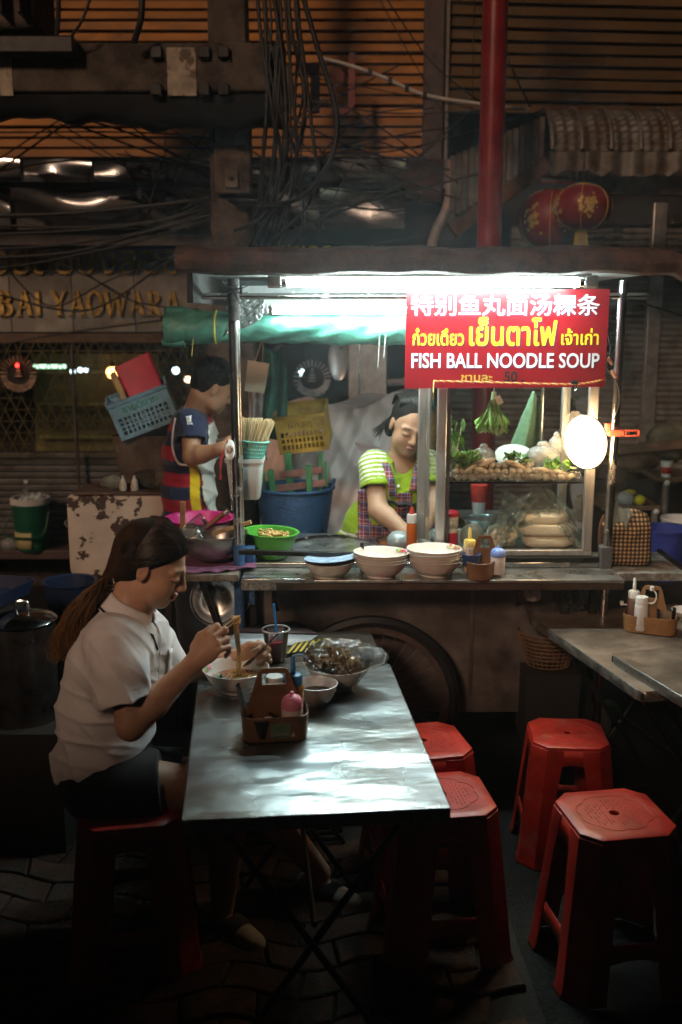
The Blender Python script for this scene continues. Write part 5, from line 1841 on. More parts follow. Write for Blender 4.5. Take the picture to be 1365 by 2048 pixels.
# bagged fish balls along the glass
def bagf(u, v):
    x = XL + .02 + (XR - XL - .05) * u
    n = .006 * abs(math.sin(x * 95 + 2 * math.sin(v * 5))) + .004 * math.sin(x * 41 + v * 9)
    return (x, YF + .022 - n * .8 + .012 * v * v, CSt + .036 * v + n * .3)
solo(moved(MB().grid(bagf, 150, 10), (-.6, -3.65, -CSt)), 'plastic_bag', film('bag_film', (.98, .97, .95), .3, .15, .10, (.75, .62, .5), .4, 60), 'clear bag wrapped along the fish balls at the case glass', 'bag', (.6, 3.65, CSt), smooth=180)
# white plastic bags
M_wbag = film('white_bag', (.97, .98, .98), gloss=.3, rough=.2, milk=.78, milkcol=(.92, .92, .91), bump=.4, bs=60)
def bag(px, py, Y, rad, seed, label, m=None, amp=.22, flat=-.75, R=None, knot=True, name='plastic_bag', cat='bag'):
    c = P(px, py, Y)
    mb = crumple((0, 0, rad[2] * .75), rad, seed, R, amp=amp, flatz=flat * rad[2] if flat else None)
    if knot:
        mb2 = crumple((0, 0, rad[2] * 1.75), (rad[0] * .35, rad[1] * .35, rad[2] * .4), seed + 50, amp=.5, nu=26, nv=14)
        mb.add(mb2.v, mb2.f)
    return solo(mb, name, m or M_wbag, label, cat, (c.x, c.y, c.z), smooth=180)
bag(967, 926, YF + .10, (.042, .035, .034), 3, 'knotted white plastic bag behind the fish balls near the case post')
bag(1085, 930, YF + .13, (.062, .045, .042), 6, 'bulging white plastic bag behind the green herbs')
bag(1112, 905, YF + .16, (.030, .03, .036), 11, 'upright white plastic bag close beside the glowing lamp', knot=True)
bag(905, 925, YF + .09, (.022, .02, .04), 15, 'thin white plastic bag at the foot of the water spinach', knot=False)
pl = P(1030, 915, YF + .18)
o = thing('flowered_plate', 'white flowered plate standing behind the fish balls', 'plate', pl)
MB().lathe([(0, .002), (.05, 0), (.075, .006), (.078, .008), (.05, .003), (0, .005)], 40, (0, 0, .0), rotm(28, 0, 0)).build('plate', mat('cream_plate', (.5, .5, .46), .35), o)
# leafy greens
M_leaf = mat('lettuce_leaf', (.22, .42, .06), .5, var=.4, vs=25, sss=.1)
M_leaf2 = mat('pale_lettuce_rib', (.50, .60, .28), .5, var=.25, vs=25, sss=.1)
M_herb = mat('coriander_leaf', (.12, .30, .05), .5, var=.4, vs=40)
def lettuce(loc, label, n, r, h, seed, updown=-1, name='lettuce'):
    t = thing(name, label, 'vegetable', loc)
    rs = random.Random(seed)
    for k in range(n):
        a = 2 * math.pi * k / n + rs.uniform(-.3, .3)
        out = r * rs.uniform(.6, 1.05)
        ph = rs.uniform(0, 6)
        ln = h * rs.uniform(.75, 1.05)
        def f(u, v):
            wv_ = (u - .5) * 2
            w_ = (.2 + .9 * v) * r * .75 * wv_
            fr_ = v ** 2 * r * .26 * math.sin(wv_ * 13 + ph + 4 * v)
            d = out * v ** 1.3 + fr_ - .25 * r * abs(wv_) ** 2 * v
            x = math.cos(a) * d - math.sin(a) * w_
            y = math.sin(a) * d + math.cos(a) * w_
            z = updown * (ln * v + r * .20 * v * v * math.sin(wv_ * 17 + ph * 2) - .12 * ln * abs(wv_) ** 2)
            return (x, y, z)
        MB().grid(f, 30, 12).build('leaf', M_leaf if k % 3 else M_leaf2, t, smooth=180)
    if updown < 0:
        MB().lathe([(0, .03), (.008, .03), (.012, .0), (.016, -.02), (0, -.025)], 12).build('stem', M_leaf2, t)
    return t
q = P(988, 800, YF + .10)
lt = lettuce(q, 'bright green lettuce hanging upside down under the red sign', 12, .056, .118, 4)
MB().cyl((0, 0, .02), (0, 0, .09), .0015, n=5).build('string', M_white, lt)
MB().box((.018, -.012, .0), (.022, .004, .032), rotm(0, -30, 0)).build('tape_tag', mat('masking_tape', (.75, .66, .52), .6), lt, bev=.001)
q = P(930, 935, YF + .055)
lettuce(q, 'lettuce bunch lying against the left post of the case', 12, .058, .055, 9, 1)
for px, lab in ((1030, 'leafy green herbs lying on the fish balls'), (1115, 'limp green vegetable beside the lamp in the case')):
    q = P(px, 925 if px < 1100 else 938, YF + .06)
    t = thing('herb_bunch', lab, 'herbs', q)
    rs = random.Random(px)
    for k in range(34):
        c = Vector((rs.uniform(-.042, .042), rs.uniform(-.018, .018), rs.uniform(0, .034)))
        R_ = rotm(rs.uniform(-60, 60), rs.uniform(-60, 60), rs.uniform(0, 360))
        s_ = rs.uniform(.008, .015)
        pts = [c + R_ @ Vector((math.cos(b) * s_ * (1 + .3 * math.cos(3 * b)), math.sin(b) * s_, .002 * math.cos(2 * b))) for b in [RAD(30 * i) for i in range(12)]]
        MB().add(pts, [tuple(range(12))]).build('leaf', M_herb if k % 2 else M_leaf, t, smooth=0)
    for k in range(5):
        MB().tube(spline([(rs.uniform(-.02, .02), 0, .005), (rs.uniform(.0, .03), .0, .012), (.05 + rs.uniform(0, .02), -.01, .0 + rs.uniform(0, .01))], 4), .0025, 6).build('stalk', M_leaf2, t)
# water spinach standing in the corner
q = P(905, 935, YF + .06)
t = thing('water_spinach', 'tall thin green water spinach stalks standing in the case corner', 'vegetable', q)
rs = random.Random(31)
for k in range(7):
    x0 = rs.uniform(-.018, .012)
    top = Vector((x0 + rs.uniform(-.012, .03), rs.uniform(-.01, .02), rs.uniform(.10, .20)))
    st = spline([(x0, 0, 0), (x0 + .004, 0, .06), tuple(top)], 6)
    MB().tube(st, .0028, 6).build('stalk', M_leaf2 if k % 2 else M_leaf, t, smooth=180)
    for j in range(2):
        b = st[-1 - j * 3]
        d = Vector((rs.uniform(-.5, 1), rs.uniform(-.4, .4), rs.uniform(-.9, .1))).normalized()
        sd = d.cross(Vector((0, 1, .2))).normalized()
        MB().grid(lambda u, v: b + d * (.045 * v) + sd * ((u - .5) * .018 * math.sin(math.pi * min(.98, .1 + v * .9))) + Vector((0, 0, -.012 * v * v)), 4, 7).build('leaf', M_herb, t, smooth=180)
# green towel hung behind
def towel(u, v):
    top, w0, w1 = P(1068, 785, 3.93), .02, .135
    w_ = w0 + (w1 - w0) * v ** .8
    x = top.x + (u - .5) * w_ * 2 * .62 - .03 * v + .004
    y = 3.93 + .022 * math.sin(u * 8 + 1 + v) * (.4 + v) + .006 * math.sin(u * 19 + 5 * v) * v
    z = top.z - .30 * v + .01 * math.sin(u * 7) - .03 * (abs(u - .45) * 2) ** 2 * (1 - v)
    return (x, y, z)
q = P(1068, 785, 3.93)
tw = thing('green_towel', 'green cloth towel hanging from a rail behind the case', 'towel', q)
moved(MB().grid(towel, 40, 30), -q).build('cloth', mat('green_terry', (.13, .25, .13), .9, var=.2, vs=60, bump=.5, bs=300, sheen=.2), tw, smooth=180, solid=.004)
MB().cyl((0, 0, -.005), (0, 0, .12), .0015, n=5).build('string', M_dark, tw)

# ---- lower shelf of the case
M_nood = mat('rice_noodle_pack', (.84, .72, .55), .3, coat=.4, var=.12, vs=30, stretch=(1, 6, 8), sss=.1)
ZC = CB + .002
def pillow(px, py, Y, hx, hy, hz, label, seed, rz=0, tilt=0):
    c = P(px, py, Y)
    return solo(crumple((0, 0, 0), (hx, hy, hz), seed, amp=.09, sharp=False, nu=40, nv=24, sq=.62), 'noodle_pack', M_nood, label, 'noodles', c, rot=(0, RAD(tilt), RAD(rz)), group='bagged noodle packs', smooth=180)
pillow(1096, 1080, YF + .09, .105, .06, .030, 'flat pack of pale noodles at the bottom of the stack in the case', 1)
pillow(1090, 1056, YF + .09, .118, .065, .032, 'middle pack of pale noodles in the stack in the case', 2, 0, 3)
pillow(1082, 1036, YF + .09, .112, .06, .030, 'top pack of pale noodles in the stack in the case', 3, 0, -2)
pillow(1003, 1070, YF + .07, .062, .045, .048, 'rounded bundle of pale noodles tilted beside the stacked packs', 7, 0, -25)
M_tealbag = film('teal_bag', (.93, 1.0, .98), gloss=.34, rough=.16, milk=.12, milkcol=(.55, .78, .74), bump=.6, bs=45)
def sheetbag(name, label, pts, seed, m, Yd, depth=.05, loc=None):
    """loose open bag: a crumpled curtain through photo points"""
    def f(u, v):
        i = u * (len(pts) - 1)
        k = min(int(i), len(pts) - 2)
        t = i - k
        top = P(*pts[k][0], Yd).lerp(P(*pts[k + 1][0], Yd), t)
        bot = P(*pts[k][1], Yd).lerp(P(*pts[k + 1][1], Yd), t)
        p = top.lerp(bot, v)
        p.y += depth * math.sin(u * 9 + seed) * .4 + depth * .35 * math.sin(u * 23 + v * 11 + seed) + depth * .2 * math.sin(v * 19 - u * 31 + seed)
        return p
    c = P(*pts[0][1], Yd)
    return solo(moved(MB().grid(f, 46, 26), -c), name, m, label, 'bag', c, smooth=180)
sheetbag('plastic_bag', 'open teal tinted plastic bag gathered around the noodle packs', [((1010, 978), (985, 1095)), ((1040, 995), (1020, 1060)), ((1075, 968), (1060, 1050)), ((1110, 985), (1110, 1060)), ((1150, 1030), (1155, 1095))], 2, M_tealbag, YF + .045)
sheetbag('plastic_bag', 'clear crinkled plastic bag draped over the tilted noodle bundle', [((975, 1040), (965, 1095)), ((1000, 1025), (990, 1090)), ((1025, 1035), (1035, 1095))], 5, M_tealbag, YF + .03, .03)
sheetbag('plastic_bag', 'loose clear plastic hanging at the right post of the case', [((1148, 1000), (1150, 1040)), ((1165, 985), (1172, 1050))], 9, M_bagclear, YF + .05, .03)
q = P(901, 1083, YF + .05)
t = thing('snack_jar', 'round pack with red lid and red band in the case corner', 'jar', (q.x, q.y, ZC))
jr, jh = .029, .142
MB().lathe([(0, 0), (jr, 0), (jr, jh * .42), (0, jh * .42)], 28).build('red_band', mat('jar_red', (.52, .02, .04), .35, var=.15), t)
MB().lathe([(jr * .98, jh * .42), (jr * .98, jh * .86), (0, jh * .86)], 28).build('cream_label', mat('jar_cream', (.70, .58, .45), .5, var=.3, vs=50), t)
MB().lathe([(jr * 1.03, jh * .85), (jr * 1.03, jh * .95), (jr * .7, jh), (0, jh * 1.01)], 28).build('red_lid', mat('jar_red'), t)
moved(text_mb('ลูกชิ้น', .022, .0004), (0, -jr - .0006, jh * .55)).build('label_print', M_dark, t)
q = P(945, 1080, YF + .06)
solo(crumple((0, 0, .04), (.045, .03, .048), 19, amp=.16), 'printed_bag', film('printed_bag', (.9, .9, .88), .25, .2, .45, (.62, .56, .5)), 'half clear printed food bag standing behind the sauce bottle', 'bag', (q.x, q.y, ZC), smooth=180)
q = P(962, 1040, YB - .05)
solo(MB().lathe([(0, 0), (.05, 0), (.075, .05), (.078, .052), (.072, .05), (.048, .004), (0, .004)], 36), 'clear_tub', film('blue_clear_tub', (.82, .93, .96), .3, .08, .12), 'clear pale blue plastic tub on the case floor', 'tub', (q.x, q.y, P(962, 1060, YB - .05).z))
q = P(940, 1078, YF + .03)
lettuce((P(958, 1090, YF + .05).x, YF + .06, ZC), 'green chilli and leaf scrap inside the printed bag', 4, .016, .05, 17, 1, 'green_sprig')
q = P(958, 1003, 4.25)
t = thing('red_white_cup', 'red and white paper cup seen through the case glass', 'cup', q)
MB().lathe([(0, -.05), (.026, -.05), (.031, 0), (0, 0)], 24).build('white_base', M_white, t)
MB().lathe([(.031, 0), (.037, .075), (0, .075)], 24).build('red_wall', mat('cup_red', (.5, .04, .03), .5), t)
crt(MB().box((P(960, 1020, 4.25).x, 4.25, P(960, 1022, 4.25).z - .012), (.5, .12, .012)), 'back_shelf', M_worktop)

# ================================================================== on the worktop
q = Pz(536, 1125, SZ)
t = thing('green_basin', 'bright green plastic basin with yellow noodles behind the guard rail', 'basin', (q.x + .003, q.y + .07, SZ + .006), rot=(0, RAD(3), 0))
gr, gh = .107, .098
MB().lathe([(0, 0), (gr * .55, 0), (gr * .72, gh * .25), (gr * .88, gh * .65), (gr * .94, gh * .96), (gr * 1.03, gh), (gr * 1.03, gh + .004), (gr * .93, gh + .003), (gr * .86, gh * .66), (gr * .7, gh * .27), (gr * .5, .004), (0, .004)], 48).build('basin', mat('green_plastic', (.10, .42, .05), .35, var=.1), t, smooth=50)
rs = random.Random(8)
mb = MB()
for k in range(36):
    c = Vector((rs.uniform(-.03, .05), rs.uniform(-.04, .04), gh * .78))
    mb.tube(spline([c + Vector((rs.uniform(-.03, .03), rs.uniform(-.02, .02), rs.uniform(-.01, .024))) for _ in range(5)], 4), .0035, 5)
mb.build('noodle_heap', mat('yellow_noodle', (.70, .45, .16), .4, var=.2), t, smooth=180)['kind'] = 'stuff'
# steel pot and grey dipper
q = Pz(812, 1098, SZ)
t = thing('steel_pot', 'wide steel pot sunk into the worktop beside the vendor', 'pot', (q.x, 3.90, SZ - .02))
MB().lathe([(0, .0), (.10, 0), (.118, .045), (.124, .05), (.124, .054), (.116, .05), (.1, .01), (0, .01)], 44).build('pot', M_steel, t)
MB().lathe([(0, 0), (.112, 0)], 40, (0, 0, .036)).build('broth', mat('red_broth'), t)
q2 = P(800, 1078, 3.86)
t = thing('dipper', 'grey enamel dipper lying upside down on the pot', 'dipper', q2)
MB().lathe([(0, .030), (.02, .028), (.038, .018), (.048, 0), (.05, -.02), (.046, -.03)], 36, (0, 0, 0), rotm(12, 10, 0)).build('cup', mat('grey_enamel', (.33, .37, .37), .25, metal=.2, var=.1), t, smooth=180)
MB().tube([(.03, .03, -.005), (.12, .16, .02)], .006, 8).build('handle', M_steel, t)
q2 = P(806, 1068, 4.02)
solo(MB().lathe([(0, 0), (.05, 0), (.062, .05), (.066, .056), (.06, .05), (.05, .006), (0, .006)], 36), 'small_pail', mat('cream_pail', (.45, .42, .32), .4), 'small cream rimmed pail behind the grey dipper', 'pail', (q2.x, q2.y, SZ))
q2 = P(824, 1075, 3.74)
t = thing('sauce_bottle', 'orange chilli sauce bottle with white and red cap at the case', 'bottle', (q2.x, q2.y, SZ))
squeeze_bottle(t, (0, 0, 0), .021, .17, mat('orange_sauce', (.55, .12, .015), .3, var=.1), M_white, 'flat')
MB().lathe([(.012, .0), (.004, .03), (0, .03)], 12, (0, 0, .175)).build('nozzle', mat('cup_red'), t)

# ================================================================== left counter: basins, strainers, ladles
LZt = LZ + .001
q = P(428, 1090, 3.66)
t = thing('steel_basin', 'large dented aluminium basin on the left counter', 'basin', (q.x, 3.66, LZt + .012))
br, bh = .122, .094
MB().lathe([(0, 0), (br * .5, 0), (br * .78, bh * .2), (br * .96, bh * .62), (br, bh), (br * 1.05, bh + .003), (br * 1.05, bh + .006), (br * .99, bh + .005), (br * .94, bh * .62), (br * .76, bh * .23), (br * .5, .004), (0, .004)], 56).build('basin', mat('dented_aluminium', (.48, .45, .42), .3, metal=.9, var=.25, vs=8, bump=.2, bs=14), t, smooth=50)
def cloth_flat(c, rx, ry, seed, m, label, name='cloth', cat='cloth', amp=.008):
    def f(u, v):
        a = 2 * math.pi * u
        r_ = v * (1 + .12 * math.sin(3 * a + seed) + .06 * math.sin(7 * a + seed * 2))
        return (rx * r_ * math.cos(a), ry * r_ * math.sin(a), amp * abs(math.sin(a * 6 + 3 * v + seed)) * v + .002)
    return solo(MB().grid(f, 60, 8, True), name, m, label, cat, c, smooth=180)
cloth_flat((q.x + .005, 3.60, LZt), .145, .135, 2, mat('purple_rag', (.18, .06, .12), .9, var=.3, vs=40), 'dark purple cloth spread under the aluminium basin')
q = P(398, 1046, 3.86)
t = thing('pink_basin', 'hot pink plastic basin behind the aluminium basin', 'basin', (q.x, 3.88, LZt + .03))
pr = .137
MB().lathe([(0, 0), (pr * .6, 0), (pr * .8, .05), (pr * .93, .088), (pr * 1.02, .092), (pr * 1.02, .096), (pr * .92, .093), (pr * .78, .052), (pr * .58, .004), (0, .004)], 48).build('basin', mat('hot_pink_plastic', (.50, .02, .17), .35, var=.1), t, smooth=50)
for k in range(5):
    MB().ball((.06 + k * .012, -.03 + .01 * (k % 2), .06), .01, 10, 7).build('lime', mat('lime_skin', (.35, .42, .06), .4), t)
crt(MB().box((q.x, 3.9, LZt + .0), (.28, .26, .055)), 'counter_block', M_dark)
M_bamboo = mat('ladle_wood', (.30, .16, .07), .6, var=.3, vs=20)
M_palewood = mat('pale_ladle_wood', (.50, .36, .18), .6, var=.25, vs=20)
def strainer(label, a, b, r0, r1, ha, hb):
    """wire basket cone a (mouth) -> b (toe) with wooden handle ha->hb"""
    A, B = P(*a), P(*b)
    t = thing('wire_strainer', label, 'strainer', B)
    d = (B - A)
    u, v = frame_of(d)
    def ringp(s, k, n=20):
        c = A + d * s
        r = (r0 + (r1 - r0) * s) * (1 if s < .85 else .8)
        an = 2 * math.pi * k / n
        return c + (u * math.cos(an) + v * math.sin(an)) * r - B
    mb = MB()
    for k in range(20):
        mb.tube([ringp(s, k) for s in (0, .3, .6, .85, 1.0)], .0007, 4)
    for s in [i / 9 for i in range(1, 10)]:
        mb.tube([ringp(s, k) for k in range(20)], .0007, 4, closed=True)
    mb.build('wire_mesh', M_steel, t, smooth=0)['kind'] = 'stuff'
    MB().tube([ringp(0, k) for k in range(20)], .0026, 6, closed=True).build('hoop', M_steel, t, smooth=180)
    if ha:
        Ha, Hb = P(*ha), P(*hb)
        MB().tube([Ha - B, (Ha + Hb) / 2 - B, Hb - B], [.0085, .0105, .0095], 10).build('handle', mat('red_brown_handle', (.25, .09, .045), .45, var=.2), t)
        MB().tube([A - B, Ha - B], .005, 8).build('socket', M_steel, t)
        e = (Hb - Ha).normalized()
        MB().cyl(Hb - B, Hb - B + e * .016, .011, n=10).build('ferrule', M_steel, t)
strainer('wire noodle strainer with red brown handle leaning in the basin', (408, 1040, 3.62), (366, 1072, 3.58), .030, .026, (416, 1052, 3.60), (450, 1026, 3.60))
strainer('second wire noodle strainer half sunk in the basin', (378, 1064, 3.55), (400, 1085, 3.60), .036, .024, None, None)
a, b = P(366, 1040, 3.78), P(368, 1000, 3.78)
for pa, pb_, lab, m_ in (((366, 1062, 3.72), (366, 1003, 3.74), 'upright wooden ladle handle in the pink basin', M_bamboo), ((425, 1068, 3.62), (503, 1044, 3.56), 'pale wooden spatula lying across the aluminium basin', M_palewood)):
    A, B = P(*pa), P(*pb_)
    solo(MB().bar(Vector((0, 0, 0)), B - A, .022 if pa[0] == 366 else .008, .007 if pa[0] == 366 else .016), 'wooden_ladle', m_, lab, 'ladle', A, bev=.003)
# steel trays standing under the counter
for k, (px, lab) in enumerate(((432, 'round steel tray standing foremost beneath the left counter'), (452, 'round steel tray standing behind the foremost one beneath the counter'), (468, 'round steel tray standing rearmost beneath the counter'))):
    q = P(px, 1200 - 8 * k, 3.60 + .03 * k)
    solo(MB().lathe([(0, 0), (.05, .001), (.055, .004), (.07, .002), (.088, .003), (.094, .010), (.097, .010), (.09, 0), (.0, -.002)], 48, (0, 0, 0), rotm(78, -32, 0)), 'steel_tray', M_steel, lab, 'tray', q, group='steel trays under the counter')

# ---- bin and chopstick basket on the pole
bx = P(497, 955, 3.66)
t = thing('white_bin', 'translucent white plastic bin hung on the cart pole', 'bin', (bx.x - .012, 3.68, P(497, 997, 3.66).z))
hb_ = P(497, 916, 3.66).z - P(497, 997, 3.66).z
loft_rr([(0, .050, .048, .012), (.004, .054, .052, .014), (hb_ - .014, .066, .058, .014), (hb_ - .014, .071, .062, .015), (hb_, .072, .063, .016), (hb_, .067, .058, .013), (hb_ - .02, .064, .055, .012), (.008, .046, .046, .012)], True, True).build('bin_body', mat('milky_plastic', (.66, .68, .66), .4, var=.08, vs=5, sss=.3), t, smooth=45)
bk = P(497, 912, 3.68)
t = thing('chopstick_basket', 'teal slotted basket packed with wooden chopsticks on the pole', 'basket', (bk.x + .006, 3.68, P(500, 918, 3.68).z), rot=(0, RAD(6), 0))
M_teal = mat('teal_plastic', (.16, .48, .40), .4, var=.1)
kh = .07
mb = MB()
for k in range(40):
    an = 2 * math.pi * k / 40
    mb.bar((math.cos(an) * .048, math.sin(an) * .042, 0), (math.cos(an) * .062, math.sin(an) * .054, kh), .0045, .003)
for z_ in (0, .014, .028, .042, .056):
    k_ = z_ / kh
    mb.tube([(math.cos(RAD(a)) * (.048 + .014 * k_), math.sin(RAD(a)) * (.042 + .012 * k_), z_) for a in range(0, 360, 10)], .0022, 5, closed=True)
mb.build('basket_mesh', M_teal, t, smooth=0)['kind'] = 'stuff'
MB().tube([(math.cos(RAD(a)) * .064, math.sin(RAD(a)) * .056, kh) for a in range(0, 360, 9)], .0042, 7, closed=True).build('basket_rim', M_teal, t, smooth=180)
rs = random.Random(6)
M_chop = mat('chopstick_wood', (.66, .50, .28), .6, var=.15, vs=30)
ck = MB().box((0, 0, .075), (.0042, .0042, .15)).mesh('chopstick', M_chop, 0)
for k in range(110):
    a, r_ = rs.uniform(0, 6.28), rs.random() ** .5
    o = link('chopstick', ck, loc=(bk.x + .006 + math.cos(a) * r_ * .040, 3.68 + math.sin(a) * r_ * .036, P(500, 918, 3.68).z + .002 + rs.uniform(-.012, .006)))
    o.rotation_euler = (math.sin(a) * -r_ * .30, .16 + math.cos(a) * r_ * .26, rs.uniform(0, 1.5))
    tag(o, 'pale wooden chopstick standing in the teal basket', 'chopstick', 'chopsticks in the teal basket')
# chain, ribbon and coil on the pole
q0 = P(463, 900, 3.545)
cz0 = q0.z
t = thing('chain', 'thin steel chain hanging down along the cart pole', 'chain', q0)
for k in range(26):
    c = Vector((-.002 + .002 * math.sin(k), 0, -.0085 * k))
    pts = [c + (Vector((.0032 * math.cos(RAD(a)), 0, .0062 * math.sin(RAD(a)))) if k % 2 else Vector((0, .0032 * math.cos(RAD(a)), .0062 * math.sin(RAD(a))))) for a in range(0, 360, 36)]
    MB().tube(pts, .0011, 5, closed=True).build('chain_link', M_steel, t, smooth=180)
q0 = P(458, 895, 3.54)
t = thing('wire_coil', 'white wire coil looped around the cart pole', 'wire', q0)
for k in range(5):
    pts = [Vector((.016 * math.cos(RAD(a)) + .003, -.004 * k * .5 + .006 * math.sin(RAD(a * 2)), .026 * math.sin(RAD(a)) - .004 * k)) for a in range(0, 360, 15)]
    MB().tube(pts, .0028, 6, closed=True).build('loop', M_white, t, smooth=180)
q0 = P(452, 885, 3.53)
t = thing('red_string', 'red plastic string dangling from the cart pole', 'string', q0)
for k in range(3):
    MB().tube(spline([(.008, 0, .012), (.0 - .002 * k, 0, -.02), (-.016 - .003 * k, -.003 * k, -.07), (-.026 + .004 * k, 0, -.135)], 6), .0014, 5).build('strand', mat('red_string', (.6, .05, .06), .5), t, smooth=180)

# ================================================================== rolled green tarpaulin and clear sheet
M_tarp = mat('green_tarpaulin', (.075, .25, .185), .5, var=.3, vs=14, dirt=(.03, .12, .09), dirt_s=7, bump=.4, bs=30)
axis0, axis1 = P(333, 650, 4.02), P(815, 655, 4.02)
r0 = P(500, 615, 4.02).z - P(500, 690, 4.02).z
def tarpf(u, v):
    a = 2 * math.pi * v
    c = axis0.lerp(axis1, u)
    r_ = r0 / 2 * (1 + .10 * math.sin(u * 7 + 1)) * (.93 + .14 * math.sin(a * 2 + u * 6) + .05 * math.sin(a * 5 + u * 31) + .03 * math.sin(u * 70 + a * 3))
    if u > .25:
        r_ *= 1 - .18 * min(1, (u - .25) * 2)
    return (c.x, c.y + math.cos(a) * r_ * 1.05, c.z + math.sin(a) * r_ * .96 - .012 * math.sin(u * math.pi))
t = thing('rolled_tarpaulin', 'rolled up green tarpaulin tied under the back of the cart roof', 'tarpaulin', axis0)
moved(MB().grid(tarpf, 120, 30), -axis0).build('roll', M_tarp, t, smooth=180)
MB().lathe([(0, 0), (r0 * .46, .0)], 30, (.002, 0, 0), rotm(0, 90, 0), wob=lambda a, i, z: 1 + .1 * math.sin(2 * a)).build('roll_end', M_tarp, t)
moved(MB().tube([tuple(Vector(tarpf(.21, k / 24)) + Vector((0, 0, 0))) for k in range(24)], .004, 5, closed=True), -axis0).build('yellow_tie', mat('yellow_tape', (.62, .55, .10), .5), t)
for px, m_ in ((325, M_tarp),):
    q = P(px, 684, 3.98)
    MB().tube([q - axis0, q - axis0 + Vector((.09, .0, .0))], [.016, .022], 10).build('loose_end', m_, t)
for px, yb in ((760, 735), (772, 715), (388, 712)):
    q = P(px, 668, 3.95)
    e = P(px - 4, yb, 3.95)
    MB().bar(q - axis0, e - axis0, .006, .002).build('tie_end', mat('yellow_tape') if px < 500 else M_white, t)
sheetbag('clear_sheet', 'crinkled clear plastic sheet hanging behind the cart pole', [((478, 596), (444, 676)), ((500, 590), (468, 660)), ((528, 594), (495, 655)), ((530, 620), (520, 640))], 4, film('dull_sheet', (.9, .9, .9), .3, .25, .5, (.42, .44, .42), .5, 40), 3.66, .03)
# white ties under the roof
for px, py in ((585, 592), (792, 640)):
    q = P(px, py, 3.7)
    solo(MB().box((0, 0, 0), (.006, .003, .035), rotm(0, 20, 0)), 'cable_tie', M_white, 'white plastic tie under the roof %s' % ('near the front tube' if px < 700 else 'beside the red sign'), 'tie', q)
# wires bunched at the pole head
q = P(470, 590, 3.55)
t = thing('wire_bunch', 'dark frayed wires bunched at the head of the cart pole', 'wires', q)
rs = random.Random(3)
for k in range(12):
    e = Vector((rs.uniform(-.06, .05), rs.uniform(-.03, .02), rs.uniform(-.06, .05)))
    MB().tube(spline([(rs.uniform(-.01, .01), 0, .02), e * .5 + Vector((0, -.02, rs.uniform(-.02, .02))), e], 4), .0018, 5).build('wire', M_rubber, t, smooth=180)

# ================================================================== goods behind the cart
def slotted(w_, h_, cols, rows, z0, z1, th=.004, taper=0):
    """a crate wall in xz (y=0), base at z=0, with a grid of slots between z0 and z1"""
    mb = MB()
    mb.box((0, 0, z0 / 2), (w_, th, z0))
    mb.box((0, 0, (z1 + h_) / 2), (w_, th, h_ - z1))
    mw = w_ * .08
    for s_ in (-1, 1):
        mb.box((s_ * (w_ / 2 - mw / 2), 0, (z0 + z1) / 2), (mw, th, z1 - z0))
    iw = w_ - 2 * mw
    rh = (z1 - z0) / rows
    for r_ in range(rows):
        if r_:
            mb.box((0, 0, z0 + r_ * rh), (iw, th, rh * .32))
    cw = iw / cols
    for c_ in range(1, cols):
        mb.box((-iw / 2 + c_ * cw, 0, (z0 + z1) / 2), (cw * .42, th * .98, z1 - z0))
    return mb
def crate(label, c, w_, d_, h_, rot, m, text=None, m_text=None, cols=11, rows=4):
    t = thing('plastic_crate', label, 'crate', c, rot=rot)
    for nm, mb, loc_, rz_ in (('front_wall', slotted(w_, h_, cols, rows, .02, h_ * .58), (0, -d_ / 2, 0), 0), ('back_wall', slotted(w_, h_, cols, rows, .02, h_ * .58), (0, d_ / 2, 0), 0),
                              ('side_wall', slotted(d_, h_, 6, rows, .02, h_ * .58), (-w_ / 2, 0, 0), 90), ('side_wall', slotted(d_, h_, 6, rows, .02, h_ * .58), (w_ / 2, 0, 0), 90)):
        mb.build(nm, m, t, smooth=0, loc=loc_, rot=(0, 0, RAD(rz_)))
    MB().box((0, 0, .003), (w_, d_, .006)).build('floor', m, t)
    loft_rr([(h_ - .012, w_ / 2 + .008, d_ / 2 + .008, .012), (h_ + .004, w_ / 2 + .010, d_ / 2 + .010, .014), (h_ + .004, w_ / 2 - .002, d_ / 2 - .002, .01), (h_ - .012, w_ / 2 - .002, d_ / 2 - .002, .01)], False, False).build('rim', m, t)
    if text:
        moved(text_mb(text, h_ * .26, .001), (0, -d_ / 2 - .004, h_ * .68)).build('lettering', m_text, t, smooth=0)
    return t
q = P(300, 838, 4.55)
ct = crate('blue grey crate tilted on the dark hopper with a red tray inside', (q.x, 4.55, q.z - .03), .27, .22, .17, (RAD(6), RAD(-20), RAD(10)), mat('blue_grey_plastic', (.20, .34, .42), .5, var=.15), 'ขายดีมาก', mat('crate_print_green', (.05, .30, .16), .5))
q = P(282, 760, 4.58)
t = thing('red_tray', 'red plastic tray with a pale board leaning in the tilted crate', 'tray', q, rot=(RAD(-12), RAD(-24), RAD(6)))
loft_rr([(-.10, .08, .012, .01), (.10, .088, .015, .012)], True, True).build('tray', mat('red_tray_plastic', (.55, .03, .07), .35, var=.15), t, bev=.003)
for k in range(4):
    MB().box((-.105 - .004 * k, .03 + .012 * k, -.01), (.022, .010, .20)).build('board', mat('pale_board', (.5, .38, .18), .6, var=.3), t, bev=.002)
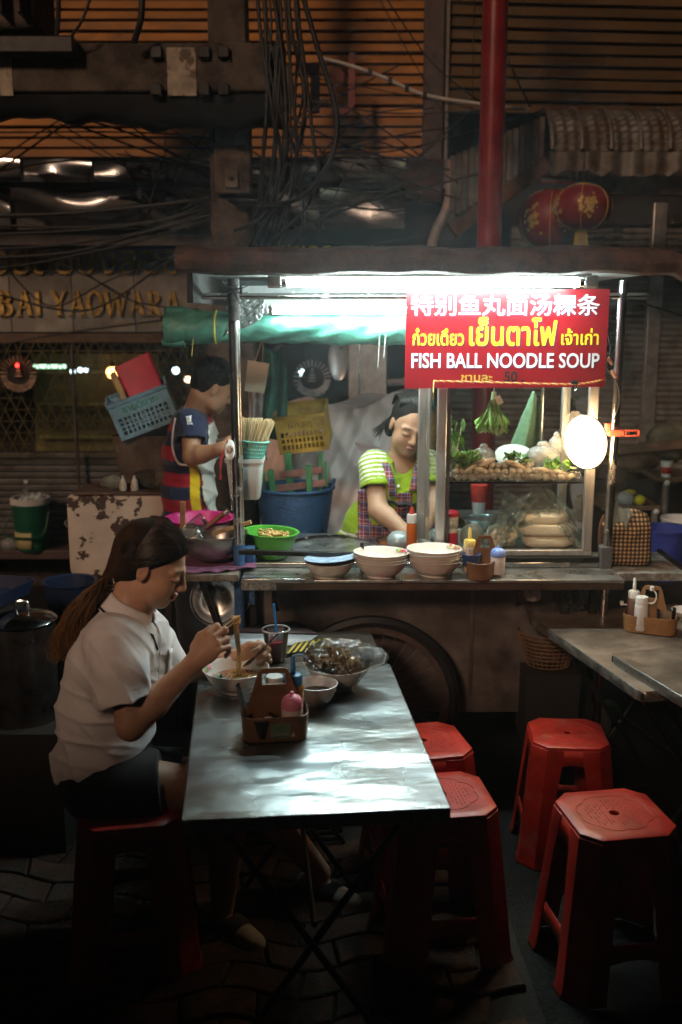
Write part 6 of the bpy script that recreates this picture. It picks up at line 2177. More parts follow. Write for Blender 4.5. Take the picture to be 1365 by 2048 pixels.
# hopper below it
h0, h1, h2, h3 = P(220, 876, 4.5), P(345, 870, 4.5), P(338, 1000, 4.5), P(252, 1000, 4.5)
c = Vector(((h2.x + h3.x) / 2, 4.6, h2.z))
t = thing('metal_hopper', 'dark brown tapered metal hopper under the tilted crate', 'hopper', c)
w0_, w1_, hh = (h2.x - h3.x) / 2, (h1.x - h0.x) / 2, h1.z - h2.z
loft_rr([(0, w0_, .10, .01), (hh, w1_, .15, .012), (hh, w1_ - .006, .144, .01), (.01, w0_ - .006, .094, .008)], True, True).build('hopper_body', mat('brown_sheet', (.15, .105, .075), .65, metal=.2, var=.35, vs=9, dirt=(.05, .035, .03), dirt_s=6), t, smooth=30)
MB().box((0, 0, -.2), (w0_ * 2 + .06, .22, .4)).build('stand', M_dark, t)
# rusty white cabinet
c0_, c1_ = P(134, 988, 4.25), P(350, 1150, 4.25)
M_rustw = mat('rust_flaked_enamel', (.56, .45, .36), .5, var=.15, vs=5, dirt=(.055, .03, .02), dirt_s=7.5, dirt_lo=.515, dirt_hi=.535, bump=.15, bs=40)
t = thing('rusty_cabinet', 'cream enamel metal cabinet flaking with brown rust behind the woman', 'cabinet', ((c0_.x + c1_.x) / 2, 4.25, c1_.z))
w_, h_ = (c1_.x - c0_.x) / 2, c0_.z - c1_.z
pg = MB().prism([(x, y) for x, y in [(p[0], p[1] + h_ / 2) for p in ring_rr(w_, h_ / 2, .03)]], .02).build('front_sheet', M_rustw, t, bev=.003, clean=True)
MB().box((0, .22, h_ / 2 - .01), (w_ * 2 - .02, .40, h_ - .04)).build('carcass', M_dark, t)
MB().box((0, .1, h_ + .004), (w_ * 2 - .06, .24, .012)).build('top_rail', M_rust, t, bev=.003)
for sx_ in (-1, 1):
    for y_ in (.05, .38):
        MB().box((sx_ * (w_ - .04), y_, -c1_.z / 2), (.03, .03, c1_.z)).build('leg', M_dark, t)
MB().tube(spline([(-w_ - .004, -.012, h_ * .7), (-w_ - .012, -.02, h_ * .65), (-w_ - .004, -.012, h_ * .6)], 4), .005, 6).build('handle', M_steel, t)
for k, (px, py, rr_, lab, m_) in enumerate(((228, 978, (.05, .03, .03), 'grey green rag heaped on the rusty cabinet', mat('grey_rag', (.20, .20, .15), .9, var=.3)), (300, 972, (.075, .05, .045), 'dark bundle lying on the rusty cabinet near the young man', mat('dark_bundle', (.05, .04, .03), .9, var=.5)), (328, 962, (.05, .05, .05), 'brown dried bundle on the cabinet against the young man', mat('brown_bundle', (.15, .10, .06), .9, var=.5)))):
    q = P(px, py + 12, 4.35)
    solo(crumple((0, 0, rr_[2] * .7), rr_, 40 + k, amp=.35, nu=30, nv=18), 'rag_bundle', m_, lab, 'rag', (q.x, 4.35, c0_.z + .012), smooth=180)
for px, lab in ((247, 'small cream bottle standing on the rusty cabinet'), (270, 'small pale bottle standing on the cabinet beside the dark bundle')):
    q = P(px, 980, 4.27)
    solo(MB().lathe([(0, 0), (.016, 0), (.017, .02), (.012, .045), (.006, .055), (.006, .065), (0, .065)], 18), 'small_bottle', mat('cream_bottle', (.45, .40, .32), .4), lab, 'bottle', (q.x, 4.27, c0_.z + .012))
# green drinks cooler on the window ledge
lz = sh_lo - .02 + .001
q = P(60, 1060, 6.25)
t = thing('drink_cooler', 'dark green round cooler full of ice and bottles on the ledge', 'cooler', (q.x, 6.30, lz))
ch_ = P(60, 1000, 6.25).z - lz
MB().lathe([(0, 0), (.095, 0), (.112, ch_ * .5), (.118, ch_), (.1, ch_), (.09, .1), (0, .1)], 36).build('tub', mat('cooler_green', (.010, .085, .045), .4, var=.1), t, smooth=50)
MB().lathe([(.119, ch_ - .03), (.126, ch_ - .028), (.126, ch_ + .008), (.118, ch_ + .012), (.104, ch_ + .01), (.1, ch_ - .02)], 36).build('rim', mat('cooler_white', (.62, .62, .60), .4), t, smooth=50)
rs = random.Random(14)
for k in range(22):
    a, r_ = rs.uniform(0, 6.28), rs.uniform(0, .09)
    MB().box((r_ * math.cos(a), r_ * math.sin(a), ch_ + rs.uniform(-.01, .02)), (.03, .03, .03), rotm(*[rs.uniform(0, 90) for _ in range(3)])).build('ice_cube', mat('ice_block', (.55, .62, .64), .2), t, bev=.004)
MB().lathe([(0, 0), (.026, 0), (.026, .07), (.012, .1), (.011, .12), (0, .12)], 16, (-.02, 0, ch_ - .02)).build('bottle', film('pet_bottle', (.85, .9, .95), .35, .08, .2), t)
MB().lathe([(.013, 0), (.013, .018), (0, .019)], 12, (-.02, 0, ch_ + .1)).build('bottle_cap', M_white, t)
MB().tube(spline([(-.12, -.02, ch_ * .75), (-.15, -.09, ch_ * .36), (0, -.135, ch_ * .30), (.10, -.10, ch_ * .36), (.12, -.02, ch_ * .75)], 6), .007, 7).build('handle', mat('cooler_green'), t)
MB().lathe([(.103, .02), (.1085, ch_ * .38)], 14, (0, 0, 0), a0=RAD(200), a1=RAD(285)).build('cream_patch', mat('cream_patch', (.52, .46, .22), .5), t, solid=.003)
solo(crumple((0, 0, .03), (.06, .05, .045), 71, amp=.3), 'grey_bag', mat('grey_film', (.22, .24, .24), .4), 'crumpled grey bag on the ledge beside the green cooler', 'bag', (P(20, 1060, 6.3).x, 6.3, lz), smooth=180)
# big stock pot on a stand, blue tub and blue bucket at left
q = Pz(45, 1240, .80)
t = thing('lidded_pot', 'large steel stock pot with domed lid in the dark beside the woman', 'pot', (q.x, q.y, .45))
MB().lathe([(0, 0), (.105, 0), (.108, .35), (0, .35)], 44).build('pot', mat('dark_steel', (.16, .15, .14), .3, metal=.9, var=.3), t)
MB().lathe([(.114, .345), (.116, .352), (.105, .362), (.07, .374), (.03, .382), (0, .384)], 44).build('lid', mat('lid_steel', (.5, .48, .46), .16, metal=1, var=.2, bump=.15, bs=8), t, smooth=60)
MB().tube(spline([(-.02, 0, .382), (-.02, 0, .41), (.0, 0, .418), (.02, 0, .41), (.02, 0, .382)], 5), .006, 8).build('lid_knob', M_steel, t)
MB().box((0, 0, -.225), (.3, .3, .45)).build('stand', M_dark, t)
q = P(0, 1180, 3.3)
t = thing('blue_tray', 'dark blue plastic tray corner at the picture edge beside the pot', 'tray', (q.x - .13, 3.3, q.z - .05), rot=(0, RAD(0), RAD(-14)))
loft_rr([(0, .15, .2, .03), (.05, .165, .215, .035), (.05, .158, .208, .032), (.006, .145, .195, .028)], True, True).build('tray', mat('dark_blue_plastic', (.014, .025, .065), .4, var=.1), t, smooth=45)
MB().box((0, 0, -.35), (.26, .34, .68)).build('stand', M_dark, t)
q = P(140, 1165, 3.95)
t = thing('blue_bucket', 'dark blue bucket on the ground below the rusty cabinet', 'bucket', (q.x, 3.95, P(140, 1165, 3.95).z - .2))
MB().lathe([(0, 0), (.08, 0), (.105, .2), (.112, .204), (.112, .21), (.1, .206), (.077, .006), (0, .006)], 36).build('bucket', mat('dark_blue_plastic'), t, smooth=50)
MB().box((0, 0, -.25), (.2, .2, .5)).build('stand', M_dark, t)

# blue woven tub with green wooden stands
q = P(590, 1075, 4.45)
t = thing('woven_tub', 'big dark blue woven plastic tub with loop handles behind the worktop', 'tub', (q.x, 4.5, q.z - .06))
th_ = P(590, 978, 4.45).z - q.z + .06
M_wov = mat('blue_woven_plastic', (.025, .075, .18), .5, var=.3, vs=40, stretch=(1, 1, 6), bump=.6, bs=60)
tr_ = 78 / PPM(590, 985, 4.45)
prof = []
for k in range(29):
    u = k / 28
    prof.append((tr_ * (.74 + .26 * u ** .8) + .0025 * (k % 2), th_ * u))
MB().lathe([(0, 0)] + prof + [(tr_ * .95, th_), (tr_ * .7, .01), (0, .01)], 56).build('tub_wall', M_wov, t, smooth=60)
MB().tube([(tr_ * 1.01 * math.cos(RAD(a)), tr_ * 1.01 * math.sin(RAD(a)), th_) for a in range(0, 360, 8)], .008, 7, closed=True).build('rim', M_wov, t, smooth=180)
for s_ in (-1, 1):
    MB().tube(spline([(s_ * tr_ * .95, -.05, th_), (s_ * tr_ * 1.02, -.03, th_ + .03), (s_ * tr_ * 1.02, .03, th_ + .03), (s_ * tr_ * .95, .05, th_)], 5), .007, 7).build('loop_handle', M_wov, t)
MB().box((0, 0, -(q.z - .06) / 2), (.3, .3, q.z - .06)).build('stand', M_dark, t)
M_gw = mat('green_painted_wood', (.05, .20, .07), .5, var=.3, vs=18, dirt=(.16, .10, .07), dirt_s=16, dirt_lo=.6, dirt_hi=.68)
M_rw = mat('red_worn_wood', (.28, .12, .09), .6, var=.35, vs=20)
def wood_stand(label, posts, rails):
    q_ = P(*posts[0][0], posts[0][2])
    t = thing('wooden_stand', label, 'stand', q_, group='painted wooden stands in the blue tub')
    for (a, b, Y, w_) in posts:
        MB().bar(P(*a, Y) - q_, P(*b, Y) - q_, w_, w_ * .7).build('post', M_gw, t, bev=.003)
    for (a, b, Y) in rails:
        MB().bar(P(*a, Y) - q_, P(*b, Y) - q_, .014, .03).build('rail', M_rw, t, bev=.002)
wood_stand('green posted wooden stand at the rear of the blue tub', [((582, 985), (576, 905), 4.55, .045), ((640, 985), (642, 905), 4.55, .025)], [((560, 950), (645, 940), 4.53)])
wood_stand('green posted wooden stand at the front of the blue tub', [((548, 990), (541, 940), 4.40, .038), ((620, 985), (617, 930), 4.40, .038)], [((545, 978), (652, 965), 4.42)])
wood_stand('short green wooden leg leaning at the edge of the blue tub', [((530, 985), (528, 945), 4.45, .02), ((654, 975), (652, 922), 4.5, .018)], [])
# yellow crate
q = P(613, 892, 4.75)
crate('worn yellow crate tipped on the tarpaulin heap above the blue tub', (q.x, 4.8, q.z), .235, .2, .185, (RAD(14), RAD(-7), RAD(-6)), mat('yellow_crate_plastic', (.52, .33, .05), .5, var=.25, vs=10, dirt=(.25, .14, .03), dirt_s=7), 'ผักสด', mat('crate_print_dark', (.16, .09, .02), .5), cols=10, rows=3)
# tarpaulin heap
def heapf(u, v):
    x0, x1 = P(520, 900, 5.1).x, P(845, 900, 5.1).x
    x = x0 + (x1 - x0) * u
    zt_ = P(700, 800, 5.1).z - .07 * (1 - u) ** 2 * 1.4 + .02 * math.sin(u * 9)
    k = v * 1.35
    if k < .35:
        y = 5.55 - k / .35 * .4
        z = zt_ - .02 * math.sin(u * 17 + k * 9)
    else:
        kk = (k - .35)
        y = 5.15 - .16 * kk + .03 * abs(math.sin(u * 9 + kk * 6)) + .025 * abs(math.sin(u * 17 - kk * 13)) + .03 * math.sin(kk * 7 + u * 5) + .014 * abs(math.sin(u * 37 + kk * 19))
        z = zt_ - (zt_ - .3) * kk
    return (x, y, z)
q = Vector((P(690, 900, 5.1).x, 5.2, .3))
t = thing('tarpaulin_heap', 'pinkish white plastic sheet draped over a tall heap behind the vendor', 'heap', q)
moved(MB().grid(heapf, 80, 60), -q).build('sheet', mat('pinkish_sheet', (.62, .45, .39), .42, var=.2, vs=4, col2=(.68, .60, .57), bump=.8, bs=11), t, smooth=180)
MB().box((.1, .28, .25), (.68, .3, 1.0)).build('boxes_within', M_dark, t)
q = P(740, 897, 4.75)
solo(MB().box((0, 0, 0), (.13, .10, .008), rotm(10, 14, 12)), 'pink_board', mat('pink_board', (.5, .36, .33), .5), 'thin pinkish board sticking out behind the vendor shoulder', 'board', q, bev=.002)
# hanging paper bag and green cloth by the pole
q = P(514, 752, 4.6)
t = thing('paper_bag', 'tan paper bag hanging by string handles behind the cart pole', 'bag', q, rot=(0, RAD(9), 0))
loft_rr([(-.075, .045, .012, .002), (.065, .05, .008, .002)], True, True).build('bag_body', mat('kraft_paper', (.44, .33, .22), .7, var=.12), t, bev=.001)
MB().tube(spline([(-.018, -.006, .06), (-.008, 0, .11), (-.002, .02, .16)], 5), .002, 5).build('handle', M_palewood, t)
MB().tube(spline([(.018, -.006, .06), (.012, 0, .11), (.004, .02, .16)], 5), .002, 5).build('handle', M_palewood, t)
def hangf(u, v):
    a, b = P(526, 690, 4.75), P(566, 690, 4.75)
    return (a.x + (b.x - a.x) * u * (1 + .3 * v) + .01 * math.sin(v * 5), 4.75 + .02 * math.sin(u * 11 + v * 3), a.z - .42 * v - .03 * math.sin(u * 3))
q = P(545, 690, 4.75)
solo(moved(MB().grid(hangf, 24, 24), -q), 'green_cloth', mat('dark_green_cloth', (.03, .12, .08), .8, var=.3), 'dark green cloth hanging behind the paper bag', 'cloth', q, smooth=180, solid=.004)
q = P(510, 860, 4.8)
def hang2(u, v):
    a, b = P(498, 780, 4.8), P(532, 780, 4.8)
    return (a.x + (b.x - a.x) * u, 4.8 + .02 * math.sin(u * 14 + v * 2), a.z - .34 * v)
solo(moved(MB().grid(hang2, 24, 16), -q), 'pale_cloth', mat('pale_rag', (.32, .30, .29), .9, var=.35, vs=9), 'pale streaked cloth hanging below the paper bag', 'cloth', q, smooth=180, solid=.004)
# dim appliance behind the roof: pale cabinet with round door
q = P(735, 740, 5.9)
t = thing('wall_cabinet', 'pale grey cabinet with an oval panel in the dim shopfront', 'cabinet', (q.x, 5.9, P(735, 795, 5.9).z))
hc = P(735, 690, 5.9).z - P(735, 795, 5.9).z + .1
MB().box((0, 0, hc / 2), (.22, .2, hc)).build('carcass', mat('grey_cabinet', (.36, .34, .31), .5, var=.2), t, bev=.006)
MB().lathe([(0, -.004), (.055, -.004), (.06, 0)], 30, (-.17, -.06, hc * .55), rotm(90, 0, 0), sy=2.0).build('oval_panel', mat('dull_steel', (.3, .3, .3), .3, metal=.6), t)
MB().box((-.05, -.102, hc * .5), (.012, .006, hc)).build('door_gap', M_steel, t)
MB().box((0, 0, -.5), (.3, .1, 1.0)).build('stand', M_dark, t)
MB().tube(spline([P(775, 765, 5.8) - t.location, P(810, 762, 5.8) - t.location, P(822, 745, 5.8) - t.location, P(824, 690, 5.8) - t.location], 5), .02, 10).build('bent_pipe', M_rail, t)

# ================================================================== right side
# checked bag on the tray
q = P(1250, 1130, 3.72)
M_check = bpy.data.materials.new('brown_check_cloth')
M_check.use_nodes = True
nt = M_check.node_tree
tc = _n(nt, 'ShaderNodeTexCoord')
sp = _n(nt, 'ShaderNodeSeparateXYZ')
nt.links.new(tc.outputs['Object'], sp.inputs[0])
prev = None
for ax in (0, 2):
    mo = _n(nt, 'ShaderNodeMath', operation='MULTIPLY')
    mo.inputs[1].default_value = 1 / .0155
    nt.links.new(sp.outputs[ax], mo.inputs[0])
    fr_ = _n(nt, 'ShaderNodeMath', operation='FRACT')
    nt.links.new(mo.outputs[0], fr_.inputs[0])
    gt = _n(nt, 'ShaderNodeMath', operation='GREATER_THAN')
    gt.inputs[1].default_value = .5
    nt.links.new(fr_.outputs[0], gt.inputs[0])
    if prev is None:
        prev = gt.outputs[0]
    else:
        ad = _n(nt, 'ShaderNodeMath', operation='ADD')
        nt.links.new(prev, ad.inputs[0])
        nt.links.new(gt.outputs[0], ad.inputs[1])
        prev = ad.outputs[0]
cr_ = _n(nt, 'ShaderNodeValToRGB')
cr_.color_ramp.interpolation = 'CONSTANT'
cr_.color_ramp.elements[0].position = 0
cr_.color_ramp.elements[0].color = (.02, .018, .016, 1)
cr_.color_ramp.elements[1].position = .3
cr_.color_ramp.elements[1].color = (.12, .075, .04, 1)
e_ = cr_.color_ramp.elements.new(.8)
e_.color = (.52, .34, .18, 1)
dv = _n(nt, 'ShaderNodeMath', operation='MULTIPLY')
dv.inputs[1].default_value = .5
nt.links.new(prev, dv.inputs[0])
nt.links.new(dv.outputs[0], cr_.inputs[0])
nt.links.new(cr_.outputs[0], nt.nodes['Principled BSDF'].inputs['Base Color'])
nt.nodes['Principled BSDF'].inputs['Roughness'].default_value = .85
t = thing('checked_bag', 'brown and black checked cloth bag on the cart side tray', 'bag', (q.x, 3.73, tz + .008))
s_ = SDF((-.13, -.11, -.01), (.13, .11, .26), .005)
s_.box((0, 0, .085), (.088, .065, .085), rnd=.03)
s_.ell((.03, 0, .17), (.055, .05, .045), k=.03)
s_.cone((-.06, -.03, .16), (.02, -.045, .13), .018, .022, .02)
s_.ell((-.055, -.01, .175), (.035, .045, .03), k=.01, op='sub')
s_.field(lambda p: .004 * _noise3(p * 38, 3) + .002 * _noise3(p * 90, 5))
link('bag_body', s_.surf(name='bag_body', m=M_check), t)
MB().grid(lambda u, v: (-.075 + .06 * u + .02 * v, -.03 + .04 * math.sin(u * 5), .16 + .085 * v * (1 - .4 * u) + .01 * math.sin(u * 12 + v * 5)), 14, 10).build('plastic_liner', film('dull_sheet'), t, smooth=180)
MB().tube(spline([(-.11, -.05, .06), (-.115, -.05, .15), (-.10, -.05, .2)], 5), .006, 7).build('handle', mat('brown_strap', (.16, .08, .05), .7), t)
# blue bucket, white bucket
q = P(1330, 1060, 4.75)
t = thing('blue_bucket', 'deep blue plastic bucket behind the checked bag', 'bucket', (q.x, 4.75, P(1330, 1155, 4.75).z))
h_ = P(1330, 1060, 4.75).z - P(1330, 1155, 4.75).z
MB().lathe([(0, 0), (.09, 0), (.112, h_), (.122, h_ + .002), (.122, h_ + .014), (.107, h_ + .012), (.085, .006), (0, .006)], 40).build('bucket', mat('deep_blue_plastic', (.04, .06, .32), .4, var=.1), t, smooth=50)
MB().box((0, 0, -.35), (.3, .3, .7)).build('stand', M_dark, t)
q = P(1362, 1040, 5.05)
t = thing('white_bucket', 'white plastic bucket at the picture edge behind the blue one', 'bucket', (q.x, 5.05, q.z - .2))
MB().lathe([(0, 0), (.08, 0), (.095, .2), (.102, .202), (.102, .214), (.09, .212), (.075, .006), (0, .006)], 36).build('bucket', M_white, t, smooth=50)
MB().box((0, 0, -.4), (.25, .25, .8)).build('stand', M_dark, t)
# small wooden tables in the dark
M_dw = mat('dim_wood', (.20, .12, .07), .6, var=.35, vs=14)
def side_table(label, px0, px1, py, Y, dep, leg_px):
    a, b = P(px0, py, Y), P(px1, py, Y)
    t = thing('wooden_table', label, 'table', ((a.x + b.x) / 2, Y, 0))
    MB().box((0, dep / 2, a.z - .012), (b.x - a.x, dep, .024)).build('top', M_dw, t, bev=.003)
    for lp in leg_px:
        x = P(lp, py + 60, Y).x - (a.x + b.x) / 2
        MB().cyl((x, .02, 0), (x, .02, a.z - .024), .018).build('leg', M_rail, t)
        MB().ball((x, .0, a.z - .03), .016).build('white_knob', M_white, t)
    return t, a.z
st_, stz = side_table('small wooden table in the dark carrying plastic bags', 1205, 1322, 1012, 5.1, .4, (1310,))
st2, stz2 = side_table('higher wooden bench at the picture edge carrying a paper cup', 1316, 1420, 955, 5.3, .3, (1332,))
solo(crumple((0, 0, .03), (.045, .04, .035), 81, amp=.3), 'plastic_bag', M_wbag, 'pale plastic bag on the small wooden table', 'bag', (P(1254, 1000, 5.12).x, 5.15, stz), smooth=180)
solo(crumple((0, 0, .025), (.028, .028, .026), 84, amp=.2), 'yellow_bag', mat('yellow_bag_film', (.62, .55, .03), .3, var=.15), 'small bright yellow bag on the wooden table', 'bag', (P(1281, 1003, 5.12).x, 5.13, stz), smooth=180)
solo(crumple((0, 0, .02), (.03, .02, .015), 85, amp=.3), 'yellow_bag', mat('yellow_bag_film'), 'crumpled yellow bag end behind the pale bag', 'bag', (P(1262, 985, 5.2).x, 5.22, stz + .03), smooth=180)
q = P(1339, 948, 5.28)
t = thing('paper_cup', 'white paper cup with red band on the higher bench', 'cup', (q.x, 5.33, stz2))
MB().lathe([(0, 0), (.024, 0), (.033, .085), (0, .085)], 24).build('cup', M_white, t)
MB().lathe([(.0268, .018), (.0308, .055)], 24).build('red_band', mat('cup_red'), t, solid=.001)
# dark heap of goods on the right
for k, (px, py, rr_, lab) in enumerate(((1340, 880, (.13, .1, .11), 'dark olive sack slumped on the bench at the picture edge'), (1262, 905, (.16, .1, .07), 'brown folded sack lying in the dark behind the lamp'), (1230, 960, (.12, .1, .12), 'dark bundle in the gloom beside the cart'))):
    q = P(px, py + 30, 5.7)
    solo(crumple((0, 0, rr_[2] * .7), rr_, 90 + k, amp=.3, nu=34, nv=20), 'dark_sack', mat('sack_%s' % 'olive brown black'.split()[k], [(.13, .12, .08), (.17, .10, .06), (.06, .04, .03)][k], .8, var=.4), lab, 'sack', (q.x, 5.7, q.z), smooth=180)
    MB
dk = thing('storage_rack', 'dark storage rack behind the cart on the right', 'rack', (P(1290, 950, 5.8).x, 5.8, 0))
MB().box((0, 0, .45), (1.0, .4, .9)).build('rack_body', M_dark, dk)
MB().bar((-.5, -.22, 1.05), (.5, -.22, 1.14), .03, .05).build('rack_rail', M_dw, dk)
# things in the dark below the right-hand tables
q = P(1105, 1275, 3.55)
t = thing('woven_basket', 'dark woven basket under the table beside the cart panel', 'basket', (P(1100, 1300, 3.6).x, 3.62, P(1100, 1330, 3.6).z))
mb = MB()
for k in range(28):
    an = 2 * math.pi * k / 28
    mb.bar((math.cos(an) * .08, math.sin(an) * .07, 0), (math.cos(an) * .12, math.sin(an) * .10, .13), .004, .004)
for j in range(9):
    k_ = j / 8
    mb.tube([(math.cos(RAD(a)) * (.08 + .04 * k_), math.sin(RAD(a)) * (.07 + .03 * k_), .13 * k_) for a in range(0, 360, 15)], .003, 5, closed=True)
mb.build('weave', mat('dark_wicker', (.20, .11, .05), .7, var=.3), t, smooth=0)['kind'] = 'stuff'
MB().box((0, 0, -.15), (.2, .2, .28)).build('stand', M_dark, t)
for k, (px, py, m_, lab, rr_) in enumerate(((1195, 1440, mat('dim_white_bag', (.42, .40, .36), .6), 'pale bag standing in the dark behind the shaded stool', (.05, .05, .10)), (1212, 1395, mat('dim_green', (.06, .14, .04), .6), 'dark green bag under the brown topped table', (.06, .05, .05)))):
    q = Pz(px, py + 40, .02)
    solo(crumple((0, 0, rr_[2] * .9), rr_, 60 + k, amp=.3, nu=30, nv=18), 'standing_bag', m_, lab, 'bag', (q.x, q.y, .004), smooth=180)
# bags hanging below the cart shelf at right
bag(1065, 1200, 3.60, (.03, .03, .03), 33, 'white folded packet hung beneath the right end of the shelf', knot=False, m=mat('packet_white', (.55, .58, .56), .5))
sheetbag('plastic_bag', 'clear plastic bag hung beneath the shelf near the cart leg', [((1110, 1185), (1105, 1222)), ((1140, 1182), (1135, 1225)), ((1165, 1185), (1170, 1220))], 13, M_bagclear, 3.62, .04)

# ================================================================== lanterns
M_lred = mat('lantern_silk', (.20, .010, .012), .5, var=.2, vs=20)
M_lgold = mat('lantern_gold', (.50, .33, .07), .5, metal=.2, var=.3, vs=60)
def lantern(px, py, Y, rx_px, ry_px, label, faces):
    c = P(px, py, Y)
    k = 1 / PPM(px, py, Y)
    rx, rz_ = rx_px * k, ry_px * k
    t = thing('paper_lantern', label, 'lantern', c, group='red lanterns under the awning')
    N = 60
    def prof(i):
        a = math.pi * i / 24
        return (max(.25 * rx if i in (0, 24) else 0, rx * math.sin(a) ** .8), -rz_ * math.cos(a))
    MB().lathe([prof(i) for i in range(25)], N, wob=lambda a, i, z: 1 + .012 * math.cos(a * 30)).build('silk', M_lred, t, smooth=180)
    for kk in range(6):
        a = RAD(kk * 60 + 15)
        MB().tube([(prof(i)[0] * 1.012 * math.cos(a), prof(i)[0] * 1.012 * math.sin(a), prof(i)[1]) for i in range(1, 24)], .003, 5).build('gold_rib', M_lgold, t, smooth=180)
    for s2 in (-1, 1):
        MB().cyl((0, 0, s2 * rz_ * .97), (0, 0, s2 * rz_ * 1.04), rx * .28).build('gold_collar', M_lgold, t)
    rs = random.Random(int(px))
    for az in faces:
        for q_ in range(34):
            u, v = rs.gauss(0, .15), rs.gauss(0, .26)
            a = RAD(az) + u
            zz_ = max(-.85, min(.85, v))
            r_ = rx * (1 - zz_ ** 2) ** .4 * 1.02
            p = Vector((r_ * math.cos(a), r_ * math.sin(a), rz_ * zz_))
            n_ = p.normalized()
            uu, vv = frame_of(n_)
            s3 = rs.uniform(.006, .015)
            MB().add([p + n_ * .002 + (uu * math.cos(b) + vv * math.sin(b)) * s3 for b in [RAD(60 * i) for i in range(6)]], [tuple(range(6))]).build('gold_fleck', M_lgold, t, smooth=0)
    ts = MB()
    for q_ in range(26):
        a = 2 * math.pi * q_ / 26
        ts.bar((rx * .2 * math.cos(a), rx * .2 * math.sin(a), -rz_ * 1.02), (rx * .24 * math.cos(a), rx * .24 * math.sin(a), -rz_ * 1.02 - .085), .003, .003)
    ts.build('tassel', mat('tassel_yellow', (.45, .34, .05), .7), t, smooth=0)['kind'] = 'stuff'
    MB().cyl((0, 0, rz_), (0, 0, rz_ + .25), .003, n=6).build('hook_wire', M_dark, t)
lantern(1165, 415, 5.75, 57, 44, 'red lantern with a gold flower cluster, the smaller and higher one', (268, 345, 190))
lantern(1105, 440, 6.1, 68, 58, 'large red lantern with gold panels hanging partly behind the other', (225, 285))
# ================================================================== people
M_skin = mat('skin', (1, 1, 1), .48, var=.10, vs=30, attr='Col', sss=.22, bump=.12, bs=220, spec=.4)
M_cloth = mat('woven_cotton', (1, 1, 1), .82, var=.06, vs=40, attr='Col', bump=.18, bs=350, spec=.25, sheen=.15)
M_haircap = mat('hair_under', (1, 1, 1), .8, var=.3, vs=40, attr='Col', spec=.12)
M_hair = mat('hair', (1, 1, 1), .42, var=.25, vs=40, attr='Col', spec=.4)
def V3(v):
    return np.array((v[0], v[1], v[2]), float)
def head_frame(yaw, pitch, roll=0):
    """columns f (nose), l (her left), u (crown); yaw 0 looks along +x, +90 along +y; pitch positive nods down"""
    R = Matrix.Rotation(RAD(yaw), 3, 'Z') @ Matrix.Rotation(RAD(pitch), 3, 'Y') @ Matrix.Rotation(RAD(roll), 3, 'X')
    return np.array(R)
def add_head(s, O, R, k=1., nose=1., jaw=1.):
    O = V3(O)
    W_ = lambda f, l, u: O + R @ np.array((f, l, u)) * k
    E = lambda c, r, kk=.01, op='add': s.ell(W_(*c), np.array(r) * k, R, kk * k, op)
    E((-.012, 0, .030), (.092, .072, .082), .0)
    E((.028, 0, -.028), (.058, .057, .085), .03)
    E((.034, 0, -.070), (.045, .044 * jaw, .036), .03)
    E((.066, 0, -.093), (.015, .019 * jaw, .014), .022)
    for q in (-1, 1):
        E((.052, .034 * q, -.036), (.029, .024, .032), .02)
        E((.020, .047 * q, -.066), (.028, .014, .026), .025)
        s.cone(W_(.083, .010 * q, .016), W_(.070, .046 * q, .017), .0085 * k, .008 * k, .014 * k)
        E((.096, .031 * q, .001), (.013, .017, .0095), .012, 'sub')
        E((.0775, .031 * q, -.003), (.0135, .0165, .0105), .005)
        E((.0955, .0115 * q, -.0335), (.0095 * nose, .0075, .0075), .006)
        E((-.006, .075 * q, -.008), (.017, .0075, .031), .004)
        E((-.003, .084 * q, -.004), (.009, .006, .017), .004, 'sub')
    s.cone(W_(.086, 0, .010), W_(.1045 * (.97 + .03 * nose), 0, -.029), .0075 * k, .0112 * k, .010 * k)
    E((.0935, 0, -.0575), (.0065, .0215, .0058), .005)
    E((.0905, 0, -.0685), (.0070, .018, .0066), .005)
    s.cone(W_(.103, -.017, -.0632), W_(.103, .017, -.0632), .0022 * k, .0022 * k, .004 * k, 'sub')
    return W_
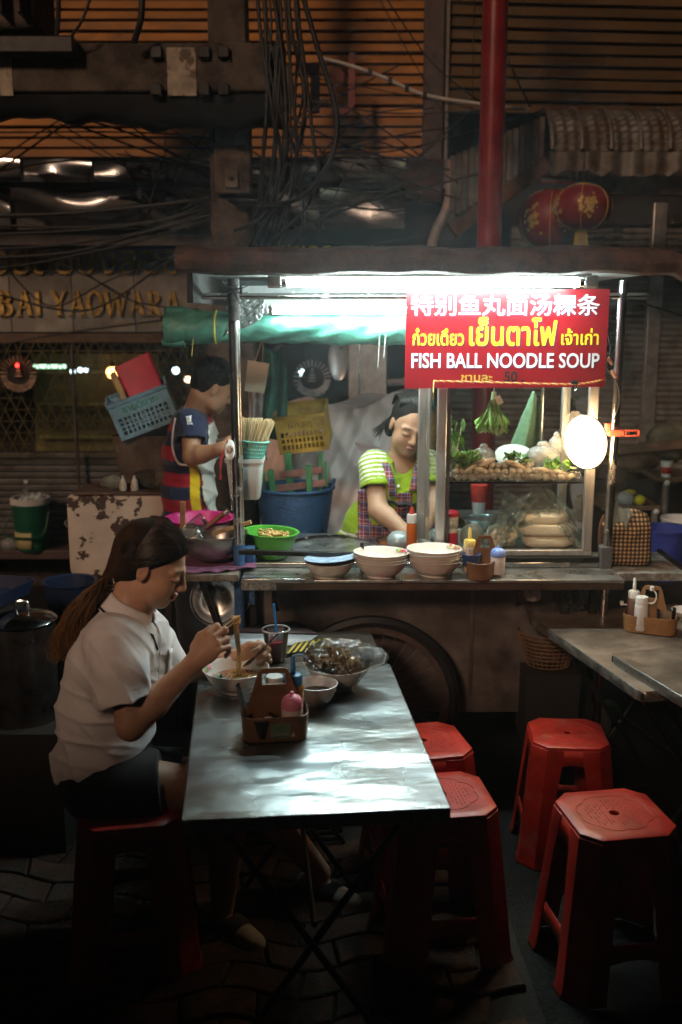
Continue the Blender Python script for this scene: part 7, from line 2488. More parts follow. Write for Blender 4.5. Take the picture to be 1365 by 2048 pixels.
def head_colour(V, O, R, skin, k=1., lip=(.42, .10, .09), brow=(.035, .022, .016), base=None):
    c = np.tile(np.array(skin, np.float32), (len(V), 1)) if base is None else base
    p = (V - V3(O)) @ R / k
    f, l, u = p.T
    near = (np.abs(u) < .16) & (np.abs(l) < .1) & (np.abs(f) < .14)
    def mixin(w_, col):
        w_ = (w_ * near)[:, None]
        c[:] = c * (1 - w_) + np.array(col, np.float32) * w_
    mixin(.30 * np.exp(-(((f - .07) / .03) ** 2 + ((np.abs(l) - .038) / .018) ** 2 + ((u + .035) / .018) ** 2)), (skin[0] * 1.05, skin[1] * .72, skin[2] * .66))
    lipw = sstep(1.25, .75, np.sqrt(((f - .095) / .018) ** 2 + (l / .0235) ** 2 + ((u + .063) / .0115) ** 2))
    mixin(lipw * .55, lip)
    mixin(np.exp(-((u + .0633) / .0016) ** 2) * sstep(.022, .016, np.abs(l)) * (f > .083) * .75, (.10, .03, .03))
    bu = .0215 - 3.5 * (np.abs(l) - .030) ** 2 - .05 * np.maximum(np.abs(l) - .034, 0)
    mixin(sstep(.0048, .002, np.abs(u - bu)) * sstep(.052, .046, np.abs(l)) * sstep(.010, .014, np.abs(l)) * (f > .05) * .85, brow)
    lu = -.0095 + 9 * (np.abs(l) - .031) ** 2
    mixin(sstep(.0030, .0012, np.abs(u - lu)) * sstep(.0185, .015, np.abs(np.abs(l) - .031)) * (f > .06) * .9, (.02, .014, .012))
    mixin(.35 * sstep(.006, .001, np.abs(u - .006)) * sstep(.02, .012, np.abs(np.abs(l) - .031)) * (f > .06), (skin[0] * .6, skin[1] * .5, skin[2] * .45))
    return c
def add_hand(s, Wp, d, sd, p, k=1., curl=1., thumb=None):
    """Wp wrist, d towards the knuckles, sd towards the thumb side, p out of the palm"""
    Wp, d, sd, p = V3(Wp), V3(d), V3(sd), V3(p)
    d /= np.linalg.norm(d)
    p = p - d * (p @ d)
    p /= np.linalg.norm(p)
    sd = sd - d * (sd @ d) - p * (sd @ p)
    sd /= np.linalg.norm(sd)
    L = lambda a, b, c: Wp + (d * a + sd * b + p * c) * k
    s.cone(L(-.01, 0, 0), L(.03, 0, 0), .024 * k, .027 * k, .02, flat=(p, .72))
    R = np.stack([d, sd, p], 1)
    s.ell(L(.050, .0, .0), np.array((.046, .040, .0165)) * k, R, .018)
    s.ell(L(.032, .024, .010), np.array((.028, .017, .015)) * k, R, .012)
    lens = [(.040, .025, .021), (.044, .028, .022), (.041, .026, .021), (.032, .020, .018)]
    for i, b in enumerate((.030, .0105, -.010, -.029)):
        a1, a2, a3 = [RAD(x * curl) for x in ((48, 108, 150) if i < 2 else (58, 128, 178))]
        q0 = L(.088 - .006 * abs(i - 1), b, -.002)
        q = [q0]
        for ln, an in zip(lens[i], (a1, a2, a3)):
            q.append(q[-1] + (d * math.cos(an) + p * math.sin(an) + sd * (.12 * (1.2 - i))) * ln * k)
        s.chain(q, [.0095 * k, .0088 * k, .0082 * k, .0072 * k], .004)
    th = thumb or [(.022, .034, .010), (.058, .046, .018), (.090, .038, .026), (.112, .026, .030)]
    s.chain([L(*t_) for t_ in th], [.014 * k, .0115 * k, .0105 * k, .0085 * k], .006)
    return L
def strands(name, paths, r, m, cols, parent, n=3):
    """many hairs as one mesh with a colour along each"""
    vs, fs, cc = [], [], []
    for pts, (c0, c1) in zip(paths, cols):
        mb = MB().tube(pts, [r * (1 if i < len(pts) - 2 else .5) for i in range(len(pts))], n, caps=False)
        o = len(vs)
        vs += mb.v
        fs += [tuple(i + o for i in f) for f in mb.f]
        for i in range(len(pts)):
            t_ = i / (len(pts) - 1)
            cc += [[c0[j] * (1 - t_) + c1[j] * t_ for j in range(3)] + [1]] * n
    me = bpy.data.meshes.new(name)
    me.from_pydata(vs, [], fs)
    me.update()
    me.shade_smooth()
    ca = me.color_attributes.new('Col', 'FLOAT_COLOR', 'POINT')
    ca.data.foreach_set('color', np.array(cc, np.float32).ravel())
    me.materials.append(m)
    return link(name, me, parent)
def crease(p, dirn, freq, amp, seed):
    d = np.array(dirn, float)
    d /= np.linalg.norm(d)
    ph = p @ d * freq + 2.2 * _noise3(p * 8, seed)
    return -amp * (1 - np.abs(np.sin(ph))) ** 2.5 * np.clip(.3 + .9 * _noise3(p * 7, seed + 1), 0, 1)
def fold(p, dirn, freq, amp, seed):
    d = np.array(dirn, float)
    d /= np.linalg.norm(d)
    ph = p @ d * freq + 1.6 * _noise3(p * 9, seed)
    return -amp * np.maximum(np.sin(ph), -.2) * (.5 + .5 * _noise3(p * 6, seed + 1))

# ------------------------------------------------------------------ 1. the woman eating
YM = 2.72
Wm = thing('person', 'seated woman in white shirt and black shorts lifting noodles with chopsticks', 'person', (-.60, 2.70, 0))
wl0 = Wm.location.copy()
SK = (.53, .30, .195)
def addp(me, name):
    o = link(name, me, Wm)
    o.location = -wl0
    return o
HR = head_frame(-4, 24, 0)
HO = P(306, 1128, YM + .01)
s = SDF((-.93, 2.40, -.0), (.12, 3.12, 1.33), .0038)
hw = add_head(s, HO, HR, 1.0)
nb_ = P(258, 1222, YM)
s.cone(hw(-.032, 0, -.05), nb_, .050, .058, .025)
# trunk
sp_ = [P(252, 1250, YM), P(222, 1330, YM), P(205, 1440, YM), P(212, 1545, YM)]
for c, r in zip(sp_, ((.055, .11, .05), (.075, .11, .10), (.08, .10, .10), (.10, .14, .08))):
    s.ell(c, r, k=.06)
Rsh, Rel, Rwr = P(228, 1285, 2.565), P(262, 1452, 2.50), P(392, 1322, 2.60)
Lsh, Lel, Lwr = P(292, 1262, 2.885), P(343, 1350, 2.96), P(486, 1312, 2.93)
s.cone(sp_[0], Rsh, .045, .04, .03)
s.cone(sp_[0], Lsh, .045, .04, .03)
s.chain([Rsh, Rel], [.043, .038], .02)
s.chain([Rel, Rel.lerp(Rwr, .35), Rwr], [.039, .041, .0255], .012)
s.chain([Lsh, Lel], [.043, .038], .02)
s.chain([Lel, Lel.lerp(Lwr, .35), Lwr], [.040, .040, .0255], .012)
dR = (P(440, 1272, 2.60) - P(392, 1322, 2.60)).normalized()
add_hand(s, Rwr, dR, (-.6, .1, .75), (.25, 1, -.35), .95, 1.0, thumb=[(.022, .034, .008), (.056, .046, .012), (.088, .040, .020), (.108, .028, .026)])
dL = (P(545, 1292, 2.90) - P(486, 1312, 2.93)).normalized()
add_hand(s, Lwr, dL, (0, .15, 1), (.1, -1, -.25), .92, 1.05)
# legs
RK, LK = P(455, 1588, 2.66), P(488, 1566, 2.86)
Rhip, Lhip = P(215, 1572, 2.62), P(215, 1560, 2.82)
RA, LA = Pz(446, 1812, .075), Pz(640, 1745, .08)
s.chain([Rhip, RK], [.095, .060], .03)
s.chain([Lhip, LK], [.095, .060], .03)
s.chain([RK, RK.lerp(RA, .35), RA], [.056, .054, .035], .02)
s.chain([LK, LK.lerp(LA, .35), LA], [.056, .054, .035], .02)
RT, LT = Pz(498, 1872, .03), Pz(690, 1790, .035)
s.chain([RA + Vector((-.02, 0, -.035)), RT], [.028, .018], .02, flat=((0, 0, 1), .8))
s.chain([LA + Vector((-.02, 0, -.035)), LT], [.028, .020], .02, flat=((0, 0, 1), .8))
def wcol(V):
    c = head_colour(V, HO, HR, SK, lip=(.40, .10, .09))
    return c
addp(s.surf(wcol, 'body', M_skin), 'body')
# white shirt
def shirt_prims(s, g=0.):
    s.ell(P(252, 1262, YM), (.100 + g, .165 + g, .075 + g), rotm(0, 18, 0), .0)
    s.ell(P(226, 1322, YM), (.128 + g, .165 + g, .135 + g), rotm(0, 12, 0), .05)
    s.ell(P(212, 1420, YM), (.138 + g, .165 + g, .14 + g), None, .06)
    s.ell(P(212, 1500, YM), (.148 + g, .185 + g, .11 + g), rotm(0, -14, 0), .05)
    s.cone(P(300, 1270, 2.78), P(304, 1370, 2.78), .050 + g, .045 + g, .06)
s = SDF((-.90, 2.40, .48), (-.25, 3.08, 1.12), .0042)
shirt_prims(s)
s.plane(P(215, 1522, YM), (.50, 0, -.86), R=.32)
s.ell(P(222, 1540, YM), (.125, .165, .05), rotm(0, -28, 0), .004, 'sub')
def sleeve(s, pts, rs_, cut, cav, k=.06):
    o = s.like()
    o.chain(pts, rs_, .02)
    n_ = (Vector(cut[1]) - Vector(cut[0])).normalized()
    o.plane(cut[2], n_, R=.16)
    o.cone(cav[0], cav[1], cav[2], cav[3], .004, 'sub')
    s.join(o, k)
sleeve(s, [P(226, 1284, 2.575), P(238, 1345, 2.545), P(258, 1440, 2.51)], [.066, .072, .076], (Rsh, Rel, P(257, 1402, 2.51)), (P(249, 1385, 2.515), P(264, 1460, 2.50), .050, .060))
sleeve(s, [P(290, 1262, 2.87), P(360, 1375, 2.965)], [.062, .072], (Lsh, Lel, P(343, 1336, 2.95)), (P(330, 1316, 2.93), P(362, 1378, 2.97), .046, .056))
s.cone(P(262, 1195, YM), P(268, 1232, YM), .056, .060, .004, 'sub')
def shirt_f(p):
    z = p[:, 2]
    low = sstep(.86, .70, z)
    d = fold(p, (.5, .2, 1), 62, .0065, 2) * low
    d += fold(p, (.85, .1, .5), 55, .0050, 7) * sstep(.75, .9, z) * .9
    d += fold(p, (.2, .9, .6), 70, .0035, 11)
    sl_ = sstep(2.63, 2.55, p[:, 1])
    d += fold(p, (.75, .2, .65), 75, .0050, 17) * sl_
    d += .0022 * _noise3(p * 33, 5)
    hemd = -((p - V3(P(215, 1522, YM))) @ np.array((.503, 0, -.864)))
    d += crease(p, (.55, .1, .8), 30, .020, 61) * (.35 + .65 * low) + crease(p, (.8, .3, .5), 36, .015, 63) + crease(p, (.2, .5, .9), 42, .012, 67)
    return d * sstep(.0, .07, hemd)
s.field(shirt_f)
pk = P(326, 1335, 2.775)
me = s.surf(lambda V: np.tile(np.array((.80, .75, .75), np.float32), (len(V), 1)), 'shirt', M_cloth, 1)
shirt = addp(me, 'shirt')
# chest pocket, placket and lanyard lie on the cloth: find the cloth there by casting on the mesh
from mathutils.bvhtree import BVHTree
bvh = BVHTree.FromPolygons([v.co.copy() for v in me.vertices], [tuple(p.vertices) for p in me.polygons])
def on_cloth(p, off=.003, dirn=None):
    hit = bvh.find_nearest(Vector(p))
    return hit[0] + hit[1] * off
def patch(name, px0, px1, py0, py1, Y0, Y1, m, parent, off=.0035, nu=8, nv=8):
    def f(u, v):
        return on_cloth(P(px0 + (px1 - px0) * u, py0 + (py1 - py0) * v, Y0 + (Y1 - Y0) * u), off)
    o = MB().grid(f, nu, nv).build(name, m, parent, smooth=180, solid=.003)
    o.location = -wl0 if parent is Wm else (0, 0, 0)
    return o
M_wcl = mat('white_poplin', (.80, .75, .75), .8, var=.06, bump=.15, bs=300)
patch('pocket', 318, 346, 1298, 1372, 2.82, 2.74, M_wcl, Wm, .004)
patch('placket', 306, 312, 1240, 1400, 2.70, 2.70, M_wcl, Wm, .004, 3, 16)
# collar: a stand that falls open outward, tilted with the neck
nkc = P(262, 1214, YM)
Rc = rotm(0, 26, 0)
def colf(u, v):
    a = RAD(-142 + 284 * u) + math.pi
    pr = [(.057, -.022), (.057, .014), (.061, .022), (.068, .020), (.080, -.004), (.090, -.026)]
    i = min(int(v * 5), 4)
    t_ = v * 5 - i
    r_ = pr[i][0] * (1 - t_) + pr[i + 1][0] * t_
    z_ = pr[i][1] * (1 - t_) + pr[i + 1][1] * t_
    fr_ = max(0, abs(u - .5) * 2 - .7) / .3
    z_ -= .022 * fr_ * v
    return nkc + Rc @ Vector((r_ * math.cos(a) * 1.02 + .012 * fr_, r_ * math.sin(a), z_)) - wl0
MB().grid(colf, 48, 15).build('collar', M_wcl, Wm, smooth=180, solid=.003)
lan = [colf(.5 + .30 * q / 6, .93) + Vector((-.006, -.004, .004)) for q in range(-6, 7)]
MB().tube(lan + [on_cloth(P(292, 1275, 2.66), .004) - wl0, on_cloth(P(300, 1300, 2.68), .004) - wl0], .003, 6).build('lanyard', M_black, Wm, smooth=180)
# black shorts
s = SDF((-.90, 2.42, .38), (-.25, 3.06, .82), .005)
s.ell(P(212, 1535, YM), (.142, .178, .11), rotm(0, -10, 0))
s.chain([Rhip + Vector((0, 0, .0)), Rhip.lerp(RK, .52)], [.118, .108], .04)
s.chain([Lhip, Lhip.lerp(LK, .58)], [.112, .100], .04)
s.plane(Rhip.lerp(RK, .46), (RK - Rhip).normalized() + Vector((0, 0, .25)), R=.14)
s.plane(P(368, 1480, 2.86), (1, 0, -.12), R=.125)
s.field(lambda p: fold(p, (1, .3, -.4), 55, .004, 21))
addp(s.surf(lambda V: np.tile(np.array((.010, .010, .011), np.float32), (len(V), 1)), 'shorts', M_cloth), 'shorts')
# shoe and sandal
def shoe_col(V):
    t_ = (V - V3(heel)) @ (V3(toe) - V3(heel)) / ((toe - heel).length ** 2)
    c = np.tile(np.array((.035, .03, .028)), (len(V), 1))
    c[(t_ < .22) | (t_ > .74) | (V[:, 2] < .02)] = (.50, .44, .36)
    return c.astype(np.float32)
for nm, A_, T_, colr in (('shoe', RA, RT, (.50, .46, .40)), ('sandal', LA, LT, (.12, .09, .07))):
    s = SDF(np.minimum(V3(A_), V3(T_)) - .1, np.maximum(V3(A_), V3(T_)) + .1, .004)
    dd = (T_ - A_)
    dd.z = 0
    dd.normalize()
    heel = Vector((A_.x, A_.y, .03)) - dd * .05
    toe = Vector((T_.x, T_.y, .022)) + dd * .025
    s.chain([heel, heel.lerp(toe, .5), toe], [.040, .044, .032], .02, flat=((0, 0, 1), .75))
    s.box(heel.lerp(toe, .5) + Vector((0, 0, -.02)), (.13, .048, .010), Matrix.Rotation(math.atan2(dd.y, dd.x), 3, 'Z'), .008, .01)
    s.ell(A_ + Vector((0, 0, -.005)), (.045, .04, .035), k=.008, op='sub')
    cc = colr
    addp(s.surf(lambda V: shoe_col(V), nm, M_cloth), nm)
# hair: cap, gathered back, ponytail
s = SDF((-.90, 2.55, .90), (-.38, 2.9, 1.36), .004)
s.ell(hw(-.020, 0, .038), (.098, .0795, .088), HR)
s.ell(hw(.026, 0, .056), (.046, .058, .046), HR, .03)
tie = P(222, 1153, YM - .005)
s.cone(hw(-.065, 0, .0), tie, .062, .024, .03)
s.ell(hw(-.05, 0, -.02), (.052, .068, .060), HR, .03)
def hairline(O, R, a, b, f0, tilt=(.70, -.71)):
    def g(p):
        q = (p - V3(O)) @ R
        return np.minimum(tilt[0] * (q[:, 0] - a) + tilt[1] * (q[:, 2] - b), q[:, 0] - f0)
    return g
s.cutfn(hairline(HO, HR, .076, .066, -.004))
s.field(lambda p: .0012 * _noise3(p * 60, 4))
def hcol(V):
    t_ = sstep(-.02, -.11, ((V - V3(HO)) @ HR)[:, 0])
    return (np.array((.012, .008, .006))[None] * (1 - t_[:, None]) + np.array((.055, .028, .012))[None] * t_[:, None]).astype(np.float32)
addp(s.surf(hcol, 'hair_cap', M_haircap), 'hair_cap')
rs = random.Random(77)
paths, cols = [], []
tl = (Matrix(HR.tolist()).transposed() @ (tie - HO))
for i in range(1900):
    side = rs.choice((-1, 1))
    th = rs.uniform(0, 1)
    # from the hairline back over the skull to the tie
    st = Vector((.074 - .075 * th, side * (.004 + .072 * math.sin(th * math.pi * .5)), .072 - .055 * th ** 1.2))
    if i % 4 == 0:
        st = Vector((-.03 - .04 * th, side * .074, .0 - .05 * th))
    c_ = Vector((-.020, 0, .037))
    el = lambda q: Vector((q.x / .100, q.y / .081, q.z / .090))
    d0, d1 = el(st - c_).normalized(), el(tl - c_).normalized()
    dm = (d0 + d1) * .5 + Vector((0, side * .25 * th, 1.5 * (1 - th) + .12))
    lift = 1.02 + rs.uniform(0, .04)
    pts = []
    for j in range(10):
        t_ = j / 9
        e = (d0 * (1 - t_) ** 2 + dm * 2 * t_ * (1 - t_) + d1 * t_ ** 2).normalized() * lift
        q = c_ + Vector((e.x * .100, e.y * .081, e.z * .090))
        q = q.lerp(tl, max(0, (t_ - .7) / .3) ** 1.5)
        pts.append(HO + Matrix(HR.tolist()) @ (q + Vector((rs.uniform(-.001, .001), rs.uniform(-.001, .001), rs.uniform(-.001, .0015)))))
    paths.append([p for p in spline(pts, 2)])
    k_ = rs.random()
    cols.append(((.008 + .06 * k_ ** 3, .006 + .034 * k_ ** 3, .004 + .018 * k_ ** 3), (.02 + .07 * k_ ** 2, .011 + .036 * k_ ** 2, .005 + .013 * k_ ** 2)))
o = strands('hair_strand', paths, .0013, M_hair, cols, Wm)
o.location = -wl0
o['kind'] = 'stuff'
paths, cols = [], []
ptc = spline([tie, P(200, 1164, YM - .02), P(180, 1188, YM - .03), P(162, 1230, YM - .03), P(148, 1274, YM - .02), P(142, 1306, YM)], 4)
for i in range(2200):
    a, rr = rs.uniform(0, 6.28), rs.random() ** .5
    ph = rs.uniform(0, 6)
    endk = rs.uniform(.62, 1.0)
    fly = rs.uniform(-.012, .035) if rs.random() < .3 else 0
    pts = []
    m_ = len(ptc)
    for j in range(12):
        t_ = j / 11 * endk
        idx = t_ * (m_ - 1)
        c_ = ptc[int(idx)].lerp(ptc[min(int(idx) + 1, m_ - 1)], idx % 1)
        wd = .017 + .050 * sstep(.05, .55, t_) * (1 - .45 * sstep(.75, 1, t_))
        off = Vector((math.cos(a) * .8, math.sin(a), math.cos(a) * .55)) * wd * rr
        wv = Vector((math.sin(t_ * 14 + ph), math.cos(t_ * 11 + ph), math.sin(t_ * 9 + ph * 2))) * (.002 + .011 * t_)
        pts.append(c_ + off + wv + Vector((-fly * t_, 0, -fly * .5 * t_)))
    paths.append(pts)
    k_ = rs.random()
    cols.append(((.045 + .03 * k_, .022 + .015 * k_, .008), (.26 + .18 * k_, .13 + .09 * k_, .045 + .03 * k_)))
o = strands('ponytail', paths, .0009, M_hair, cols, Wm)
o.location = -wl0
o['kind'] = 'stuff'
td = (ptc[2] - ptc[0]).normalized()
tu, tv = frame_of(td)
hb = MB()
for k in range(14):
    a = 2 * math.pi * k / 14
    hb.ball(tie + (tu * math.cos(a) + tv * math.sin(a)) * .024 - wl0, .0055, 8, 6)
hb.build('beaded_hair_tie', M_steel, Wm, smooth=180)
# chopsticks, lifted noodles and spoon: held things
c0_, c1_ = P(408, 1283, 2.625), P(470, 1237, 2.70)
solo(moved(MB().tube([c0_, c1_], [.0030, .0022], 8), -c0_), 'chopstick', M_chop, 'upper wooden chopstick in the woman hand gripping noodles', 'chopstick', c0_, group='chopsticks in use')
c2_ = P(412, 1290, 2.625)
solo(moved(MB().tube([c2_, P(471, 1243, 2.705)], [.0030, .0022], 8), -c2_), 'chopstick', M_chop, 'lower wooden chopstick in the woman hand gripping noodles', 'chopstick', c2_, group='chopsticks in use')
ntop = P(472, 1238, 2.705)
nbot = NB + Vector((.012, -.0, .045))
t = thing('lifted_noodles', 'hank of noodles hanging from the chopsticks down into the bowl', 'noodles', nbot)
mb = MB()
for k in range(42):
    a = rs.uniform(0, 6.28)
    r_ = rs.uniform(0, .010)
    top = ntop + Vector((math.cos(a) * r_, math.sin(a) * r_, rs.uniform(-.002, .008)))
    full = rs.random() < .38
    e_ = 1.0 if full else rs.uniform(.3, .75)
    m1 = ntop.lerp(nbot, .3 * e_) + Vector((rs.uniform(-.007, .007), rs.uniform(-.006, .006), 0))
    m2 = ntop.lerp(nbot, .7 * e_) + Vector((rs.uniform(-.006, .006) * (1.2 if full else .8), rs.uniform(-.006, .006), 0))
    en = ntop.lerp(nbot, e_) + Vector((rs.uniform(-.012, .012) * e_, rs.uniform(-.01, .01), 0))
    if not full:
        en = ntop.lerp(nbot, .05) + Vector((rs.uniform(-.01, .012), 0, 0))
        m2 = ntop.lerp(nbot, e_ * .8)
    mb.tube([p - nbot for p in spline([top, m1, m2, en], 5)], .0014, 5)
for k in range(14):
    pts = [ntop - nbot + Vector((rs.uniform(-.012, .014), rs.uniform(-.01, .01), rs.uniform(-.014, .010))) for _ in range(5)]
    mb.tube(spline(pts, 4), .0014, 5)
mb.build('noodle_strand', M_noodle, t, smooth=180)['kind'] = 'stuff'
sa, sb_ = P(500, 1322, 2.84), P(544, 1286, 2.875)
t = thing('steel_spoon', 'steel spoon held in the woman far hand above her bowl', 'spoon', sa)
dsp = (sb_ - sa).normalized()
su = dsp.cross(Vector((0, 1, 0))).normalized()
Rsp = Matrix((dsp, dsp.cross(su), su)).transposed()
MB().lathe([(0, -.008), (.008, -.0065), (.014, -.003), (.0165, .0), (.0155, .0), (.012, -.0025), (0, -.0065)], 26, (0, 0, 0), Rsp, sx=1.65).build('bowl', M_steel, t, smooth=60)
MB().tube(spline([dsp * .024, dsp * .06 + su * .004, dsp * .12 + su * .008], 5), [.003 + .0001 * i for i in range(11)], 8).build('handle', M_steel, t)

# ------------------------------------------------------------------ 2. the vendor
YV = 4.15
Vn = thing('person', 'woman vendor in lime green striped shirt and plaid apron working behind the counter', 'person', (.12, YV + .05, 0))
vl = Vn.location.copy()
def addv(me, name):
    o = link(name, me, Vn)
    o.location = -vl
    return o
SKV = (.44, .25, .155)
VR = head_frame(-80, 22, -10)
VO = P(820, 850, YV - .06)
s = SDF((-.22, 3.75, 0), (.62, 4.45, 1.52), .0048)
vw = add_head(s, VO, VR, 1.0, 1.05, 1.05)
vnb = P(803, 922, YV + .02)
s.cone(vw(-.03, 0, -.05), vnb, .050, .055, .025)
vs_ = [P(797, 960, YV + .03), P(775, 1040, YV + .06), P(755, 1120, YV + .08)]
for c, r in zip(vs_, ((.10, .06, .09), (.10, .065, .11), (.125, .085, .11))):
    s.ell(c, r, k=.06)
vRs, vRe, vRw = P(748, 930, YV + .0), P(757, 1020, YV - .12), P(812, 1064, YV - .22)
vLs, vLe, vLw = P(850, 925, YV + .02), P(868, 1005, YV - .08), P(848, 1058, YV - .18)
s.cone(vs_[0], vRs, .05, .042, .03)
s.cone(vs_[0], vLs, .05, .042, .03)
s.chain([vRs, vRe], [.046, .041], .02)
s.chain([vRe, vRe.lerp(vRw, .3), vRw], [.041, .040, .026], .012)
s.chain([vLs, vLe], [.046, .041], .02)
s.chain([vLe, vLe.lerp(vLw, .3), vLw], [.043, .042, .027], .012)
add_hand(s, vRw, (.7, -.4, -.5), (0, -.6, .8), (0, .5, -.8), .95, .8)
add_hand(s, vLw, (-.5, -.4, -.6), (0, -.6, .8), (.2, .4, -.8), .95, .8)
for sx_ in (-1, 1):
    hp = vs_[2] + Vector((sx_ * .085, 0, -.03))
    s.chain([hp, Vector((hp.x, hp.y + .02, .46)), Vector((hp.x, hp.y + .05, .08))], [.092, .060, .040], .04)
    s.chain([Vector((hp.x, hp.y + .06, .04)), Vector((hp.x, hp.y - .11, .03))], [.038, .032], .02)
addv(s.surf(lambda V: head_colour(V, VO, VR, SKV, lip=(.34, .12, .10)), 'body', M_skin), 'body')
def vshirt(s, g=0.):
    s.ell(P(800, 938, YV + .03), (.135 + g, .095 + g, .065 + g))
    s.ell(P(793, 985, YV + .03), (.148 + g, .112 + g, .10 + g), None, .05)
    s.ell(P(760, 1050, YV + .05), (.155 + g, .12 + g, .12 + g), rotm(0, 10, 0), .05)
    s.ell(P(728, 1110, YV + .07), (.175 + g, .14 + g, .12 + g), rotm(0, 10, 0), .05)
s = SDF((-.26, 3.80, .70), (.60, 4.45, 1.36), .005)
vshirt(s)
sleeve(s, [vRs, vRs.lerp(vRe, .8)], [.064, .074], (vRs, vRe, vRs.lerp(vRe, .56)), (vRs.lerp(vRe, .4), vRe, .058, .068))
sleeve(s, [vLs, vLs.lerp(vLe, .8)], [.062, .070], (vLs, vLe, vLs.lerp(vLe, .56)), (vLs.lerp(vLe, .4), vLe, .056, .064))
s.cone(vnb + Vector((0, 0, .08)), P(812, 948, YV - .09), .066, .042, .01, 'sub')
s.field(lambda p: crease(p, (.6, .3, .7), 34, .010, 33) + crease(p, (-.5, .3, .8), 40, .008, 37) + fold(p, (.7, .2, .6), 60, .0055, 31) + fold(p, (-.5, .3, .8), 75, .0035, 35) + .0015 * _noise3(p * 40, 5))
vd = s.d.copy()
LIME = np.array((.25, .38, .013), np.float32)
def vcol(V):
    c = np.tile(LIME, (len(V), 1))
    for S_, E_ in ((vRs, vRe), (vLs, vLe)):
        a, b = V3(S_), V3(E_)
        ab = b - a
        L_ = np.linalg.norm(ab)
        ab /= L_
        p = V - a
        t_ = p @ ab
        dist = np.linalg.norm(p - t_[:, None] * ab, axis=1)
        msk = (dist < .088) & (t_ > -.05) & (t_ < L_ * .46)
        inner = (V[:, 0] - a[0]) * (1 if S_ is vLs else -1) > -.05
        st = (np.mod(t_ + .012, .021) < .0085)
        c[msk & inner & st] = (.78, .80, .74)
    lo = (V[:, 2] < P(700, 1058, YV).z) & (V[:, 0] < P(715, 1070, YV).x) & (np.mod(V[:, 2], .022) < .009)
    c[lo] = (.78, .80, .74)
    return c
addv(s.surf(vcol, 'shirt', M_cloth), 'shirt')
# plaid apron: a skin just outside the shirt on her front, plus straps
M_plaid = bpy.data.materials.new('red_blue_plaid')
M_plaid.use_nodes = True
nt = M_plaid.node_tree
tc = _n(nt, 'ShaderNodeTexCoord')
sp = _n(nt, 'ShaderNodeSeparateXYZ')
nt.links.new(tc.outputs['Object'], sp.inputs[0])
def band(ax, period, wd, ph=0.):
    a_ = _n(nt, 'ShaderNodeMath', operation='MULTIPLY_ADD')
    a_.inputs[1].default_value = 1 / period
    a_.inputs[2].default_value = ph
    nt.links.new(sp.outputs[ax], a_.inputs[0])
    f_ = _n(nt, 'ShaderNodeMath', operation='FRACT')
    nt.links.new(a_.outputs[0], f_.inputs[0])
    l_ = _n(nt, 'ShaderNodeMath', operation='LESS_THAN')
    l_.inputs[1].default_value = wd
    nt.links.new(f_.outputs[0], l_.inputs[0])
    return l_.outputs[0]
colr = None
def lay(fac, col, prev, w_):
    m_ = _n(nt, 'ShaderNodeMix', data_type='RGBA')
    mu = _n(nt, 'ShaderNodeMath', operation='MULTIPLY')
    mu.inputs[1].default_value = w_
    nt.links.new(fac, mu.inputs[0])
    nt.links.new(mu.outputs[0], m_.inputs[0])
    if prev is None:
        m_.inputs[6].default_value = (.20, .022, .022, 1)
    else:
        nt.links.new(prev, m_.inputs[6])
    m_.inputs[7].default_value = (*col, 1)
    return m_.outputs[2]
for ax in (0, 2):
    colr = lay(band(ax, .052, .36), (.03, .05, .13), colr, .55)
    colr = lay(band(ax, .052, .10, .55), (.55, .30, .22), colr, .5)
for ax in (0, 2):
    colr = lay(band(ax, .026, .10, .42), (.35, .50, .72), colr, .55)
nt.links.new(colr, nt.nodes['Principled BSDF'].inputs['Base Color'])
nt.nodes['Principled BSDF'].inputs['Roughness'].default_value = .85
s2 = SDF((-.26, 3.80, .70), (.60, 4.45, 1.36), .005)
s2.d = vd - .006
zb_ = P(810, 985, YV - .08).z
s2.box((.3, 4.1, zb_ + .2), (1.2, .8, .2), op='sub')
s2.box((.12, YV + .45, 1.0), (1.2, .38, .8), Matrix.Rotation(RAD(-4), 3, 'Z'), op='sub')
s2.box((P(842, 940, YV).x + .1, YV, 1.2), (.14, .5, .25), op='sub')
s2.box((P(716, 1020, YV).x - .2, YV, 1.2), (.2, .5, .6), op='sub')
for S_, E_ in ((vRs, vRe), (vLs, vLe)):
    s2.cone(S_, E_, .084, .084, 0, 'sub')
addv(s2.surf(None, 'apron', M_plaid), 'apron')
shv = [o for o in Vn.children if o.name.startswith('shirt')][0].data
bvhv = BVHTree.FromPolygons([v.co.copy() for v in shv.vertices], [tuple(p.vertices) for p in shv.polygons])
def vcl(p, off=.004):
    h_ = bvhv.find_nearest(Vector(p))
    return h_[0] + h_[1] * off
for pts in ([(769, 904), (777, 915), (784, 934), (787, 960), (787, 990)], [(832, 905), (836, 940), (834, 990)], [(722, 1000), (716, 1030), (714, 1070)]):
    cs = [vcl(P(x, y, YV - .12)) for x, y in pts]
    cs = spline(cs, 4)
    o = MB().grid(lambda u, v: cs[min(int(v * (len(cs) - 1)), len(cs) - 1)] + Vector(((u - .5) * .032, -.002, 0)), 2, len(cs) - 1).build('apron_strap', M_plaid, Vn, solid=.003, smooth=180)
    o.location = -vl
cs = [vcl(P(x, 1018 + .04 * (x - 780), YV - .15), .012) for x in range(772, 838, 8)]
o = MB().tube(cs, .007, 8).build('apron_pocket_hem', M_black, Vn, smooth=180)
o.location = -vl
for k, (px, py) in enumerate(((792, 962), (800, 968), (808, 970), (816, 966), (805, 975))):
    o = MB().ball(vcl(P(px, py, YV - .13), .002), (.006, .003, .005), 8, 5).build('printed_flower', mat('blossom_pink') if k % 2 else M_white, Vn)
    o.location = -vl
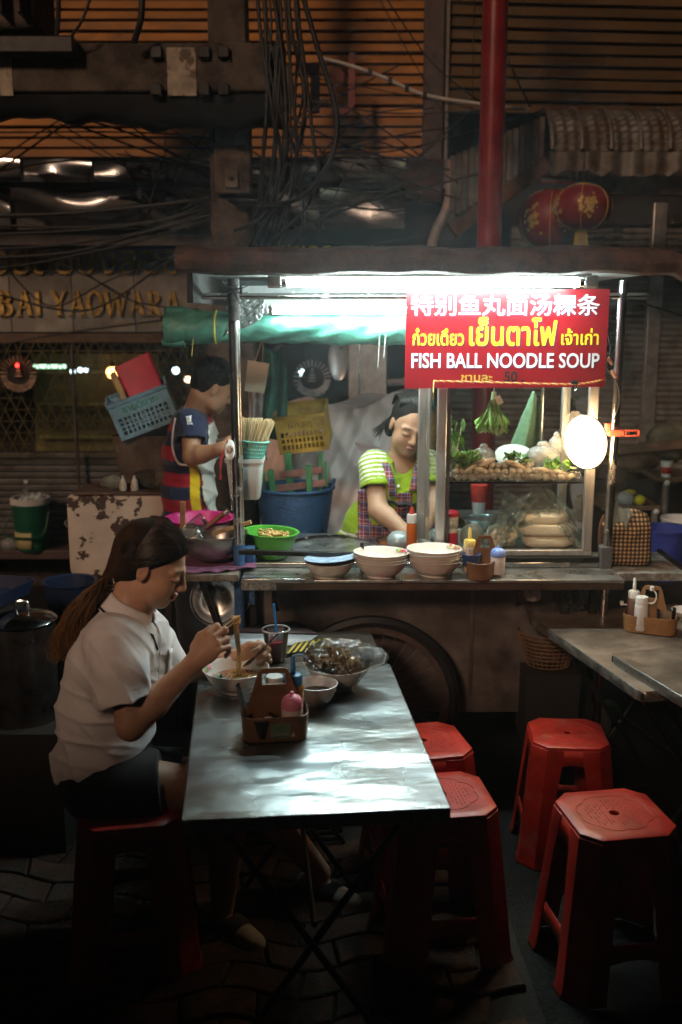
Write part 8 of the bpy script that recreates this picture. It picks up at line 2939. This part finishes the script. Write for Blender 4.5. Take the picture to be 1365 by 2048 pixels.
# vendor hair: short, swept back, dark
s = SDF(V3(VO) - .17, V3(VO) + .17, .0045)
s.ell(vw(-.022, 0, .040), (.092, .0785, .084), VR)
s.ell(vw(-.055, 0, -.03), (.050, .075, .060), VR, .03)
s.ell(vw(-.045, -.062, -.045), (.030, .022, .040), VR, .02)
s.ell(vw(-.045, .062, -.045), (.030, .022, .040), VR, .02)
s.cutfn(hairline(VO, VR, .070, .070, -.012))
s.field(lambda p: .0015 * _noise3(p * 55, 4))
addv(s.surf(lambda V: np.tile(np.array((.012, .010, .009), np.float32), (len(V), 1)), 'hair_cap', M_haircap), 'hair_cap')
paths, cols = [], []
Mv = Matrix(VR.tolist())
for i in range(620):
    sd = rs.choice((-1, 1))
    a = rs.uniform(.2, 1)
    if i < 480:
        st = Vector((.066 - .09 * (1 - a) - .01, sd * .075 * (1 - a) * 1.02, .076 - .05 * (1 - a)))
        e_ = rs.uniform(1.11, 1.16)
        pts = [st, Vector((.012, sd * .078 * (1 - a), .112 - .03 * (1 - a))) * e_, Vector((-.06, sd * .076 * (1.05 - a), .108 - .03 * (1 - a))) * e_, Vector((-.110, sd * .05, .02)) * e_]
    else:
        st = Vector((-.03 - rs.uniform(0, .05), sd * .072, -.02))
        pts = [st, st + Vector((-.01, sd * .018, -.035)), st + Vector((-.012 + rs.uniform(-.02, .015), sd * (.02 + rs.uniform(0, .03)), -.06 - rs.uniform(0, .03)))]
    paths.append([VO + Mv @ q for q in spline(pts, 4)])
    k_ = rs.random() ** 2
    cols.append(((.010 + .05 * k_, .009 + .04 * k_, .008 + .034 * k_), (.015 + .03 * k_, .013 + .025 * k_, .012 + .02 * k_)))
o = strands('hair_strand', paths, .0012, M_hair, cols, Vn)
o.location = -vl
o['kind'] = 'stuff'

# ------------------------------------------------------------------ 3. the young man
YN = 4.25
Mn = thing('person', 'young man in navy and red striped football shirt with white apron looking down', 'person', (P(380, 1000, YN).x, YN, 0))
nl = Mn.location.copy()
def addm(me, name):
    o = link(name, me, Mn)
    o.location = -nl
    return o
SKM = (.30, .155, .085)
NR = head_frame(24, 24, 0)
NO = P(424, 776, YN)
s = SDF((-.90, 3.90, 0), (-.30, 4.62, 1.70), .0048)
nw = add_head(s, NO, NR, .90, 1.1, 1.0)
nnb = P(393, 822, YN + .02)
s.cone(nw(-.035, 0, -.045), nnb, .050, .054, .02)
ns_ = [P(383, 860, YN + .03), P(378, 930, YN + .03), P(382, 1010, YN + .02), P(385, 1050, YN + .02)]
for c, r in zip(ns_, ((.06, .12, .07), (.075, .12, .11), (.07, .11, .11), (.08, .13, .09))):
    s.ell(c, r, k=.06)
nRs, nRe, nRw = P(381, 846, YN - .12), P(384, 914, YN - .18), P(448, 897, YN - .24)
nLs, nLe, nLw = P(392, 848, YN + .20), P(420, 905, YN + .17), P(462, 885, YN + .02)
s.cone(ns_[0], nRs, .055, .045, .03)
s.cone(ns_[0], nLs, .055, .045, .03)
s.chain([nRs, nRe], [.044, .036], .02)
s.chain([nRe, nRe.lerp(nRw, .3), nRw], [.036, .037, .025], .012)
s.chain([nLs, nLe], [.047, .040], .02)
s.chain([nLe, nLe.lerp(nLw, .35), nLw], [.044, .042, .028], .012)
add_hand(s, nRw, (.9, .2, .1), (0, .3, .9), (.1, .9, -.3), 1.0, .9)
add_hand(s, nLw, (.9, -.3, .1), (0, -.3, .9), (.1, -.9, -.3), 1.0, .9)
for sy_ in (-1, 1):
    hp = ns_[3] + Vector((0, sy_ * .08, -.06))
    s.chain([hp, Vector((hp.x + .02, hp.y, .48)), Vector((hp.x - .01, hp.y, .08))], [.095, .062, .042], .04)
    s.chain([Vector((hp.x - .03, hp.y, .04)), Vector((hp.x + .15, hp.y, .03))], [.040, .034], .02)
addm(s.surf(lambda V: head_colour(V, NO, NR, SKM, .90, lip=(.26, .10, .08)), 'body', M_skin), 'body')
s = SDF((-.92, 3.88, .70), (-.36, 4.62, 1.50), .005)
def nshirt(s):
    s.ell(P(386, 846, YN + .03), (.088, .155, .07), rotm(0, 12, 0))
    s.ell(P(378, 905, YN + .03), (.112, .165, .12), None, .05)
    s.ell(P(376, 985, YN + .02), (.112, .155, .14), None, .05)
    s.ell(P(378, 1050, YN + .02), (.118, .165, .10), None, .05)
nshirt(s)
sleeve(s, [nRs, nRs.lerp(nRe, .8)], [.058, .066], (nRs, nRe, nRs.lerp(nRe, .5)), (nRs.lerp(nRe, .3), nRe, .055, .058))
sleeve(s, [nLs, nLs.lerp(nLe, .8)], [.062, .064], (nLs, nLe, nLs.lerp(nLe, .5)), (nLs.lerp(nLe, .3), nLe, .054, .056))
s.cone(nnb + Vector((.02, 0, .08)), nnb + Vector((-.005, 0, -.01)), .068, .060, .008, 'sub')
s.field(lambda p: crease(p, (.3, .2, .9), 34, .010, 43) + crease(p, (.7, .3, .4), 40, .008, 47) + fold(p, (.4, .3, .8), 55, .006, 41) + fold(p, (.7, -.3, .5), 75, .004, 45))
nd = s.d.copy()
z_r = [P(360, y, YN - .1).z for y in (838, 866, 893, 920, 946, 972, 998, 1024, 1060)]
def ncol(V):
    navy, red = np.array((.012, .016, .045), np.float32), np.array((.28, .008, .022), np.float32)
    c = np.tile(navy, (len(V), 1))
    for k in range(0, 8, 2):
        c[(V[:, 2] < z_r[k]) & (V[:, 2] > z_r[k + 1])] = red
    for S_, E_ in ((nRs, nRe), (nLs, nLe)):
        a, b = V3(S_), V3(E_)
        ab = (b - a) / np.linalg.norm(b - a)
        p = V - a
        t_ = p @ ab
        dist = np.linalg.norm(p - t_[:, None] * ab, axis=1)
        c[(dist < .085) & (t_ > -.08) & (np.abs(V[:, 1] - YN - .03) > .085)] = navy
    yl = (V[:, 1] < YN - .02) & (np.abs(V[:, 0] - (P(384, 900, YN - .14).x + (P(384, 900, YN).z - V[:, 2]) * .03)) < .018) & (V[:, 2] < P(380, 890, YN).z)
    c[yl] = (.70, .48, .01)
    return c
addm(s.surf(ncol, 'football_shirt', M_cloth), 'football_shirt')
s = SDF((-.95, 3.95, .0), (-.30, 4.65, 1.05), .007)
s.ell(ns_[3] + Vector((0, 0, -.03)), (.105, .155, .10))
for sy_ in (-1, 1):
    hp = ns_[3] + Vector((0, sy_ * .08, -.06))
    s.chain([hp, Vector((hp.x + .02, hp.y, .48)), Vector((hp.x - .01, hp.y, .06))], [.108, .078, .062], .03)
s.field(lambda p: fold(p, (.3, .3, 1), 50, .005, 71))
addm(s.surf(lambda V: np.tile(np.array((.014, .014, .017), np.float32), (len(V), 1)), 'trousers', M_cloth), 'trousers')
# apron on his front (to the right), neck string, waist string
s2 = SDF((-.92, 3.88, .70), (-.36, 4.62, 1.50), .005)
s2.d = nd - .007
s2.box((P(408, 900, YN).x - .30, YN, 1.1), (.30, .6, .8), Matrix.Rotation(RAD(-9), 3, 'Y'), op='sub')
s2.box((-.5, YN, P(410, 846, YN).z + .3), (.5, .6, .3), op='sub')
for S_, E_ in ((nRs, nRe), (nLs, nLe)):
    s2.cone(S_, E_, .080, .080, 0, 'sub')
s2.field(lambda p: fold(p, (.3, .8, .4), 60, .004, 51))
addm(s2.surf(lambda V: np.tile(np.array((.62, .58, .52), np.float32), (len(V), 1)), 'apron', M_cloth), 'apron')
shn = [o for o in Mn.children if o.name.startswith('football')][0].data
bvhn = BVHTree.FromPolygons([v.co.copy() for v in shn.vertices], [tuple(p.vertices) for p in shn.polygons])
def ncl(p, off=.004):
    h_ = bvhn.find_nearest(Vector(p))
    return h_[0] + h_[1] * off
cs = spline([ncl(P(x, y, YN - .16)) for x, y in [(341, 832), (337, 870), (340, 905), (352, 932), (372, 938), (392, 945)]], 5)
o = MB().tube(cs, .005, 7).build('apron_string', mat('apron_tape', (.6, .5, .47), .8), Mn, smooth=180)
o.location = -nl
# league patch on the sleeve
pc = ncl(P(379, 836, YN - .20), .006)
pn = (pc - ncl(P(379, 836, YN - .20), .0)).normalized()
M_patch = mat('patch_white', (.62, .64, .66), .6)
zax = Vector((0, 0, 1)) - pn * pn.z
zax.normalize()
xax = zax.cross(pn)
xax = -xax if xax.x < 0 else xax
def onp(x, z, off):
    return ncl(pc + xax * x + zax * z + pn * .03, off) - nl
pt = MB().grid(lambda u, v: onp((u - .5) * .032, (v - .5) * .052, .003), 6, 8).build('sleeve_patch', M_patch, Mn, smooth=180, solid=.001)
cw = [(.55, .05, .05), (.70, .30, .02), (.65, .55, .05), (.08, .35, .12), (.05, .20, .50)]
for k in range(5):
    MB().grid(lambda u, v: onp((.0055 + .005 * v) * math.cos(RAD(80 - 62 * k - 56 * u)), .006 + (.0055 + .005 * v) * math.sin(RAD(80 - 62 * k - 56 * u)), .0045), 5, 2).build('ring_segment', mat('patch_%s' % ('red', 'orange', 'yellow', 'green', 'blue')[k], cw[k], .6), pt)
tx = text_mb('LFP', .013, .0, .0004)
tx.v = [tuple(onp(p[0], p[2] - .021, .0048)) for p in tx.v]
tx.build('patch_lettering', M_navy, pt, smooth=0)
# his hair
s = SDF(V3(NO) - .17, V3(NO) + .17, .0045)
s.ell(nw(-.016, 0, .046), (.088, .071, .076), NR)
s.ell(nw(-.055, 0, -.005), (.040, .061, .048), NR, .025)
s.cutfn(hairline(NO, NR, .074, .062, -.010, (.66, -.75)))
s.cutfn(lambda p: -.035 - ((p - V3(NO)) @ NR)[:, 2])
s.field(lambda p: .0025 * _noise3(p * 70, 4) + .002 * _noise3(p * 140, 8))
addm(s.surf(lambda V: np.tile(np.array((.010, .008, .007), np.float32), (len(V), 1)), 'hair_cap', M_haircap), 'hair_cap')
paths, cols = [], []
Mm = Matrix(NR.tolist())
for i in range(900):
    a, b = rs.uniform(0, 6.28), rs.uniform(.0, 1.25)
    n_ = Vector((math.sin(b) * math.cos(a), math.sin(b) * math.sin(a), math.cos(b)))
    st = (Vector((-.016, 0, .046)) + Vector((n_.x * .096, n_.y * .078, n_.z * .083))) * .9
    if st.x > .06 and st.z < .085:
        continue
    e = st + n_ * rs.uniform(.010, .022) + Vector((rs.uniform(.0, .016), rs.uniform(-.008, .008), 0))
    paths.append([NO + Mm @ q for q in (st, st.lerp(e, .5) + n_ * .002, e)])
    cols.append(((.010, .008, .007), (.014, .011, .010)))
o = strands('hair_strand', paths, .0012, M_hair, cols, Mn)
o.location = -nl
o['kind'] = 'stuff'
# ================================================================== thin haze added in the lane for the glow around the lamps
hz = MB().box((0, 4.0, 2.4), (12, 14.5, 6.8)).build('haze', None)
m = bpy.data.materials.new('night_haze')
m.use_nodes = True
nt = m.node_tree
nt.nodes.remove(nt.nodes['Principled BSDF'])
pv = _n(nt, 'ShaderNodeVolumePrincipled')
pv.inputs['Color'].default_value = (.85, .88, .9, 1)
pv.inputs['Density'].default_value = .0055
pv.inputs['Anisotropy'].default_value = .8
nt.links.new(pv.outputs[0], nt.nodes['Material Output'].inputs['Volume'])
hz.data.materials.append(m)
kind(hz, 'stuff')
